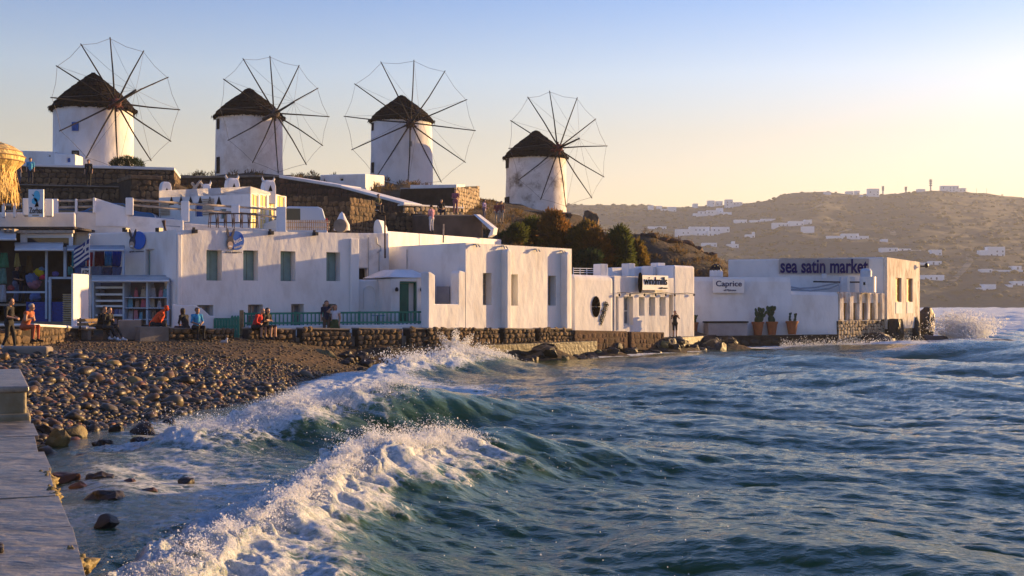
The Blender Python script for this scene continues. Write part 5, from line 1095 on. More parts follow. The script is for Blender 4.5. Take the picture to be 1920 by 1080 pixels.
for k, (px, row) in enumerate(pos):
    c, nm = cols[(k * 5 + row) % 6]; y = (558, 577.5, 599)[row]; p = W.pt(W.uz(px, y)[0], -.35, Z(y, 56.1) + .02); mb = MB(); w = .13 if k % 3 else .10; h = .30 + .06 * (k % 3)
    mb.add([p + Vector((-w, -.07, 0)), p + Vector((w, -.07, 0)), p + Vector((w, .07, 0)), p + Vector((-w, .07, 0)), p + Vector((-w * .7, -.03, h)), p + Vector((w * .7, -.03, h)), p + Vector((w * .7, .03, h)), p + Vector((-w * .7, .03, h))], [(0, 1, 5, 4), (1, 2, 6, 5), (2, 3, 7, 6), (3, 0, 4, 7), (4, 5, 6, 7), (3, 2, 1, 0)])
    b_ = emp('beach_bag', p, '%s bag on the %s shelf of the display case, number %d from the left' % (nm, rowname[row], [q for q in pos if q[1] == row].index((px, row)) + 1), 'bag', 'bags in the display case')
    mb.build('body', fmat('bag_' + nm, c), b_, bevel=.02); mb = MB(); mb.tube([p + Vector((-w * .4, 0, h)), p + Vector((-w * .3, 0, h + .12)), p + Vector((w * .3, 0, h + .12)), p + Vector((w * .4, 0, h))], .012, 5); mb.build('handle', fmat('bag_' + nm, c), b_)
for k, (px, y) in enumerate(((205, 584), (214, 584), (198, 602), (212, 602), (222, 584), (188, 548))):
    p = W.pt(W.uz(px, y)[0], -.3, Z(y + 6, 56.2)); mb = MB(); mb.box(p + Vector((0, 0, .12)), (.17, .25, .24)); o = mb.build('shoe_box', fmat('box_%d' % k, ((.3, .1, .13), (.12, .14, .3), (.25, .12, .14), (.3, .2, .2), (.2, .2, .3), (.1, .1, .12))[k]), None, bevel=.01)
    tag(o, ('dark red', 'navy', 'brick red', 'dusty rose', 'slate blue', 'near black')[k] + ' small box between the white louvre shelves', 'box', 'boxes in the display case')
# crate stack and sunlit pillar, cash sign, flag
t0 = P(127.5, 609, 56.0)
for k in range(14):
    zc = t0.z + .03 + k * .098; t = emp('crate', (t0.x, t0.y, zc - .045), 'pale wicker tray, ' + ('lowest', 'second', 'third', 'fourth', 'fifth', 'sixth', 'seventh', 'eighth', 'ninth', 'tenth', 'eleventh', 'twelfth', 'thirteenth', 'topmost')[k] + ' from below in the stack beside the sunlit pillar', 'crate', 'stacked wicker trays'); mb = MB(); mb.box((t0.x, t0.y, zc), (.33, .33, .05)); mb.build('tray', M['wood_pale'], t); mb = MB(); mb.box((t0.x, t0.y, zc + .033), (.36, .36, .014)); mb.build('rim', M['straw'], t)
A = fp(167, 53.6); Bq = fp(137.5, 52.0)
t = emp('pillar_wall', (A.x, A.y, 1.4), 'bright yellow sunlit white wall stub in front of the souvenir shop', 'pillar')
zt = Z(514, 53)
Wq = Wall(Bq, A)   # faces right, towards the sun
th = Wq.n * -.10
block('wall', [(*Bq, zt), (*A, zt), (*(A + th), zt), (*(Bq + th), zt)], .9, M['white'], t, bevel=.04)
sg = emp('cash_sign', P(160, 515, 54.2), 'small white ATM sign on top of the sunlit pillar', 'sign'); Ws = Wall(fp(152.5, 54.2), fp(168, 54.2)); mb = MB(); Ws.box(mb, 0, Ws.L, Z(515, 54.2), Z(503, 54.2), -.06, .0); mb.build('board', M['signwhite'], sg)
text('ATM', Ws, .04, Ws.L - .04, Z(513.5, 54.2), Z(506, 54.2), .004, M['ink'], sg)
# flag
fpole = P(168.3, 516, 54); t = emp('flagpole', fpole, 'thin white flagpole above the sunlit pillar', 'flagpole'); mb = MB(); mb.tube([P(169, 606, 54), P(167.2, 442, 54)], [.03, .022], 8); mb.build('pole', M['metal_white'], t)
mb = MB(); mb.blob(P(167.2, 440.5, 54), .05, .05, .06, 2, 0); mb.build('finial', M['metal_white'], t)
M['flag_blue'] = nmat('flag_blue', (.012, .03, .15), None, rough=.8); M['flag_white'] = nmat('flag_white', (.58, .55, .5), None, rough=.8)
nu, nv = 24, 18; H0 = P(167.5, 448, 53.95); H1 = P(168.3, 486, 53.95); fl = []
mbf = MB(); pts_ = {}
for i in range(nu + 1):
    for j in range(nv + 1):
        f, g = i / nu, j / nv; top = H0.lerp(H1, g); dx = -.66 * f - .04 * math.sin(g * 3); dz = -.45 * f + .02 * math.sin(f * 8); pts_[i, j] = top + Vector((dx, .10 * math.sin(f * 7 + g * 1.5) * f, dz))
for i in range(nu):
    for j in range(nv):
        canton = i < nu * .37 and j < nv * 5 / 9
        if canton: ci, cj = i / (nu * .37), j / (nv * 5 / 9); white = abs(ci - .5) < .1 or abs(cj - .5) < .1
        else: white = (j * 9 // nv) % 2 == 1
        mbf.mi = 1 if white else 0; mbf.quad(pts_[i, j], pts_[i + 1, j], pts_[i + 1, j + 1], pts_[i, j + 1])
o = mbf.build('flag', [M['flag_blue'], M['flag_white']], None, smooth=True, recalc=True); sm = o.modifiers.new('s', 'SOLIDIFY'); sm.thickness = .008; tag(o, 'blue and white striped flag with a cross hanging from the thin pole', 'flag')
# bird sign
Ws = Wall(fp(53, 56.9), fp(81.5, 56.9)); sg = emp('shop_sign', Ws.pt(Ws.L / 2, 0, Z(408, 56.9)), 'upright white board with cyan bird figure lettered Zorbas on the roof edge', 'sign'); mb = MB(); Ws.box(mb, 0, Ws.L, Z(407, 56.9), Z(355, 56.9), -.1, 0); mb.build('board', M['signwhite'], sg, bevel=.015)
text('Zorbas', Ws, Ws.L * .08, Ws.L * .92, Z(400, 56.9), Z(389, 56.9), .004, M['ink'], sg)
def dis(cx, cy, rx, ry, m, nm):
    u_, z_ = Ws.uz(cx, cy); k = 56.9 / F; MB().prism([Ws.pt(u_ + rx * k * math.cos(a), .004, z_ + ry * k * math.sin(a)) for a in [2 * math.pi * q / 18 for q in range(18)]], (0, -.012, 0)).build(nm, m, sg)
dis(69, 368, 6, 11, M['cyan'], 'bird_body'); dis(65, 377, 5.5, 6, M['cyan'], 'bird_breast'); 
u_, z_ = Ws.uz(62, 366); MB().prism([Ws.pt(u_ - .05, .018, z_ + .05), Ws.pt(u_ + .06, .018, z_), Ws.pt(u_ + .02, .018, z_ - .05)], (0, -.01, 0)).build('bird_head', M['ink'], sg)
u_, z_ = Ws.uz(68.5, 382); MB().prism([Ws.pt(u_ - .08, .018, z_ - .14), Ws.pt(u_ + .1, .018, z_ - .12), Ws.pt(u_ + .03, .018, z_ + .16), Ws.pt(u_ - .02, .018, z_ + .02)], (0, -.01, 0)).build('dancer_figure', M['ink'], sg)
u0_, z0_ = Ws.uz(67, 404); mb = MB(); Ws.box(mb, u0_ - .15, u0_ + .15, z0_ - .02, z0_ + .03, .002, .012); mb.build('underline', M['stone_pale'], sg)
# black railing in front of the display case
t = emp('railing', P(275, 612, 54.6), 'thin black iron railing before the display case', 'railing')
for px in (250, 268, 290, 319): mb = MB(); mb.tube([P(px, 613, 54.6), P(px, 580, 54.6)], .022, 6); mb.build('post', M['black'], t)
mb = MB(); mb.tube([P(250, 581, 54.6), P(319, 580.5, 54.6)], .022, 6); mb.build('rail', M['black'], t)
mb = MB(); mb.tube([P(250, 611, 54.6), P(319, 611, 54.6)], .02, 6); mb.build('rail', M['black'], t)
# ---------------------------------------------------------------- vehicles on the upper road
def van():
    D = 73.0; c = fp(568, D); t = emp('van', (c.x, c.y, 6.3), 'white van with lit rear window parked behind the picket fence', 'van')
    # axis along -X (front to the left), rear faces right
    def V(x, y, z): a = .22; return Vector((c.x + x * math.cos(a) - y * math.sin(a), c.y + x * math.sin(a) + y * math.cos(a), 6.12 + z))
    zs = [(-2.6, .35, .4, 1.0), (-2.5, .35, .9, 1.15), (-1.9, .35, 1.25, 1.3), (-1.1, .35, 2.1, 2.15), (.5, .35, 2.2, 2.2), (1.0, .35, 2.12, 2.12), (1.25, .4, 1.5, 1.5), (1.32, .4, .9, .9)]
    prof = [(-2.65, .4), (1.35, .4), (1.32, 1.1), (1.05, 2.08), (.8, 2.18), (-.9, 2.18), (-1.75, 1.35), (-2.5, 1.1), (-2.65, .8)]
    mb = MB(); mb.prism([V(x, -.9, z) for x, z in prof], V(0, .9, 0) - V(0, -.9, 0)); mb.build('body', nmat('van_paint', (.42, .52, .66), None, rough=.35), t, bevel=.09, seg=3)
    mb = MB(); mb.add([V(1.335, -.62, 1.16), V(1.335, .62, 1.16), V(1.11, .56, 1.95), V(1.11, -.56, 1.95)], [(0, 1, 2, 3)]); o = mb.build('rear_window', M['sun_curtain'], t); o.modifiers.new('s', 'SOLIDIFY').thickness = .02  # low sun on the rear glass put in as yellow pane colour
    for s in (-1, 1): mb = MB(); mb.box(V(1.27, s * .80, 1.15), (.1, .17, .75), Matrix.Rotation(.22, 3, 'Z')); mb.build('tail_light', fmat('tail_red', (.55, .02, .02), .3), t, bevel=.02)
    for x in (-1.9, .7):
        for s in (-1, 1): 
            p = V(x, s * .82, .33); d = V(0, s, 0) - V(0, 0, 0); mb = MB(); mb.tube([p - d * .1, p + d * .1], .33, 16); w_ = mb.build('wheel', M['black'], t); mb = MB(); mb.tube([p + d * .1, p + d * .115], .2, 12); mb.build('rim', M['grey_metal'], w_)
    mb = MB(); mb.add([V(-.95, -.905, 2.05), V(-1.65, -.905, 1.4), V(-.2, -.905, 1.4), V(-.2, -.905, 2.05)], [(0, 1, 2, 3)]); o = mb.build('side_window', M['glass'], t); o.modifiers.new('s', 'SOLIDIFY').thickness = .015
van()
def car(px, D, rot, col, label, zb=6.2):
    c = fp(px, D); t = emp('car', (c.x, c.y, zb), label, 'car', 'cars parked behind the roof terrace')
    def V(x, y, z): return Vector((c.x + x * math.cos(rot) - y * math.sin(rot), c.y + x * math.sin(rot) + y * math.cos(rot), zb + z))
    mb = MB(); pr = [(-2.0, .3), (2.0, .3), (2.05, .75), (1.9, .92), (1.0, 1.0), (.45, 1.42), (-.9, 1.45), (-1.6, 1.02), (-2.0, .95), (-2.08, .6)]
    mb.prism([V(x, -.82, z) for x, z in pr], V(0, .82, 0) - V(0, -.82, 0)); mb.build('body', nmat('car_paint', col, None, rough=.3), t, bevel=.08, seg=3)
    for s in (-1, 1):
        mb = MB(); mb.prism([V(.85, s * .822, 1.0), V(.4, s * .822, 1.36), V(-.85, s * .822, 1.38), V(-1.4, s * .822, 1.0)], (V(0, s * .01, 0) - V(0, 0, 0))); mb.build('side_window', M['glass'], t)
    mb = MB(); mb.prism([V(1.0, -.7, 1.03), V(1.0, .7, 1.03), V(.52, .62, 1.42), V(.52, -.62, 1.42)], V(.03, 0, .02) - V(0, 0, 0)); mb.build('windscreen', M['glass'], t)
    for x in (-1.25, 1.25):
        for s in (-1, 1): p = V(x, s * .76, .31); d = V(0, s, 0) - V(0, 0, 0); mb = MB(); mb.tube([p - d * .09, p + d * .09], .31, 16); w_ = mb.build('wheel', M['black'], t); mb = MB(); mb.tube([p + d * .09, p + d * .1], .19, 12); mb.build('rim', M['grey_metal'], w_)
    for s in (-1, 1): mb = MB(); mb.box(V(2.03, s * .6, .72), (.06, .25, .14), Matrix.Rotation(rot, 3, 'Z')); mb.build('headlight', M['metal_white'], t)
car(128, 68, .15, (.015, .03, .06), 'dark car behind the pole railing right of the bird sign', 6.35)
car(222, 69, .1, (.02, .10, .22), 'blue car roof showing above the sloping ramp wall', 6.75)
car(285, 72.0, .12, (.02, .02, .025), 'black car behind the post railing left of the roof house', 6.3)
# picket fence by the van
t = emp('picket_fence', P(578, 430, 67.5), 'pale sunlit picket fence below the van', 'fence')
for k in range(23): px = 538 + k * 3.55; D = 66.5 + k * .11; mb = MB(); mb.box(P(px, 422, D), (.055, .03, 19 * D / F)); mb.build('picket', M['wood_pale'], t)
for y in (417, 426): mb = MB(); mb.tube([P(537, y, 66.6), P(618, y, 69.0)], .03, 5); mb.build('rail', M['wood_pale'], t)
# ---------------------------------------------------------------- promenade sea wall: segments of individual stones
WL1, WL2 = Wall(fp(300, 52), fp(801, 60.0)), Wall(fp(801, 60.0), fp(1078, 68.5))
WL = WL1
def wall_seg(x0, x1, y0, y1, label, k, mat='stone', twist=.0, depth=.55, build_stones=True):
    """one segment of the sea wall; its stones are parts"""
    WL = WL1 if x1 < 800 else WL2
    ua, ub = WL.uz(x0, 620)[0], WL.uz(x1, 620)[0]; A = WL.A + WL.e * ua; B = WL.A + WL.e * ub + WL.n * -twist
    W = Wall(A, B); zb = gz(*((A + B) / 2)) - .25; Da, Db = A.y, B.y; zt = (Z(y0, Da), Z(y0 + (y1 - y0), Db))
    t = emp('sea_wall', (*((A + B) / 2), zb), label, 'stone wall', 'stone sea wall pieces along the promenade'); q = W.n * depth
    block('core', [(*A, zt[0]), (*B, zt[1]), (*(B - q), zt[1]), (*(A - q), zt[0])], zb - .3, M['mortar'] if build_stones else M[mat], t, bevel=0 if build_stones else .03)
    if build_stones:
        rs = np.random.RandomState(k); lay = stone_layout(W, lambda u: zb + .08, lambda u: lerp(zt[0], zt[1], u / W.L) + .06, .23, rs); ms = stone_meshes()
        for u_, z_, hw, hh in lay:
            me = ms[rs.randint(len(ms))][0]; o = bpy.data.objects.new('stone', SM[mat, rs.randint(7)]); COL.objects.link(o); o.parent = t
            o.location = W.pt(u_, .0, z_) - t.location; o.scale = (hw, .14 * rs.uniform(.8, 1.5), hh); o.rotation_euler = (0, rs.uniform(-.2, .2), math.atan2(W.e.y, W.e.x))
        mb = MB(); mb.prism([W.pt(-.02, .05, zt[0] - .03), W.pt(W.L + .02, .05, zt[1] - .03), W.pt(W.L + .02, -depth - .04, zt[1] - .03), W.pt(-.02, -depth - .04, zt[0] - .03)], (0, 0, .07)); mb.build('coping', M['concrete'], t, bevel=.02)
    return t
SM = {}
for mt in ('stone', 'stone_red'):
    for k in range(7): me = stone_meshes()[k][0].copy(); me.materials.append(M[mt]); SM[mt, k] = me
names = ['stone sea wall piece behind the seated man in blue', 'stone sea wall piece behind the couple in red and black', 'stone sea wall piece in front of the standing couple', 'stone sea wall piece below the left part of the white plinth', 'stone sea wall piece under the green door porch', 'stone sea wall piece below the open window bay', 'stone sea wall piece below the first tall window', 'stone sea wall piece below the left buttress', 'stone sea wall piece at the shaded house corner']
for k, (x0, x1) in enumerate(((318, 440), (466, 556), (568, 657), (672, 755), (769, 799), (802, 850), (857, 936), (946, 1003), (1012, 1074))): wall_seg(x0, x1, 616, 616 + (x1 - x0) * .02, names[k], 40 + k, twist=.06)
wall_seg(262, 317, 612, 613, 'smooth dark grey bench wall left of the stone sea wall', 60, 'concrete', build_stones=False)
for k, (x0, x1, m_) in enumerate(((1078, 1177, 'concrete'), (1183, 1246, 'concrete'))):
    W = Wall(fp(1075, 68.2), fp(1260, 75)); a, b = W.A + W.e * W.uz(x0, 625)[0], W.A + W.e * W.uz(x1, 625)[0]; Wk = Wall(a, b)
    t = emp('sea_wall', (*a, .7), ('brownish sea wall block below the wheel emblem', 'brownish sea wall block in front of the bar windows')[k], 'stone wall'); q = Wk.n * .6
    block('core', [(*a, Z(619 + k * 3, a.y)), (*b, Z(621 + k * 2, b.y)), (*(b - q), Z(621 + k * 2, b.y)), (*(a - q), Z(619 + k * 3, a.y))], .2, M['stone_red'], t, bevel=.05)
    rs = np.random.RandomState(70 + k); V, Fc = stones_joined(Wk, stone_layout(Wk, lambda u: .3, lambda u: Z(621, a.y), .3, rs), rs, proud=.04); so = np_mesh('stones', V, Fc, M['stone_red'], smooth=False, parent=t); so['kind'] = 'stuff'
# rear base of the promenade: slab under the houses
mb = MB(); mb.prism([Vector((*q_, -.4)) for q_ in (WL1.A - WL1.e - WL1.n * .3, WL1.B - WL1.n * .3, WL2.B - WL2.n * .3, WL2.B - WL2.n * 4, WL1.B - WL1.n * 5, WL1.A - WL1.n * 6)], (0, 0, 1.72)); o = mb.build('pavement', M['concrete'], None); tag(o, kind='structure')
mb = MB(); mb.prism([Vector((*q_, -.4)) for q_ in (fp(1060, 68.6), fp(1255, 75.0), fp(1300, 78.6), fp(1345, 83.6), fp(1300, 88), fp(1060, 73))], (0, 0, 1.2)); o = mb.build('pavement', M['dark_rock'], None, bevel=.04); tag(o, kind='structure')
# ledge along the foot of the wall
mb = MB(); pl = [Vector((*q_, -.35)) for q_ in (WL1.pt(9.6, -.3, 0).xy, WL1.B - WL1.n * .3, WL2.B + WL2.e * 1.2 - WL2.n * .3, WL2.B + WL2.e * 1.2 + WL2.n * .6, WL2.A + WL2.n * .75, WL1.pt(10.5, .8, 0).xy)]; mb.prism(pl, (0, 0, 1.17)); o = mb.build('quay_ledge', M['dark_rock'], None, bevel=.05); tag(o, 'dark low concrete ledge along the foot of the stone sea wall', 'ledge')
# white plinth with the green balustrade
A, B = fp(466, 57.2), fp(802, 61.0); Wp_ = Wall(A, B); t = emp('plinth', (*A, 1.2), 'low white plinth carrying the green balustrade', 'plinth')
block('wall', [(*A, Z(611, 57.2)), (*B, Z(608, 61.0)), (*(B - Wp_.n * .4), Z(608, 61.0)), (*(A - Wp_.n * .4), Z(611, 57.2))], .8, M['white'], t, bevel=.04)
A, B = fp(457, 57.1), fp(798, 61.05); Wf_ = Wall(A, B); t = emp('balustrade', (*A, 1.8), 'long green wooden balustrade before the white house', 'fence')
def fz(px, y): return Wf_.pt(Wf_.uz(px, y)[0], -.2, Wf_.uz(px, y)[1])
for k, px in enumerate(np.linspace(459, 796, 46)):
    thick = k in (0, 13, 29, 45); a, b = fz(px, 611 - (px - 459) * .008), fz(px, 587.5 - (px - 459) * .006); mb = MB(); mb.box((a + b) / 2, (.12 if thick else .055, .06, (b - a).z + (.12 if thick else 0))); mb.build('post' if thick else 'baluster', M['greenfence'], t)
for ya, yb in ((588.5, 585), (606.5, 604)): mb = MB(); a, b = fz(457, ya), fz(798, yb); mb.prism([a + Vector((0, -.05, -.04)), b + Vector((0, -.05, -.04)), b + Vector((0, .05, -.04)), a + Vector((0, .05, -.04))], (0, 0, .085)); mb.build('rail', M['greenfence'], t)
o = MB().box(P(453, 604, 56.2), (.16, .16, 1.05)).build('gate_post', M['wood'], None, bevel=.02); tag(o, 'pale wooden post between the green gate and the balustrade', 'post')
t = emp('picket_gate', P(425, 622, 55.6), 'green picket gate with rounded boards', 'gate')
for k in range(9):
    px = 403 + k * 5.4; c = P(px, 612, 55.6); w = .115; h = 46 * 55.6 / F if px > 432 else 34 * 55.6 / F; b0 = c + Vector((0, 0, -h * .55)); mb = MB()
    mb.prism([b0 + Vector((-w / 2, 0, 0)), b0 + Vector((w / 2, 0, 0)), b0 + Vector((w / 2, 0, h * .93)), b0 + Vector((w * .25, 0, h * .985)), b0 + Vector((0, 0, h)), b0 + Vector((-w * .25, 0, h * .985)), b0 + Vector((-w / 2, 0, h * .93))], (0, .03, 0)); mb.build('board', M['greenfence'], t)
for y in (598, 612): mb = MB(); a = P(402, y, 55.66); b = P(447, y, 55.66); mb.box((a + b) / 2, ((b - a).x, .03, .08)); mb.build('rail', M['greenfence'], t)
o = MB().box(P(339, 602, 56.0), (.14, .14, 1.3)).build('gate_post', M['green'], None); tag(o, 'dark green post by the curved white stair wall', 'post')
mb = MB(); W5 = Wall(fp(322, 55.2), fp(400, 56.0)); pr = [(0, .9), (W5.L, .9), (W5.L, Z(592, 56)), (W5.uz(390, 592)[0], Z(592, 56)), (W5.uz(383, 585)[0], Z(585, 55.8)), (W5.uz(375, 578)[0], Z(578, 55.8)), (W5.uz(360, 572)[0], Z(572, 55.6)), (W5.uz(335, 572)[0], Z(573, 55.4)), (0, Z(570, 55.2))]
mb.prism([W5.pt(u_, .35, z_) for u_, z_ in pr], -Vector((W5.n.x, W5.n.y, 0)) * .3); o = mb.build('stair_wall', M['white'], None, bevel=.03); tag(o, 'curved white stair wall behind the seated man in blue', 'wall')
# low stone wall with pale ledge on the left, concrete block, bench, long kerb stone
stone_wall('low_wall', fp(62, 46.5), fp(176, 53.2), (gz(*fp(62, 46.5)) - .1, gz(*fp(176, 53.2)) - .1), (Z(611, 46.5), Z(617, 53.2)), 1.2, 'low stone wall with pale top left of the bench', 'stone', .22, cap=.10, seed=33, capmat='white_old')
stone_wall('low_wall', fp(-20, 43.6), fp(58, 45.6), (1.0, 1.0), (Z(618, 43.6), Z(617, 45.6)), .8, 'rough stone seat wall under the seated woman in orange', 'stone', .26, seed=34, cat='stone wall')
c = fp(243, 52.6); o = MB().box((c.x, c.y, 1.72), (.92, .6, .85), Matrix.Rotation(.3, 3, 'Z')).build('concrete_block', nmat('pink_concrete', (.36, .27, .21), (.28, .21, .16), 3, .9, .3), None, bevel=.04); tag(o, 'pinkish concrete block between the bench and the hooded person', 'block')
c = P(52, 649, 41.5); mb = MB(); mb.box((c.x, c.y, gz(c.x, c.y) + .12), (1.55, .5, .32), Matrix.Rotation(-.12, 3, 'Z')); o = mb.build('kerb_stone', M['concrete'], None, bevel=.1, seg=4); tag(o, 'long rounded kerb stone lying at the top of the beach', 'stone')
t = emp('bench', (*fp(182, 51.5), gz(*fp(182, 51.5))), 'wooden bench with stone supports seating the couple in black', 'bench'); gzb = gz(*fp(182, 51.5))
bx = fp(182, 51.5)
def bb(x, y, z): a = -.55; return Vector((bx.x + x * math.cos(a) - y * math.sin(a), bx.y + x * math.sin(a) + y * math.cos(a), gzb + z))
Mr = Matrix.Rotation(-.55, 3, 'Z')
for y in (-.55, .55): mb = MB(); mb.box(bb(0, y, .19), (.42, .16, .38), Mr); mb.build('support', M['concrete'], t, bevel=.02)
for x in (-.16, 0, .16): mb = MB(); mb.box(bb(x, 0, .41), (.13, 1.5, .045), Mr); mb.build('seat_slat', M['wood'], t)
for z in (.62, .78): mb = MB(); mb.box(bb(-.27, 0, z), (.04, 1.5, .12), Mr); mb.build('back_slat', M['wood'], t)
for y in (-.6, .6): mb = MB(); mb.box(bb(-.29, y, .6), (.04, .05, .55), Mr); mb.build('back_post', M['black'], t)
# bistro set behind the balustrade
t = emp('bistro_table', P(708, 604, 60.9), 'dark bistro table behind the green balustrade', 'table'); c = P(708, 604, 61.2); mb = MB(); mb.lathe(c + Vector((0, 0, .3)), [(0, 0), (.35, 0), (.35, .03), (0, .03)], 16); mb.build('top', M['blue_paint'], t); mb = MB(); mb.tube([c + Vector((0, 0, -.4)), c + Vector((0, 0, .3))], .03, 6); mb.build('leg', M['black'], t)
# ---------------------------------------------------------------- foreground quay
M['wet_stone'] = nmat('wet_paving', (.30, .265, .205), (.14, .12, .09), 2.2, .3, 1.0, 5, c3=(.045, .04, .032), s3=1.1, dist=.06, spec=.6, stretch=(.75, 1.2, 1))
M['mossy'] = nmat('mossy_step_stone', (.25, .22, .15), (.12, .10, .05), 1.8, .6, .6, 8, c3=(.13, .12, .03), s3=1.5, dist=.03)
E0, E1 = Vector((-2.3, 7.2)), Vector((-8.0, 21.1)); ed = (E1 - E0).normalized(); en = Vector((ed.y, -ed.x))   # right-hand edge
t = emp('quay', (-6, 14, 0), 'wet stone quay with steps at the lower left corner', 'quay')
mb = MB(); mb.prism([Vector((*E0, -.8)), Vector((*E1, -.8)), Vector((*(E1 + Vector((-9, -3))), -.8)), Vector((*(E0 + Vector((-9, -3))), -.8))], (0, 0, 1.682)); mb.build('core', M['mossy'], t)
rs = random.Random(3); Lq = (E1 - E0).length; w = 0.0
while w < 8.5:
    dw = rs.uniform(.45, .95); v = rs.uniform(-.4, 0)
    while v < Lq - .1:
        dv = rs.uniform(1.1, 2.6); v0, v1 = max(v, 0), min(v + dv, Lq - .02); g_ = .003
        jt = lambda: (rs.uniform(-.03, .10) if w == 0 else rs.uniform(-.02, .02))
        a = E0 + ed * (v0 + g_) - en * (w + g_ - jt()); b = E0 + ed * (v1 - g_) - en * (w + g_ - jt()); c_ = E0 + ed * (v1 - g_) - en * (w + dw - g_); d_ = E0 + ed * (v0 + g_) - en * (w + dw - g_)
        h = .055 + rs.uniform(-.005, .005); mb = MB(); tl = [rs.uniform(-.006, .006) for _ in range(4)]
        vs_ = [Vector((*p, .84)) for p in (a, b, c_, d_)] + [Vector((*p, .84 + h + tl[i])) for i, p in enumerate((a, b, c_, d_))]
        mb.add(vs_, [(0, 1, 2, 3), (4, 5, 6, 7), (0, 1, 5, 4), (1, 2, 6, 5), (2, 3, 7, 6), (3, 0, 4, 7)]); mb.build('paving_slab', M['wet_stone'], t, bevel=.006)
        v += dv
    w += dw
# cobbled gutter across the quay
for k in range(26):
    for j in range(2):
        p = E0 + ed * (3.05 + j * .14) - en * (.55 + k * .15); mb = MB(); mb.box((p.x, p.y, .915), (.13, .12, .05), Matrix.Rotation(math.atan2(en.y, en.x), 3, 'Z')); mb.build('gutter_sett', M['dark_rock'], t, bevel=.02)
for (s0, s1, z0, z1, inset) in ((0, 6.0, .83, 1.42, 0), (-.18, 5.9, .83, 1.0, .06)):   # steps
    a = E1 + ed * s0; b = E1 + ed * s1; mb = MB(); mb.prism([Vector((*(a + en * inset), z0)), Vector((*(b + en * inset), z0)), Vector((*(b - en * 8), z0)), Vector((*(a - en * 8), z0))], (0, 0, z1 - z0)); mb.build('step', M['mossy'], t, bevel=.05, seg=3)
a = E1 + ed * .02; mb = MB(); mb.prism([Vector((*(a + en * .04 - ed * .05), 1.34)), Vector((*(a + ed * 6 + en * .04), 1.34)), Vector((*(a + ed * 6 - en * 8), 1.34)), Vector((*(a - en * 8 - ed * .05), 1.34))], (0, 0, .11)); mb.build('tread', M['wet_stone'], t, bevel=.035, seg=3)
M['gold_rock'] = nmat('weedy_sun_gold_rock', (.24, .18, .06), (.09, .07, .03), 3, .6, .8, 9, dist=.04)  # weedy tone that also carries sunlight on the broken quay edge
k = 0
for s0, n_, zz in ((2.0, 5, .80), (2.9, 12, .86), (5.3, 4, .7), (6.4, 18, .84), (7.5, 22, .86), (8.3, 9, .80), (9.3, 6, .72), (11.2, 4, .7), (13.0, 4, .68)):     # broken mortar and stones along the edge, sunlit gold put into their colour
    for j in range(n_):
        p = E0 + ed * (s0 + rs.gauss(0, .28)) + en * rs.uniform(-.03, .07); r = rs.uniform(.03, .085)
        mb = MB(); mb.blob((p.x, p.y, zz - .03 + rs.uniform(-.3, .05)), r, r * rs.uniform(.8, 1.6), r * rs.uniform(.6, 1.2), 3, .55, k, 2.2); mb.build('edge_stone', M['gold_rock'], t, smooth=True); k += 1
# ---------------------------------------------------------------- rocks in the water and along the shore
def rock_at(px, py, wpx, hpx, label, seed, zoff=0.0, group=None, mat='dark_rock', D=None):
    D = D or CAM_H * F / (py - HY); x, y = fp(px, D); r = wpx * D / F / 2; h = hpx * D / F
    return add_blob_rock('boulder', (x, y, h * .35 + zoff), (r * 1.05, r * .8, h * .75), M[mat], label, 'rock', group or 'rocks in the shallows', seed)
M['red_rock'] = nmat('red_weed_rock', (.11, .045, .025), (.04, .025, .02), 2.2, .5, .8, 6, dist=.05)
for k, (px, py, w, h, l, m_) in enumerate(((118, 908, 70, 22, 'low reddish rock nearest the quay edge', 'red_rock'), (150, 922, 45, 16, 'brown rock left of the dark rock pile', 'red_rock'), (190, 908, 60, 20, 'black slab rock topping the rock pile in the shallows', 'dark_rock'), (205, 945, 75, 26, 'biggest black rock of the pile in the shallows', 'dark_rock'), (243, 916, 30, 18, 'reddish rock right of the rock pile', 'red_rock'), (278, 931, 52, 17, 'separate reddish flat rock further right', 'red_rock'), (200, 990, 52, 24, 'pointed black rock in the near surf', 'dark_rock'),
        (108, 838, 48, 30, 'large weedy boulder at the left beach end', 'gold_rock'), (88, 822, 40, 24, 'dark boulder against the quay steps', 'dark_rock'), (138, 822, 44, 26, 'brown weedy boulder near the waterline', 'gold_rock'), (219, 815, 28, 18, 'grey round boulder standing in shallow water', 'dark_rock'), (268, 818, 52, 22, 'long dark boulder with foam behind it', 'dark_rock'), (316, 800, 30, 14, 'small dark boulder off the beach edge', 'dark_rock'), (262, 833, 34, 14, 'low wet rock before the long dark boulder', 'dark_rock'), (350, 908, 40, 12, 'small rock barely breaking the surf', 'dark_rock'), (352, 815, 24, 10, 'tiny wet rock right of the boulders', 'dark_rock'), (192, 842, 40, 16, 'half drowned flat rock in the wash', 'dark_rock'), (150, 862, 26, 12, 'small brown rock in the wash', 'red_rock'))): rock_at(px, py, w, h, l, 200 + k, mat=m_)
rs = random.Random(8)
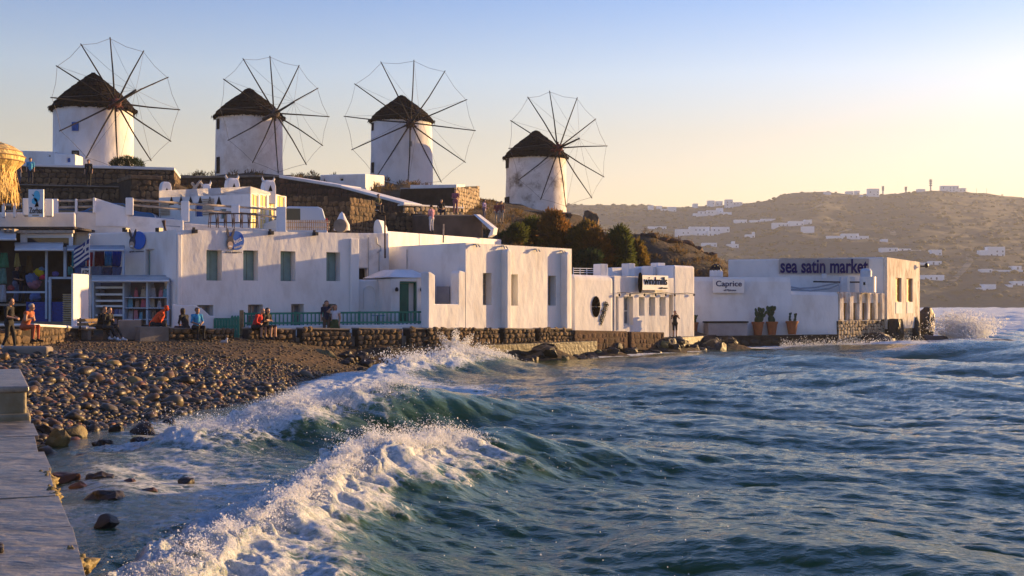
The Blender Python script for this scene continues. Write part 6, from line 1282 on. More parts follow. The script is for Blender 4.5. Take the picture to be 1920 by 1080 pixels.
for k in range(92):
    f = min(k / 63, 1); px = lerp(575, 1310, f) if k < 64 else lerp(1180, 1345, (k - 64) / 28) + rs.uniform(-8, 8); WL = WL1 if px < 801 else WL2; Wd_ = WL.uz(min(px, 1075), 640)[0] if px < 1075 else None
    if px < 1075: p = WL.A + WL.e * Wd_ + WL.n * rs.uniform(.7, 2.6 if px > 690 else 3.6)
    else: q0 = fp(1075, 68.2); q1 = fp(1345, 82.5); p = q0.lerp(q1, (px - 1075) / 270) + Vector((.6, -.7)) * rs.uniform(.2, 1.8)
    r = rs.uniform(.18, .42) * (1 if k % 7 else 1.6); zz = max(gz(p.x, p.y), -.1)
    add_blob_rock('boulder', (p.x, p.y, min(zz + r * .15, .55)), (r * 1.1, r * .9, r * rs.uniform(.5, .8)), M['dark_rock'] if k % 9 else M['gold_rock'], 'dark shore boulder heaped along the foot of the sea wall', 'rock', 'boulders at the foot of the sea wall', 300 + k)
for k, (px, py, w, h, D, l) in enumerate(((1676, 640, 40, 62, 91.6, 'tall dark rock against the rubble footing corner'), (1640, 650, 90, 30, 89, 'wide low black rock at the foot of the sea point'), (1716, 640, 24, 56, 96.5, 'upright dark rock at the right end of the tavern'), (1733, 618, 40, 46, 100, 'dark sea stack beyond the tavern end'), (1752, 640, 60, 18, 96, 'low wave washed rock right of the tavern'), (1785, 612, 44, 14, 104, 'low black reef in the surf beyond the point'), (1880, 640, 60, 10, 92, 'thin black reef near the right picture edge'), (1830, 606, 60, 8, 112, 'far flat reef under the breaking surf'))):
    x, y = fp(px, D); r = w * D / F / 2; hh = h * D / F; add_blob_rock('boulder', (x, y, Z(py, D) + hh * .25 if h > 30 else hh * .1), (r, r * .8, hh * .6), M['dark_rock'], l, 'rock', 'rocks off the sea point', 400 + k)
# ---------------------------------------------------------------- beach cobbles
cob = []
for k in range(8):
    vs_, fs_ = ico(2); q = np.array(vs_); rr_ = np.random.RandomState(k); d = 1 + .42 * np.array([mnoise.noise(Vector(v_) * 1.1 + Vector((k * 9, 0, 0))) for v_ in vs_])
    q = q * d[:, None] * np.array([1.0, rr_.uniform(.65, .85), rr_.uniform(.42, .62)]); cob.append((q, np.array(fs_)))
def cmat(name, c1, c2): return nmat(name, tuple(q * .72 for q in c1), tuple(q * .72 for q in c2), 2.2, .42, .6, 14, spec=.25, dist=.015)
CM = [cmat('dark_cobble', (.09, .068, .04), (.045, .035, .024)), cmat('brown_cobble', (.20, .12, .05), (.10, .06, .028)), cmat('grey_cobble', (.16, .13, .085), (.08, .065, .045)), cmat('ochre_cobble', (.36, .25, .085), (.18, .12, .045)), cmat('red_cobble', (.24, .105, .045), (.12, .055, .028))]
rs = np.random.RandomState(12); BX = []
n_try = 46000; xs = rs.uniform(-26, -6, n_try); ys = rs.uniform(19, 52, n_try); gz_ = ground_z(xs, ys); sd_, _ = poly_dist(xs, ys, SHORE)
for x, y, z, sd in zip(xs, ys, gz_, sd_):
    if sd > 1.6 or x < -.46 * y - 1.5: continue
    if (Vector((x, y)) - E0).dot(en) < .35 and y < 27.5: continue
    crest = np.interp(x, [-26, -17, -12, -9.5, -7], [38, 42.5, 45.5, 49, 52])
    if y > crest + rs.uniform(-1.2, .6): continue
    BX.append((x, y, z, sd))
items = []
for x, y, z, sd in BX:
    near = 1 + .35 * max(0, (30 - y) / 10)
    s = np.exp(rs.normal(np.log(.072), .46)) * near
    if y > 42: s *= .7
    if sd > .2 and rs.rand() < .45: continue
    s = min(max(s, .045), .36); items.append((x, y, z, s, rs.randint(8), rs.choice(5, p=[.50, .17, .19, .06, .08]), rs.uniform(0, 6.28), rs.uniform(-.45, .45), rs.uniform(-.45, .45)))
items.sort(key=lambda i: -i[3] / i[1]); big, rest = items[:300], items[300:]
cme = {}
for k in range(8):
    for m_ in range(5):
        me = bpy.data.meshes.new('cobble'); me.from_pydata([tuple(v_) for v_ in cob[k][0]], [], [tuple(int(i) for i in f_) for f_ in cob[k][1]]); me.materials.append(CM[m_]); me.polygons.foreach_set('use_smooth', [True] * len(me.polygons)); cme[k, m_] = me
def czoff(s): return s * .22
for x, y, z, s, k, m_, a, b, c in big:
    o = bpy.data.objects.new('cobble', cme[k, m_]); COL.objects.link(o); o.location = (x, y, z + czoff(s)); o.scale = (s, s, s); o.rotation_euler = (b, c, a); tag(o, 'large rounded wet cobble among the beach stones', 'cobble', 'largest cobbles of the beach')
V = []; Fc = []; mi = []; base = 0
for x, y, z, s, k, m_, a, b, c in rest:
    q, f_ = cob[k]; ca, sa = math.cos(a), math.sin(a); cb, sb = math.cos(b), math.sin(b); Rm = np.array([[ca, -sa, 0], [sa, ca, 0], [0, 0, 1]]) @ np.array([[1, 0, 0], [0, cb, -sb], [0, sb, cb]])
    V.append((q * s) @ Rm.T + np.array([x, y, z + czoff(s)])); Fc.append(f_ + base); base += len(q); mi += [m_] * len(f_)
o = np_mesh('beach_cobbles', np.concatenate(V), np.concatenate(Fc), CM, smooth=True, matidx=mi); tag(o, 'mass of rounded brown and grey cobbles covering the beach', 'cobbles', kind='stuff')
# small stones and dirt on the strip above the beach
V = []; Fc = []; base = 0
for k in range(2600):
    x, y = rs.uniform(-19, -6.5), rs.uniform(41, 57)
    if (Vector((x, y)) - WL1.A).dot(WL1.n) < .1: continue
    q, f_ = cob[k % 8]; s = rs.uniform(.02, .075); V.append(q * s + np.array([x, y, gz(x, y) + s * .2])); Fc.append(f_ + base); base += len(q)
o = np_mesh('gravel', np.concatenate(V), np.concatenate(Fc), CM[1], smooth=True); tag(o, 'loose gravel on the dirt strip before the sea wall', 'gravel', kind='stuff')
# ---------------------------------------------------------------- white houses on the far hill
M['far_white'] = nmat('far_whitewash', (.86, .86, .86), (.78, .78, .78), .05, .9)
M['far_glass'] = nmat('far_window', (.10, .11, .14), None, rough=.3)
def far_house(label, blocks, cat='house', mat='far_white', name='far_house', win=True, arch=None):
    xs_ = [b for bl in blocks for b in bl[:2]]; yb_ = max(bl[3] for bl in blocks); base = hill_at(sum(xs_) / len(xs_), yb_); D = base.y
    t = emp(name, base, label, cat, 'white houses on the far hill' if cat == 'house' else None)
    for k, (x0, x1, y0, y1) in enumerate(blocks):
        d = D + k * 3.0 + (max(0, yb_ - y1)) * 1.5; a, b = P(x0, y1, d), P(x1, y0, d); dep = 9
        mb = MB(); mb.prism([Vector((a.x, d, a.z - 4)), Vector((b.x, d, a.z - 4)), Vector((b.x, d + dep, a.z - 4)), Vector((a.x, d + dep, a.z - 4))], (0, 0, b.z - a.z + 4)); w = mb.build('wall', M[mat], t)
        wd = b.x - a.x; ht = b.z - a.z; n = int(wd / 4.5)
        if win and ht > 2.2:
            for fl in range(max(1, int(ht / 4.2))):
                for i in range(n):
                    if (i * 7 + k * 3 + fl) % 4 == 0: continue
                    xc = a.x + (i + .6) * wd / n; zc = a.z + 1.6 + fl * 3.6
                    if zc + 1 > b.z: continue
                    mb = MB(); mb.box((xc, d + .05, zc), (1.3, .3, 1.5 if i % 3 else 2.1)); mb.build('window', M['far_glass'], w)
    return t
def c1(*r): return [(1180 + a / 5.05, 1180 + b / 5.05, 380 + c / 5.05, 380 + d / 5.05) for a, b, c, d in r]
def c2(*r): return [(1540 + a / 5.05, 1540 + b / 5.05, 430 + c / 5.05, 430 + d / 5.05) for a, b, c, d in r]
def c5(*r): return [(1480 + a / 4.155, 1480 + b / 4.155, 320 + c / 4.155, 320 + d / 4.155) for a, b, c, d in r]
far_house('leftmost tiny white house high on the far hill right of the last windmill', c1((180, 230, 25, 68)))
far_house('second tiny white house of the three near the left hill crest', c1((262, 308, 30, 68)))
far_house('third white house of the three near the left hill crest, with low wall', c1((368, 445, 40, 88), (300, 372, 58, 82)))
far_house('small grey-white house alone on the crest above the terraced complex', c1((605, 650, 8, 50)))
far_house('terraced white complex with arcade below the hill crest', c1((608, 665, 100, 132), (655, 735, 82, 108), (735, 830, 70, 104), (830, 890, 50, 100), (860, 970, 88, 132)))
far_house('long low white wall house at the left of the middle slope', c1((178, 352, 224, 258)))
far_house('stepped white villa left of the largest mid-slope house', c1((440, 575, 250, 300), (620, 720, 286, 314)))
far_house('largest wide white house in the middle of the left slope', c1((570, 760, 227, 272), (745, 860, 268, 318), (780, 950, 230, 274)))
far_house('violet tinted box house above the middle slope', c1((997, 1115, 160, 200)))
far_house('pair of low white houses catching light mid-slope', c1((1145, 1245, 165, 192), (1250, 1390, 152, 190)))
far_house('white house with small windows below the light catching pair', c1((1360, 1510, 190, 228)))
far_house('long white house with roof box above the round one', c1((1515, 1655, 174, 218), (1660, 1730, 160, 212)))
far_house('round ended white house under the long roof box house', c1((1640, 1752, 224, 288)), win=False)
far_house('small white chapel with belfry on the lower left slope', c1((1105, 1190, 300, 335), (1175, 1188, 275, 302)))
far_house('white house peeking over the dark near headland, left part', c1((690, 830, 380, 418)))
far_house('white house with chimney over the right end of the dark headland', c1((930, 1035, 392, 430), (975, 1002, 365, 395)))
far_house('stepped villa left of the tavern sign on the slope', c2((50, 205, 62, 105), (200, 355, 40, 85), (345, 450, 62, 104)))
far_house('tiny lone chapel on the slope right of the stepped villa', c2((577, 632, 92, 130)), win=False)
far_house('row of three joined low houses above the tavern roof', c2((565, 725, 174, 212), (735, 850, 182, 214), (850, 945, 197, 234)))
far_house('single cube house right of the row of three', c2((1043, 1143, 192, 248)))
far_house('upper of two long houses just right of the tavern end', c2((905, 1030, 314, 352), (1030, 1140, 300, 340)))
far_house('lower of two long houses just right of the tavern end', c2((905, 1165, 432, 484)))
far_house('big two-storey white house near the right picture edge', c2((1505, 1580, 197, 248), (1580, 1740, 164, 262)))
far_house('long low house with columns at the right picture edge', c2((1518, 1620, 374, 414), (1620, 1910, 384, 410), (1810, 1895, 347, 386)))
far_house('small stepped house low on the right slope', c2((1495, 1560, 552, 592), (1535, 1655, 520, 594)))
far_house('cropped two-level house at the right edge low on the slope', c2((1770, 1815, 522, 562), (1815, 1930, 490, 543)))
far_house('flat building on the very top of the far hill', c5((1185, 1320, 117, 162), (1320, 1375, 135, 162)))
far_house('tall crest house left of the hilltop masts', c5((615, 700, 140, 195), (560, 620, 190, 208)))
far_house('tiny box house on the crest left of the tall one', c5((275, 325, 165, 190)), win=False)
far_house('low dark crest house beside the tall crest house', c5((445, 500, 160, 188), (515, 548, 156, 188)))
far_house('small crest house between the masts', c5((1000, 1060, 143, 162)), win=False)
far_house('crest house with pergola above the terraced complex', [(1360, 1374, 374, 391), (1374, 1392, 379, 384)])
far_house('left crest box next to the pergola house', [(1327, 1340, 376, 384), (1342, 1355, 377, 385)])
for px, y0, y1, l in ((1745, 336, 359, 'tall lattice mast on the far hilltop'), (1655.5, 349, 363, 'short mast left of the tall one on the crest'), (1698.5, 350, 361, 'stub mast between the two on the crest')):
    a = P(px, y1 + 3, 1890); b = P(px, y0, 1890); t = emp('radio_mast', a, l, 'mast', 'masts on the far hilltop'); mb = MB(); mb.tube([a, b], 1.0, 6); mb.build('pole', M['grey_metal'], t)
    for f in (.55, .7, .82, .93): mb = MB(); q = a.lerp(b, f); mb.box(q, (4.0 if y1 - y0 > 20 else 3, 2, 1.6)); mb.build('antenna', M['grey_metal'], t)
for px in (1813, 1831, 1850): a = P(px, 364, 1890); o = MB().tube([a, a + Vector((0, 0, 9))], .22, 5).build('utility_pole', M['wood_dark'], None); tag(o, {1813: 'thin pole right beside the hilltop building', 1831: 'middle thin pole on the right hill crest', 1850: 'rightmost thin pole on the hill crest'}[px], 'pole')
# tracks on the hill
M['track'] = nmat('dusty_track', (.20, .17, .125), (.15, .125, .09), .05, .95)
for pts_ in (((1815, 478), (1818, 492), (1806, 508), (1790, 524), (1776, 538), (1758, 545)), ((1486, 400), (1520, 394), (1548, 382)), ((1780, 549), (1830, 548), (1880, 545)), ((1560, 442), (1600, 430), (1672, 434), (1676, 446))):
    L_ = []; 
    for (x0, y0), (x1, y1) in zip(pts_, pts_[1:]):
        for k in range(8): L_.append(hill_at(lerp(x0, x1, k / 8), lerp(y0, y1, k / 8)))
    mb = MB(); up = Vector((0, -1.2, 1.2)); sp = []
    for i, p in enumerate(L_):
        d = (L_[min(i + 1, len(L_) - 1)] - L_[max(i - 1, 0)]); d.z = 0; d.normalize(); s_ = Vector((d.y, -d.x, 0)) * 3.0; sp.append((p + up + s_, p + up - s_))
    for a, b in zip(sp, sp[1:]): mb.quad(a[0], b[0], b[1], a[1])
    o = mb.build('track', M['track'], None); tag(o, kind='structure')
# ---------------------------------------------------------------- shrubs on the far hill (a mass of scrub)
rs = np.random.RandomState(4); V = []; Fc = []; base = 0; q0, f0 = ico(1); q0 = np.array(q0); f0 = np.array(f0)
for k in range(5200):
    j = rs.randint(6, 110); i = rs.randint(160, 400)
    if HZ[j, i] < 2: continue
    s = rs.uniform(1.2, 3.4); V.append(q0 * np.array([s * 1.3, s, s * .7]) + np.array([HX[j, i] + rs.uniform(-4, 4), HD[j, i] + rs.uniform(-5, 5), HZ[j, i] + rs.uniform(-.5, .5)])); Fc.append(f0 + base); base += len(q0)
M['scrub'] = nmat('far_scrub', (.035, .038, .02), (.05, .045, .025), .05, .95)
o = np_mesh('hill_scrub', np.concatenate(V), np.concatenate(Fc), M['scrub'], smooth=False); tag(o, 'low scrub dotted over the far hill', 'scrub', kind='stuff')
# ---------------------------------------------------------------- tamarisk trees above the bar, shrubs
def leaf_cloud(centers, n, size, rs, up=.6, rng=None):
    """thin leaf sprays spread through ellipsoids: (c, rx, ry, rz)"""
    V = np.zeros((n * 4, 3)); 
    vol = np.array([c[1] * c[2] * c[3] for c in centers]); pk = rs.choice(len(centers), n, p=vol / vol.sum())
    d = rs.normal(size=(n, 3)); d /= np.linalg.norm(d, axis=1)[:, None]; r = rs.uniform(.25, 1.0, n) ** .45
    ctr = np.array([list(c[0]) for c in centers])[pk]; rad = np.array([c[1:] for c in centers])[pk]
    p = ctr + d * r[:, None] * rad; dirn = d * .7 + np.array([0, 0, up]) + rs.normal(size=(n, 3)) * .35; dirn /= np.linalg.norm(dirn, axis=1)[:, None]
    sd = np.cross(dirn, rs.normal(size=(n, 3))); sd /= np.linalg.norm(sd, axis=1)[:, None]; L = size * rs.uniform(.6, 1.6, n)[:, None]; w = size * .22 * rs.uniform(.6, 1.4, n)[:, None]
    V[0::4] = p - sd * w * .5; V[1::4] = p + sd * w * .5; V[2::4] = p + dirn * L + sd * w * .35; V[3::4] = p + dirn * L - sd * w * .35
    return V, np.arange(n * 4).reshape(n, 4)
def tmat(name, c1, c2): 
    m = nmat(name, tuple(q * 1.5 for q in c1), tuple(q * 1.5 for q in c2), 1.6, .8, lo=.38, hi=.62); N, L = m.node_tree.nodes, m.node_tree.links; tr = N.new('ShaderNodeBsdfTranslucent'); mx = N.new('ShaderNodeMixShader'); mx.inputs[0].default_value = .5
    src = N['Principled BSDF'].inputs['Base Color'].links[0].from_socket; L.new(src, tr.inputs['Color']); L.new(N['Principled BSDF'].outputs[0], mx.inputs[1]); L.new(tr.outputs[0], mx.inputs[2]); L.new(mx.outputs[0], N['Material Output'].inputs['Surface']); return m
M['tam1'] = tmat('tamarisk_leaf', (.12, .078, .018), (.05, .042, .012)); M['tam2'] = tmat('green_tamarisk_leaf', (.065, .075, .016), (.03, .04, .01)); M['tam3'] = tmat('rusty_tamarisk_leaf', (.16, .078, .018), (.07, .04, .012)); M['shrub'] = tmat('dark_shrub_leaf', (.018, .03, .012), (.01, .018, .008))
rs = np.random.RandomState(9)
def tree(px, D, ytop, ybot, wpx, mat, label, n, name='tamarisk_tree', size=.42):
    c = fp(px, D); s = D / F; zt, zb_ = Z(ytop, D), Z(ybot, D); w = wpx * s / 2; H = zt - zb_; zg = min(gz(c.x, c.y), zb_)
    t = emp(name, (c.x, c.y, zg), label, 'tree' if 'tree' in name else 'bush')
    mb = MB()
    for k in range(4):
        a = rs.uniform(0, 6.28); e = Vector((c.x + math.cos(a) * w * .5, c.y + math.sin(a) * w * .5, zb_ + H * rs.uniform(.5, .75))); mid = Vector((c.x, c.y, zg)).lerp(e, .5) + Vector((rs.uniform(-.2, .2), 0, .2)); mb.tube([(c.x, c.y, zg - .3), mid, e], [.16, .10, .03], 6)
    mb.build('trunk', M['wood_dark'], t)
    cl = []
    for k in range(13):
        f = rs.uniform(0, 1); a = rs.uniform(0, 6.28); rr_ = w * (1 - .55 * f) * rs.uniform(.2, .85); cl.append(((c.x + rr_ * math.cos(a), c.y + rr_ * math.sin(a), zb_ + H * (.12 + .7 * f)), w * rs.uniform(.25, .45), w * rs.uniform(.25, .45), H * rs.uniform(.12, .24)))
    V, Fq = leaf_cloud(cl, n, size, rs); np_mesh('crown', V, Fq, M[mat], smooth=False, parent=t)
tree(965, 97, 424, 470, 70, 'tam2', 'low bright green bush at the left end of the tamarisk row', 4500, 'tamarisk_bush', .3)
tree(1012, 99, 410, 478, 80, 'tam2', 'greenish tamarisk below the rightmost windmill', 6500)
tree(1050, 96, 402, 500, 90, 'tam3', 'tallest rusty tamarisk in the row', 8500)
tree(1095, 94, 424, 508, 80, 'tam1', 'olive tamarisk right of the tallest one', 7500)
tree(1122, 92, 428, 512, 56, 'tam3', 'narrow pointed tamarisk with rusty tip', 5500)
tree(1165, 93, 432, 512, 66, 'tam2', 'green topped tamarisk near the dark headland', 6000)
tree(1193, 95, 450, 512, 50, 'tam1', 'small last tamarisk against the headland', 4000)
tree(1018, 91, 462, 520, 110, 'shrub', 'dark undergrowth bush under the tamarisks', 5000, 'undergrowth_bush', .3)
tree(1105, 90, 470, 520, 90, 'shrub', 'dark undergrowth bush behind the bar roof', 4500, 'undergrowth_bush', .3)
add_blob_rock('boulder', P(1107, 420, 112), (1.1, 1.0, 1.1), M['stone'], 'sunlit boulder on the ridge right of the rightmost windmill', 'rock', None, 77)
c = P(238, 311, 94); t = emp('round_shrub', c, 'dark round shrub at the foot of the first windmill', 'shrub'); V, Fq = leaf_cloud([((c.x, c.y, c.z), 1.25, 1.2, .68), ((c.x - .5, c.y, c.z), .7, .8, .5), ((c.x + .55, c.y, c.z), .7, .8, .5)], 4500, .14, rs); np_mesh('crown', V, Fq, M['shrub'], smooth=False, parent=t); mb = MB(); mb.tube([c - Vector((0, 0, .4)), c + Vector((0, 0, .3))], .1, 6); mb.build('trunk', M['wood_dark'], t)
# dry tufts on the slopes
V = []; Fc = []; base = 0
cl = []
for k in range(620):
    px, D = rs.uniform(300, 1385), rs.uniform(84, 116); x, y = fp(px, D); z = gz(x, y)
    cl.append(((x, y, z + .1), rs.uniform(.2, .55), rs.uniform(.2, .55), rs.uniform(.12, .32)))
V, Fq = leaf_cloud(cl, 26000, .22, rs, .9); o = np_mesh('dry_scrub', V, Fq, tmat('dry_scrub_leaf', (.10, .065, .025), (.045, .035, .018)), smooth=False); tag(o, 'dry tufts and low scrub over the slope behind the houses', 'scrub', kind='stuff')
# craggy edge of the near headland
rs2 = random.Random(31)
for k in range(34):
    px = lerp(1205, 1392, k / 33); D = lerp(108, 114, k / 33); x, y = fp(px, D); r = rs2.uniform(.2, .5)
    add_blob_rock('crag', (x, y, gz(x, y) + r * .1), (r * 1.2, r, r * .7), M['stone_red'], 'dark crag on the ridge line of the near headland', 'rock', 'crags along the headland ridge', 500 + k, sub=2)
# ---------------------------------------------------------------- straw parasol at the left edge
D = 30.0; c = P(-32, 330, D); s = D / F; t = emp('straw_parasol', (c.x, c.y, gz(c.x, c.y)), 'golden straw parasol cut by the left picture edge', 'parasol')
mb = MB(); mb.tube([(c.x, c.y, gz(c.x, c.y)), (c.x, c.y, Z(290, D))], .06, 8); mb.build('pole', M['wood'], t)
mb = MB(); n = 60; rsx = random.Random(2)
prof = [(0, 262), (30, 266), (52, 273), (68, 283), (74, 293), (72, 303), (62, 312), (54, 322), (52, 340), (56, 356), (60, 364), (50, 372), (30, 376)]
mb.lathe((c.x, c.y, 0), [(max(r * s, .001), Z(y, D)) for r, y in prof], n); mb.v = [(x + rsx.uniform(-.012, .012), y + rsx.uniform(-.012, .012), z + rsx.uniform(-.015, .015)) for x, y, z in mb.v]; mb.build('thatch', M['straw'], t, smooth=False)
mb = MB()
for k in range(900):
    a = rsx.uniform(0, 6.28); f = rsx.random(); r = (54 + 10 * f) * s * rsx.uniform(.94, 1.06); z0 = Z(lerp(305, 366, f), D); l = rsx.uniform(.15, .34); o_ = Vector((math.cos(a), math.sin(a), 0)); tg = Vector((-math.sin(a), math.cos(a), 0)) * .009; p = Vector((c.x, c.y, z0)) + o_ * r; q = p - Vector((0, 0, l)) + o_ * rsx.uniform(-.02, .07) + tg * rsx.uniform(-4, 4); mb.add([p - tg, p + tg, q + tg, q - tg], [(0, 1, 2, 3)])
so = mb.build('straw_fringe', M['straw'], t, recalc=False); so['kind'] = 'stuff'
for y, r in ((275, 55.5), (284, 69.5), (293, 75), (302, 73.5)): mb = MB(); mb.tube([Vector((c.x + r * s * math.cos(a), c.y + r * s * math.sin(a), Z(y, D))) for a in np.linspace(0, 2 * math.pi, 41)], .012, 5); mb.build('binding_cord', M['wood'], t)
# ---------------------------------------------------------------- people: one continuous surface each (distance field + surface nets)
def surface_net(phi, org, h):
    ins = phi < 0; nx, ny, nz = phi.shape; C = np.zeros((nx - 1, ny - 1, nz - 1), dtype=np.int8); acc = np.zeros((nx - 1, ny - 1, nz - 1, 3)); cnt = np.zeros((nx - 1, ny - 1, nz - 1))
    sl = lambda o, n: slice(o, n - 1 + o)
    cs = [(a, b, c) for a in (0, 1) for b in (0, 1) for c in (0, 1)]
    for i, p in enumerate(cs):
        for q in cs[i + 1:]:
            if sum(abs(p[k] - q[k]) for k in range(3)) != 1: continue
            A = phi[sl(p[0], nx), sl(p[1], ny), sl(p[2], nz)]; B = phi[sl(q[0], nx), sl(q[1], ny), sl(q[2], nz)]; m = (A < 0) != (B < 0); t = np.where(m, A / np.where(m, A - B, 1), 0)
            for k in range(3): acc[..., k] += np.where(m, p[k] + t * (q[k] - p[k]), 0)
            cnt += m
    act = cnt > 0; idx = -np.ones(act.shape, dtype=np.int64); ii = np.argwhere(act); idx[act] = np.arange(len(ii)); V = (ii + acc[act] / cnt[act][:, None]) * h + org; Q = []
    for ax in range(3):
        s0 = [slice(None)] * 3; s1 = [slice(None)] * 3; s0[ax] = slice(0, -1); s1[ax] = slice(1, None); m = ins[tuple(s0)] != ins[tuple(s1)]; e = np.argwhere(m); fl = ins[tuple(s0)][m]
        u, v = [(1, 2), (2, 0), (0, 1)][ax]; ok = (e[:, u] > 0) & (e[:, v] > 0) & (e[:, u] < phi.shape[u] - 1) & (e[:, v] < phi.shape[v] - 1); e = e[ok]; fl = fl[ok]
        def cell(du, dv): c = e.copy(); c[:, u] += du; c[:, v] += dv; return idx[c[:, 0], c[:, 1], c[:, 2]]
        q = np.stack([cell(-1, -1), cell(0, -1), cell(0, 0), cell(-1, 0)], 1); q[~fl] = q[~fl][:, ::-1]; Q.append(q)
    Q = np.concatenate(Q); return V, Q[(Q >= 0).all(1)]
SKIN = nmat('skin', (.42, .24, .16), (.36, .20, .13), 6, .6)
SKIN_D = nmat('tanned_skin', (.26, .14, .09), (.22, .12, .08), 6, .6)
HAIR = {'dark': nmat('dark_hair', (.02, .014, .011), None, rough=.7), 'brown': nmat('brown_hair', (.07, .04, .025), None, rough=.7), 'grey': nmat('grey_cap', (.28, .28, .30), None, rough=.8), 'blond': nmat('fair_hair', (.25, .16, .08), None, rough=.7)}
def pose_stand(arms='down', stride=0.0, head=(0, .02)):
    J = dict(pel=(0, 0, .95), wai=(0, .0, 1.10), che=(0, .01, 1.30), nec=(0, .0, 1.46), hea=(head[0], head[1] + .02, 1.61), shL=(-.18, 0, 1.40), shR=(.18, 0, 1.40), hiL=(-.09, 0, .92), hiR=(.09, 0, .92),
             knL=(-.10, .03 + stride * .5, .50), knR=(.10, .03 - stride * .25, .49), anL=(-.10, stride, .09), anR=(.10, -.02 - stride, .11 + .05 * (stride > 0)), toL=(-.12, .17 + stride, .04), toR=(.12, .15 - stride, .04))
    if arms == 'down': J.update(elL=(-.23, -.03, 1.12), haL=(-.24, .05, .88), elR=(.23, -.03, 1.12), haR=(.24, .05, .88))
    elif arms == 'front': J.update(elL=(-.23, .02, 1.13), haL=(-.08, .26, 1.08), elR=(.23, .02, 1.13), haR=(.06, .28, 1.06))
    elif arms == 'camera': J.update(elL=(-.25, .14, 1.24), haL=(-.06, .25, 1.55), elR=(.25, .14, 1.24), haR=(.06, .25, 1.55))
    elif arms == 'shade': J.update(elL=(-.23, -.02, 1.12), haL=(-.20, .08, .90), elR=(.32, .10, 1.42), haR=(.12, .14, 1.64))
    return J
def pose_sit(lean=.08, legs=.0, arms='lap', head=.04):
    J = dict(pel=(0, 0, .56), wai=(0, lean * .4, .72), che=(0, lean, .92), nec=(0, lean * 1.3, 1.08), hea=(0, lean * 1.5 + head, 1.22), shL=(-.18, lean * 1.1, 1.02), shR=(.18, lean * 1.1, 1.02), hiL=(-.10, .02, .54), hiR=(.10, .02, .54),
             knL=(-.13, .46, .56), knR=(.13, .46, .55), anL=(-.13, .48 + legs, .11), anR=(.12, .44 + legs, .11), toL=(-.15, .66 + legs, .05), toR=(.14, .62 + legs, .05))
    if arms == 'lap': J.update(elL=(-.25, lean + .04, .76), haL=(-.08, .30, .68), elR=(.25, lean + .04, .76), haR=(.08, .32, .68))
    elif arms == 'phone': J.update(elL=(-.24, lean + .05, .78), haL=(-.06, .32, .84), elR=(.24, lean + .05, .78), haR=(.06, .33, .84))
    elif arms == 'cross': J.update(elL=(-.24, lean + .06, .80), haL=(.10, .22, .84), elR=(.24, lean + .06, .80), haR=(-.10, .24, .80))
    return J
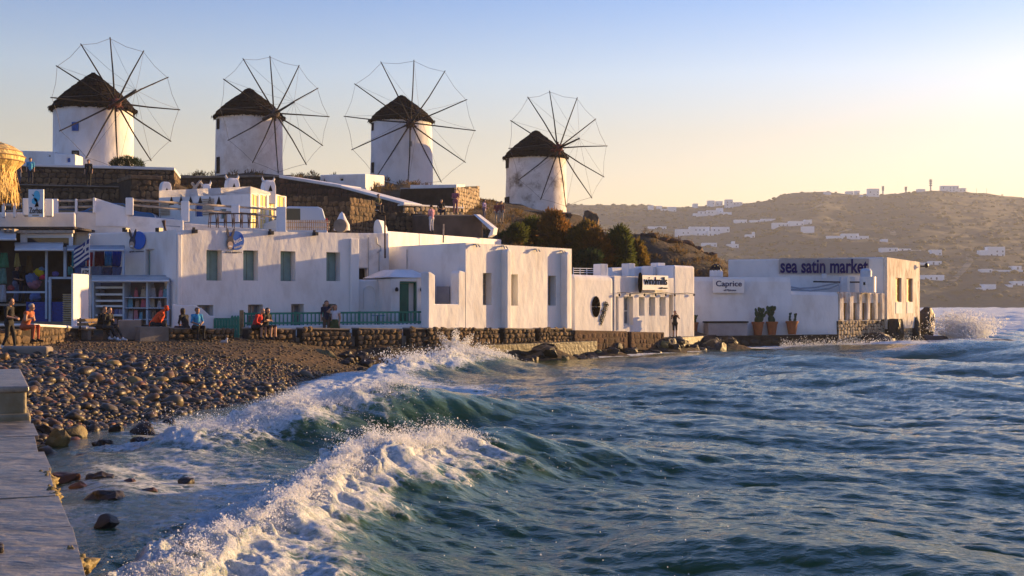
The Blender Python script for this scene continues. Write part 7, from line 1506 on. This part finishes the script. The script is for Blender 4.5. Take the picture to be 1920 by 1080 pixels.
def person(px, D, zf, heading, J, cols, label, h=.022, scale=1.0, hair='dark', sleeves='short', legs='long', skirt=False, hairlong=False, bulk=1.0, group=None, skin=SKIN):
    """heading: world angle of the facing direction (0 = +x, right in the photo)"""
    c = fp(px, D); c = Vector((c.x, c.y, zf)); v = {k: np.array(p) for k, p in J.items()}; P_ = []
    def cap(a, b, ra, rb, m, k=.035): P_.append((v[a] if isinstance(a, str) else np.array(a), v[b] if isinstance(b, str) else np.array(b), ra, rb, m, k))
    S, T, Q, K = 0, 1, 2, 3
    cap('pel', 'wai', .135 * bulk, .125 * bulk, T if not skirt else Q); cap('wai', 'che', .13 * bulk, .145 * bulk, T); cap('shL', 'shR', .075 * bulk, .075 * bulk, T); cap('che', 'nec', .11 * bulk, .06, T); cap('hiL', 'hiR', .115 * bulk, .115 * bulk, Q)
    cap('nec', 'hea', .055, .05, S); hd = v['hea']
    fwd = np.array([0, 1.0, 0]); cap(hd + [0, -.01, .035], hd + [0, .015, -.05], .092, .068, S, .02); cap(hd + [0, .085, -.01], hd + [0, .105, -.03], .012, .017, S, .008)
    for s in (-1, 1): cap(hd + [s * .088, 0, .01], hd + [s * .09, -.005, -.025], .017, .012, S, .008)
    for s in 'LR':
        cap('sh' + s, 'el' + s, .058 * bulk, .045, T if sleeves != 'none' else S); cap('el' + s, 'ha' + s, .043, .028, T if sleeves == 'long' else S, .02)
        hv = v['ha' + s]; d = hv - v['el' + s]; d = d / np.linalg.norm(d); pl = hv + d * .05; cap('ha' + s, pl, .03, .034, S, .015); sdv = np.cross(d, [0, .3, 1.0]); sdv = sdv / (np.linalg.norm(sdv) + 1e-6); up_ = np.cross(sdv, d)
        for q, ln in zip((-1.5, -.5, .5, 1.5), (.055, .07, .066, .05)): b0 = pl + sdv * q * .019; m1 = b0 + d * ln * .6 - up_ * .006; cap(b0, m1, .010, .0095, S, .004); cap(m1, m1 + d * ln * .35 - up_ * .03, .0095, .008, S, .004)
        cap(hv + d * .01 + sdv * .025, hv + d * .055 + sdv * .055 - up_ * .01, .012, .009, S, .006)
        cap('hi' + s, 'kn' + s, .092 * bulk, .062, Q); cap('kn' + s, 'an' + s, .06, .04, S if legs == 'short' else Q); cap('an' + s, v['an' + s] + [0, 0, -.03], .046, .045, K); cap(v['an' + s] + [0, -.03, -.04], 'to' + s, .043, .036, K, .02)
    if skirt:
        for f in (.2, .5, .8): a = v['hiL'] * (1 - f) + v['knL'] * f; b = v['hiR'] * (1 - f) + v['knR'] * f; cap(a, b, .13 + .02 * f, .13 + .02 * f, Q)
    lo = np.min([np.minimum(p[0], p[1]) - max(p[2], p[3]) for p in P_], axis=0) - 2.5 * h; hi = np.max([np.maximum(p[0], p[1]) + max(p[2], p[3]) for p in P_], axis=0) + 2.5 * h
    n = np.ceil((hi - lo) / h).astype(int) + 1; g = [lo[k] + np.arange(n[k]) * h for k in range(3)]
    phi = np.full(n, 9.0, dtype=np.float32); best = np.full(n, 9.0, dtype=np.float32); mid = np.zeros(n, dtype=np.int8)
    for a, b, ra, rb, m, k in P_:
        # evaluate in the neighbourhood only
        l2 = np.minimum(a, b) - max(ra, rb) - .12; h2 = np.maximum(a, b) + max(ra, rb) + .12; i0 = np.clip(((l2 - lo) / h).astype(int), 0, n - 1); i1 = np.clip(((h2 - lo) / h).astype(int) + 2, 1, n)
        X, Y, Zz = np.meshgrid(*[g[q][i0[q]:i1[q]] for q in range(3)], indexing='ij'); ab = b - a; L2 = (ab * ab).sum() + 1e-9
        t = np.clip(((X - a[0]) * ab[0] + (Y - a[1]) * ab[1] + (Zz - a[2]) * ab[2]) / L2, 0, 1); d = np.sqrt((X - a[0] - t * ab[0]) ** 2 + (Y - a[1] - t * ab[1]) ** 2 + (Zz - a[2] - t * ab[2]) ** 2) - (ra + (rb - ra) * t)
        w = tuple(slice(i0[q], i1[q]) for q in range(3)); o = phi[w]; hh = np.clip(.5 + .5 * (o - d) / k, 0, 1); phi[w] = d * hh + o * (1 - hh) - k * hh * (1 - hh); bb_ = best[w]; mm = d < bb_; bb_[mm] = d[mm]; mi_ = mid[w]; mi_[mm] = m
    V, Fq = surface_net(phi, lo, h); ci = np.clip(((V[Fq].mean(1) - lo) / h).round().astype(int), 0, n - 1); mi = mid[ci[:, 0], ci[:, 1], ci[:, 2]]
    a = heading - math.pi / 2; Rm = np.array([[math.cos(a), -math.sin(a), 0], [math.sin(a), math.cos(a), 0], [0, 0, 1]])
    t = emp('person', c, label, 'person', group)
    mats = [skin] + [fmat('wear_%02d_%02d_%02d' % tuple(int(q * 100) for q in cc), cc) for cc in cols]
    np_mesh('body', (V * scale) @ Rm.T + np.array(c), Fq, mats, smooth=True, parent=t, matidx=mi)
    if hair:
        mb = MB(); hc = hd + [0, -.018, .035]; w = Vector(c) + Vector(Rm @ (hc * scale)); Mz = Matrix.Rotation(a, 3, 'Z')
        vs_, fs_ = ico(3); out = []
        for x, y, z in vs_:
            q = Vector((x * .104, y * .106 - .008, z * .098 + .014))
            if y > .35 and z < .45: q.y = min(q.y, .035)      # face left free
            if z < -.2: q.z = -.03 if not hairlong else (-.03 + (z + .2) * .28); 
            out.append(w + Mz @ (q * scale))
        mb.add(out, fs_); mb.build('hair' if hair != 'grey' else 'cap', HAIR[hair], t, smooth=True)
    # eyes
    for s in (-1, 1): 
        mb = MB(); p = Vector(c) + Vector(Rm @ ((hd + [s * .033, .075, .008]) * scale)); mb.blob(p, .011, .011, .009, 1, 0); mb.build('eye', HAIR['dark'], t)
    mb = MB(); mo = [Vector(c) + Vector(Rm @ ((hd + [q * .022, .078 - abs(q) * .006, -.055]) * scale)) for q in (-1, 0, 1)]; mb.tube(mo, .006, 5); mb.build('mouth', fmat('lip', (.25, .08, .07)), t)
    return t, c, Rm
BLK, NAVY, DK, WHT = (.02, .02, .022), (.02, .025, .05), (.035, .03, .03), (.60, .60, .60)
def feet(px, py, D): return Z(py, D)
p1 = person(17, 42.5, Z(657, 42.5), -.15, pose_stand('front', .16, (0, .07)), (BLK, BLK, WHT), 'man in dark t-shirt and dark trousers walking at the left edge', h=.0155, scale=1.0, sleeves='short', skin=SKIN)
p2 = person(46, 44.6, Z(642, 44.6), -.25, pose_sit(.16, -.03, 'phone', .06), ((.42, .12, .05), (.36, .09, .045), BLK), 'woman in orange with grey cap sitting and reading her phone', h=.0155, hair='grey', sleeves='none', skin=SKIN, bulk=1.05)
person(187, 51.6, gz(*fp(187, 51.6)) - .02, -.5, pose_sit(.16, .22, 'lap', .05), (BLK, BLK, WHT), 'person in black on the bench, further left of the two', h=.018, sleeves='long', hair='brown')
person(199, 51.2, gz(*fp(199, 51.2)) - .02, -.5, pose_sit(.10, .30, 'phone', .05), (BLK, DK, WHT), 'person in black on the bench with legs stretched out, right one', h=.018, sleeves='long')
person(287, 52.7, Z(613, 52.7) - .45, .1, pose_sit(.30, .0, 'lap', .10), ((.62, .075, .02), BLK, BLK), 'person hunched in a bright orange red hooded jacket', h=.018, sleeves='long', hair=None, bulk=1.2, skin=fmat('hood_red', (.60, .07, .02)))
person(349, 52.9, Z(619, 52.9) - .45, 2.6, pose_sit(.12, .0, 'lap'), (BLK, BLK, BLK), 'dark-haired person in black leaning on the man in blue', h=.018, sleeves='long', hairlong=True)
person(368, 52.7, Z(618, 52.7) - .45, -.9, pose_sit(.05, -.05, 'lap'), ((.025, .25, .50), BLK, BLK), 'man in bright blue shirt sitting on the sea wall', h=.018, skin=SKIN_D)
person(478, 54.6, Z(617, 54.6) - .45, -.45, pose_sit(.22, -.02, 'lap', .08), ((.55, .03, .03), BLK, DK), 'bald man in a red shirt sitting on the sea wall', h=.018, hair=None, sleeves='long', bulk=1.12, legs='short')
person(497, 54.8, Z(617, 54.8) - .45, -.55, pose_sit(.08, .0, 'cross'), (BLK, BLK, DK), 'dark-haired woman in black with crossed arms beside the red shirt', h=.018, hairlong=True, legs='short')
person(612, 58.4, Z(564, 58.4) - 1.74, -1.3, pose_stand('down'), (NAVY, (.10, .07, .055), BLK), 'tall man in dark shirt standing behind the sea wall', h=.02, scale=1.0)
person(628, 58.4, Z(573, 58.4) - 1.70, -1.5, pose_stand('shade'), ((.55, .55, .60), (.05, .08, .03), DK), 'woman in white top and green skirt shading her eyes', h=.02, hair='brown', sleeves='none', skirt=True, hairlong=True)
person(1265.5, 77.0, Z(632.5, 77.0), -1.5, pose_stand('camera'), (BLK, BLK, BLK), 'dark photographer in shorts standing before the bar door', h=.024, scale=.92, legs='short')
G = 'people on the terrace path'
for px, D, y, hd_, cl, l, kw in ((27, 85, 347, .6, ((.45, .45, .50), (.05, .08, .16), DK), 'walker in white with backpack beside the straw parasol', {}), (36, 86, 346, .8, ((.12, .05, .06), (.08, .10, .18), DK), 'walker in dark red top next to the backpack walker', {}), (57, 85, 345, -1.2, ((.05, .32, .55), NAVY, DK), 'walker in cyan shirt on the terrace path', {}), (166, 84, 349, -1.4, (BLK, BLK, BLK), 'walker in black on the terrace path', {})): person(px, D, Z(y, D), hd_, pose_stand('down'), cl, l, h=.03, group=G, **kw)
G = 'people on the slope below the windmills'
for px, D, y, hd_, ps, cl, l in ((707, 86, 402, -.8, pose_sit(), ((.10, .10, .05), (.10, .08, .07), DK), 'sightseer with yellow top sitting on a rock above the roofs'), (826, 87.2, 411, -1.2, pose_sit(), (BLK, NAVY, WHT), 'sightseer in black sitting on the ramp wall'), (854, 88.3, 402, -1.6, pose_stand('cross' if False else 'front'), ((.30, .10, .14), (.28, .12, .15), DK), 'sightseer in pink standing before the sunlit gable wall'), (809, 81, 436, 2.4, pose_stand('front'), ((.62, .30, .34), (.5, .5, .55), DK), 'person in pale pink seen just over the parapet'), (908, 99, 416, -.4, pose_stand('front'), ((.36, .28, .50), (.10, .09, .14), DK), 'sightseer in lilac on the slope right of the white ramp edge'), (932, 100, 420, -1.8, pose_stand('down'), ((.20, .05, .05), (.45, .38, .30), DK), 'left of the close pair below the rightmost windmill'), (940, 100, 419, -1.5, pose_stand('down'), ((.16, .07, .06), (.40, .33, .27), DK), 'right of the close pair below the rightmost windmill')):
    x, y_ = fp(px, D); person(px, D, Z(y, D), hd_, ps, cl, l, h=.03, group=G)
# people inside the souvenir shop, standing on its raised floor
zf = Z(569, 58.2); o = MB().box((*fp(20, 59.2), zf - .06), (7.5, 4.0, .1)).build('shop_floor', M['concrete'], None); tag(o, kind='structure')
person(30, 58.0, zf, -.2, pose_stand('front'), (NAVY, (.12, .16, .28), BLK), 'man in navy standing inside the souvenir shop', h=.024)
person(44, 58.2, zf, 2.2, pose_stand('down'), (BLK, NAVY, BLK), 'person in black with back turned inside the shop', h=.024, hairlong=True)
# rock under the sitting sightseer, gull on the dirt strip
add_blob_rock('boulder', P(708, 408, 86.4), (.5, .5, .55), M['stone_pale'], 'pale rock under the sitting sightseer above the roofs', 'rock', None, 91)
c = P(420, 649, 47.5); t = emp('gull', c, 'small gull standing on the dirt strip before the sea wall', 'bird'); mb = MB(); mb.blob(c + Vector((0, 0, .16)), .15, .06, .065, 3, .03, 1); mb.build('body', fmat('gull_grey', (.42, .36, .33)), t, smooth=True)
mb = MB(); mb.blob(c + Vector((.11, 0, .27)), .045, .04, .042, 2, .0); mb.tube([c + Vector((.08, 0, .18)), c + Vector((.11, 0, .27))], [.045, .035], 8); mb.build('head', fmat('gull_white', (.6, .58, .55)), t, smooth=True)
mb = MB(); mb.tube([c + Vector((.15, 0, .265)), c + Vector((.21, 0, .255))], [.012, .004], 6); mb.build('beak', M['ochre'], t)
for s in (-.025, .025): mb = MB(); mb.tube([c + Vector((0, s, .12)), c + Vector((.01, s, 0))], .007, 5); mb.build('leg', M['ochre'], t)
mb = MB(); mb.prism([c + Vector((-.12, -.04, .17)), c + Vector((-.12, .04, .17)), c + Vector((-.26, .02, .14)), c + Vector((-.26, -.02, .14))], (0, 0, .02)); mb.build('tail', M['donkey'], t)
# ---------------------------------------------------------------- flying spray (droplets and foam flakes)
OCT = np.array([(1, 1, 1), (-1, -1, 1), (-1, 1, -1), (1, -1, -1)], float) * .8; OCF = np.array([(0, 1, 3), (0, 2, 1), (0, 3, 2), (1, 2, 3)])
def drop_mat():
    m = bpy.data.materials.new('sea_spray'); m.use_nodes = True; N, L = m.node_tree.nodes, m.node_tree.links; b = N['Principled BSDF']; b.inputs['Base Color'].default_value = (.85, .86, .86, 1); b.inputs['Roughness'].default_value = .5
    tr = N.new('ShaderNodeBsdfTranslucent'); tr.inputs['Color'].default_value = (.9, .9, .88, 1); mx = N.new('ShaderNodeMixShader'); mx.inputs[0].default_value = .5; L.new(b.outputs[0], mx.inputs[1]); L.new(tr.outputs[0], mx.inputs[2]); L.new(mx.outputs[0], N['Material Output'].inputs['Surface']); return m
M['spray'] = drop_mat()
def spray(name, pts, sizes, label):
    n = len(pts); rs = np.random.RandomState(n); st = np.stack([sizes * rs.uniform(.7, 1.5, n), sizes * rs.uniform(.7, 1.3, n), sizes * rs.uniform(.7, 1.6, n)], 1)
    V = (OCT[None] * st[:, None, :] + pts[:, None, :]).reshape(-1, 3); Fc = (OCF[None] + (np.arange(n) * 4)[:, None, None]).reshape(-1, 3); o = np_mesh(name, V, Fc, M['spray'], smooth=False); tag(o, label, 'spray', kind='stuff')
def along(poly, t):
    n = len(poly) - 1; i = np.clip((t * n).astype(int), 0, n - 1); f = (t * n - i)[:, None]; p = np.array(poly); return p[i] * (1 - f) + p[i + 1] * f
def surf_z(x, y):
    out = np.zeros(len(x))
    j = np.clip(np.searchsorted(rows, y), 0, len(rows) - 1); i = np.clip(((x / y + .56) / 1.12 * (NC - 1)).astype(int), 0, NC - 1); return sZ[j, i]
def crest_spray(poly, t0, t1, n, hgt, seed, fwd=(-.93, .3), size=.011, spread=.45, clump=90):
    rs = np.random.RandomState(seed); k = max(1, n // clump); tc = rs.uniform(t0, t1, k); hc = rs.exponential(1, k); dc = rs.normal(0, 1, k)
    w = rs.randint(k, size=n); t = np.clip(tc[w] + rs.normal(0, .012, n), 0, 1); b = along(poly, t); a = rs.beta(1.2, 3.2, n) * np.clip(hc[w], .1, 2.6)
    x = b[:, 0] + rs.normal(0, spread * .4, n) + fwd[0] * a * spread + dc[w] * .10; y = b[:, 1] + rs.normal(0, spread * .4, n) + fwd[1] * a * spread
    return np.stack([x, y, surf_z(x, y) + .03 + a * hgt + rs.normal(0, .02, n)], 1), size * np.exp(rs.normal(0, .5, n))
A_ = crest_spray(WAVE_A, .14, .56, 52000, .10, 1, size=.0032, spread=.3); A2 = crest_spray(WAVE_A, .42, .62, 26000, .30, 2, size=.0034); A3 = crest_spray(WAVE_A, .0, .3, 14000, .09, 7, size=.003, spread=.22)
spray('sea_spray', np.concatenate([A_[0], A2[0], A3[0]]), np.concatenate([A_[1], A2[1], A3[1]]), 'white spray flying off the nearest breaking wave')
B_ = crest_spray(WAVE_B, .02, .5, 52000, .30, 3, size=.0045, spread=.9); spray('sea_spray', B_[0], B_[1] * .8, 'fine mist in front of the second breaking wave')
C_ = crest_spray(WAVE_C, .1, .8, 16000, .45, 4, size=.010, spread=.7)
c = P(852, 662, 60.5); rs = np.random.RandomState(5); n = 9000; a = rs.uniform(-1.1, 1.1, n) + rs.normal(0, .1, n); r = rs.beta(1.3, 2.4, n) * 1.25 * (1 + .35 * np.sin(a * 9 + 1)); pts_ = np.stack([c.x + np.sin(a) * r * .9, c.y + rs.normal(0, .3, n), c.z - .15 + np.cos(a) * r], 1)
spray('sea_spray', np.concatenate([C_[0], pts_]), np.concatenate([C_[1], .011 * np.exp(rs.normal(0, .45, n))]), 'splash bursting against the sea wall foot')
c = P(1810, 640, 97); n = 24000; k = rs.randint(60, size=n); ac = rs.uniform(-1.2, 1.2, 60); a = ac[k] + rs.normal(0, .06, n); r = rs.beta(1.3, 1.8, n) * rs.uniform(.8, 2.3, 60)[k]; pts_ = np.stack([c.x + np.sin(a) * r * 1.7 + rs.normal(0, .25, n), c.y + rs.normal(0, .8, n), .1 + np.cos(a) * r * 1.15], 1)
n2 = 5000; k2 = rs.uniform(-1, 1, n2); p2_ = np.stack([P(1590, 650, 87).x + k2 * 5.5, 85.2 + k2 * 2.6 + rs.normal(0, .3, n2), .05 + rs.exponential(.13, n2)], 1)
spray('sea_spray', np.concatenate([pts_, p2_]), np.concatenate([.022 * np.exp(rs.normal(0, .4, n)), .013 * np.exp(rs.normal(0, .4, n2))]), 'surf bursting around the reef beyond the sea point')
# stray drops hanging in the air over the near water
n = 320; x = rs.uniform(-4, 2.5, n); y = rs.uniform(10, 24, n); spray('sea_spray', np.stack([x, y, surf_z(x, y) + rs.exponential(.35, n) + .05], 1), .004 * np.exp(rs.normal(0, .5, n)), 'stray droplets over the near water')
# ---------------------------------------------------------------- evening sea haze
hz = MB().box((700, 1230, 104), (4600, 2600, 216))
m = bpy.data.materials.new('haze_air'); m.use_nodes = True; N, L = m.node_tree.nodes, m.node_tree.links
N.remove(N['Principled BSDF']); pv = N.new('ShaderNodeVolumePrincipled'); pv.inputs['Color'].default_value = (.84, .91, 1.0, 1); pv.inputs['Density'].default_value = 0.00016; pv.inputs['Anisotropy'].default_value = .1
L.new(pv.outputs[0], N['Material Output'].inputs['Volume'])
ho = hz.build('haze', m); tag(ho, kind='stuff')
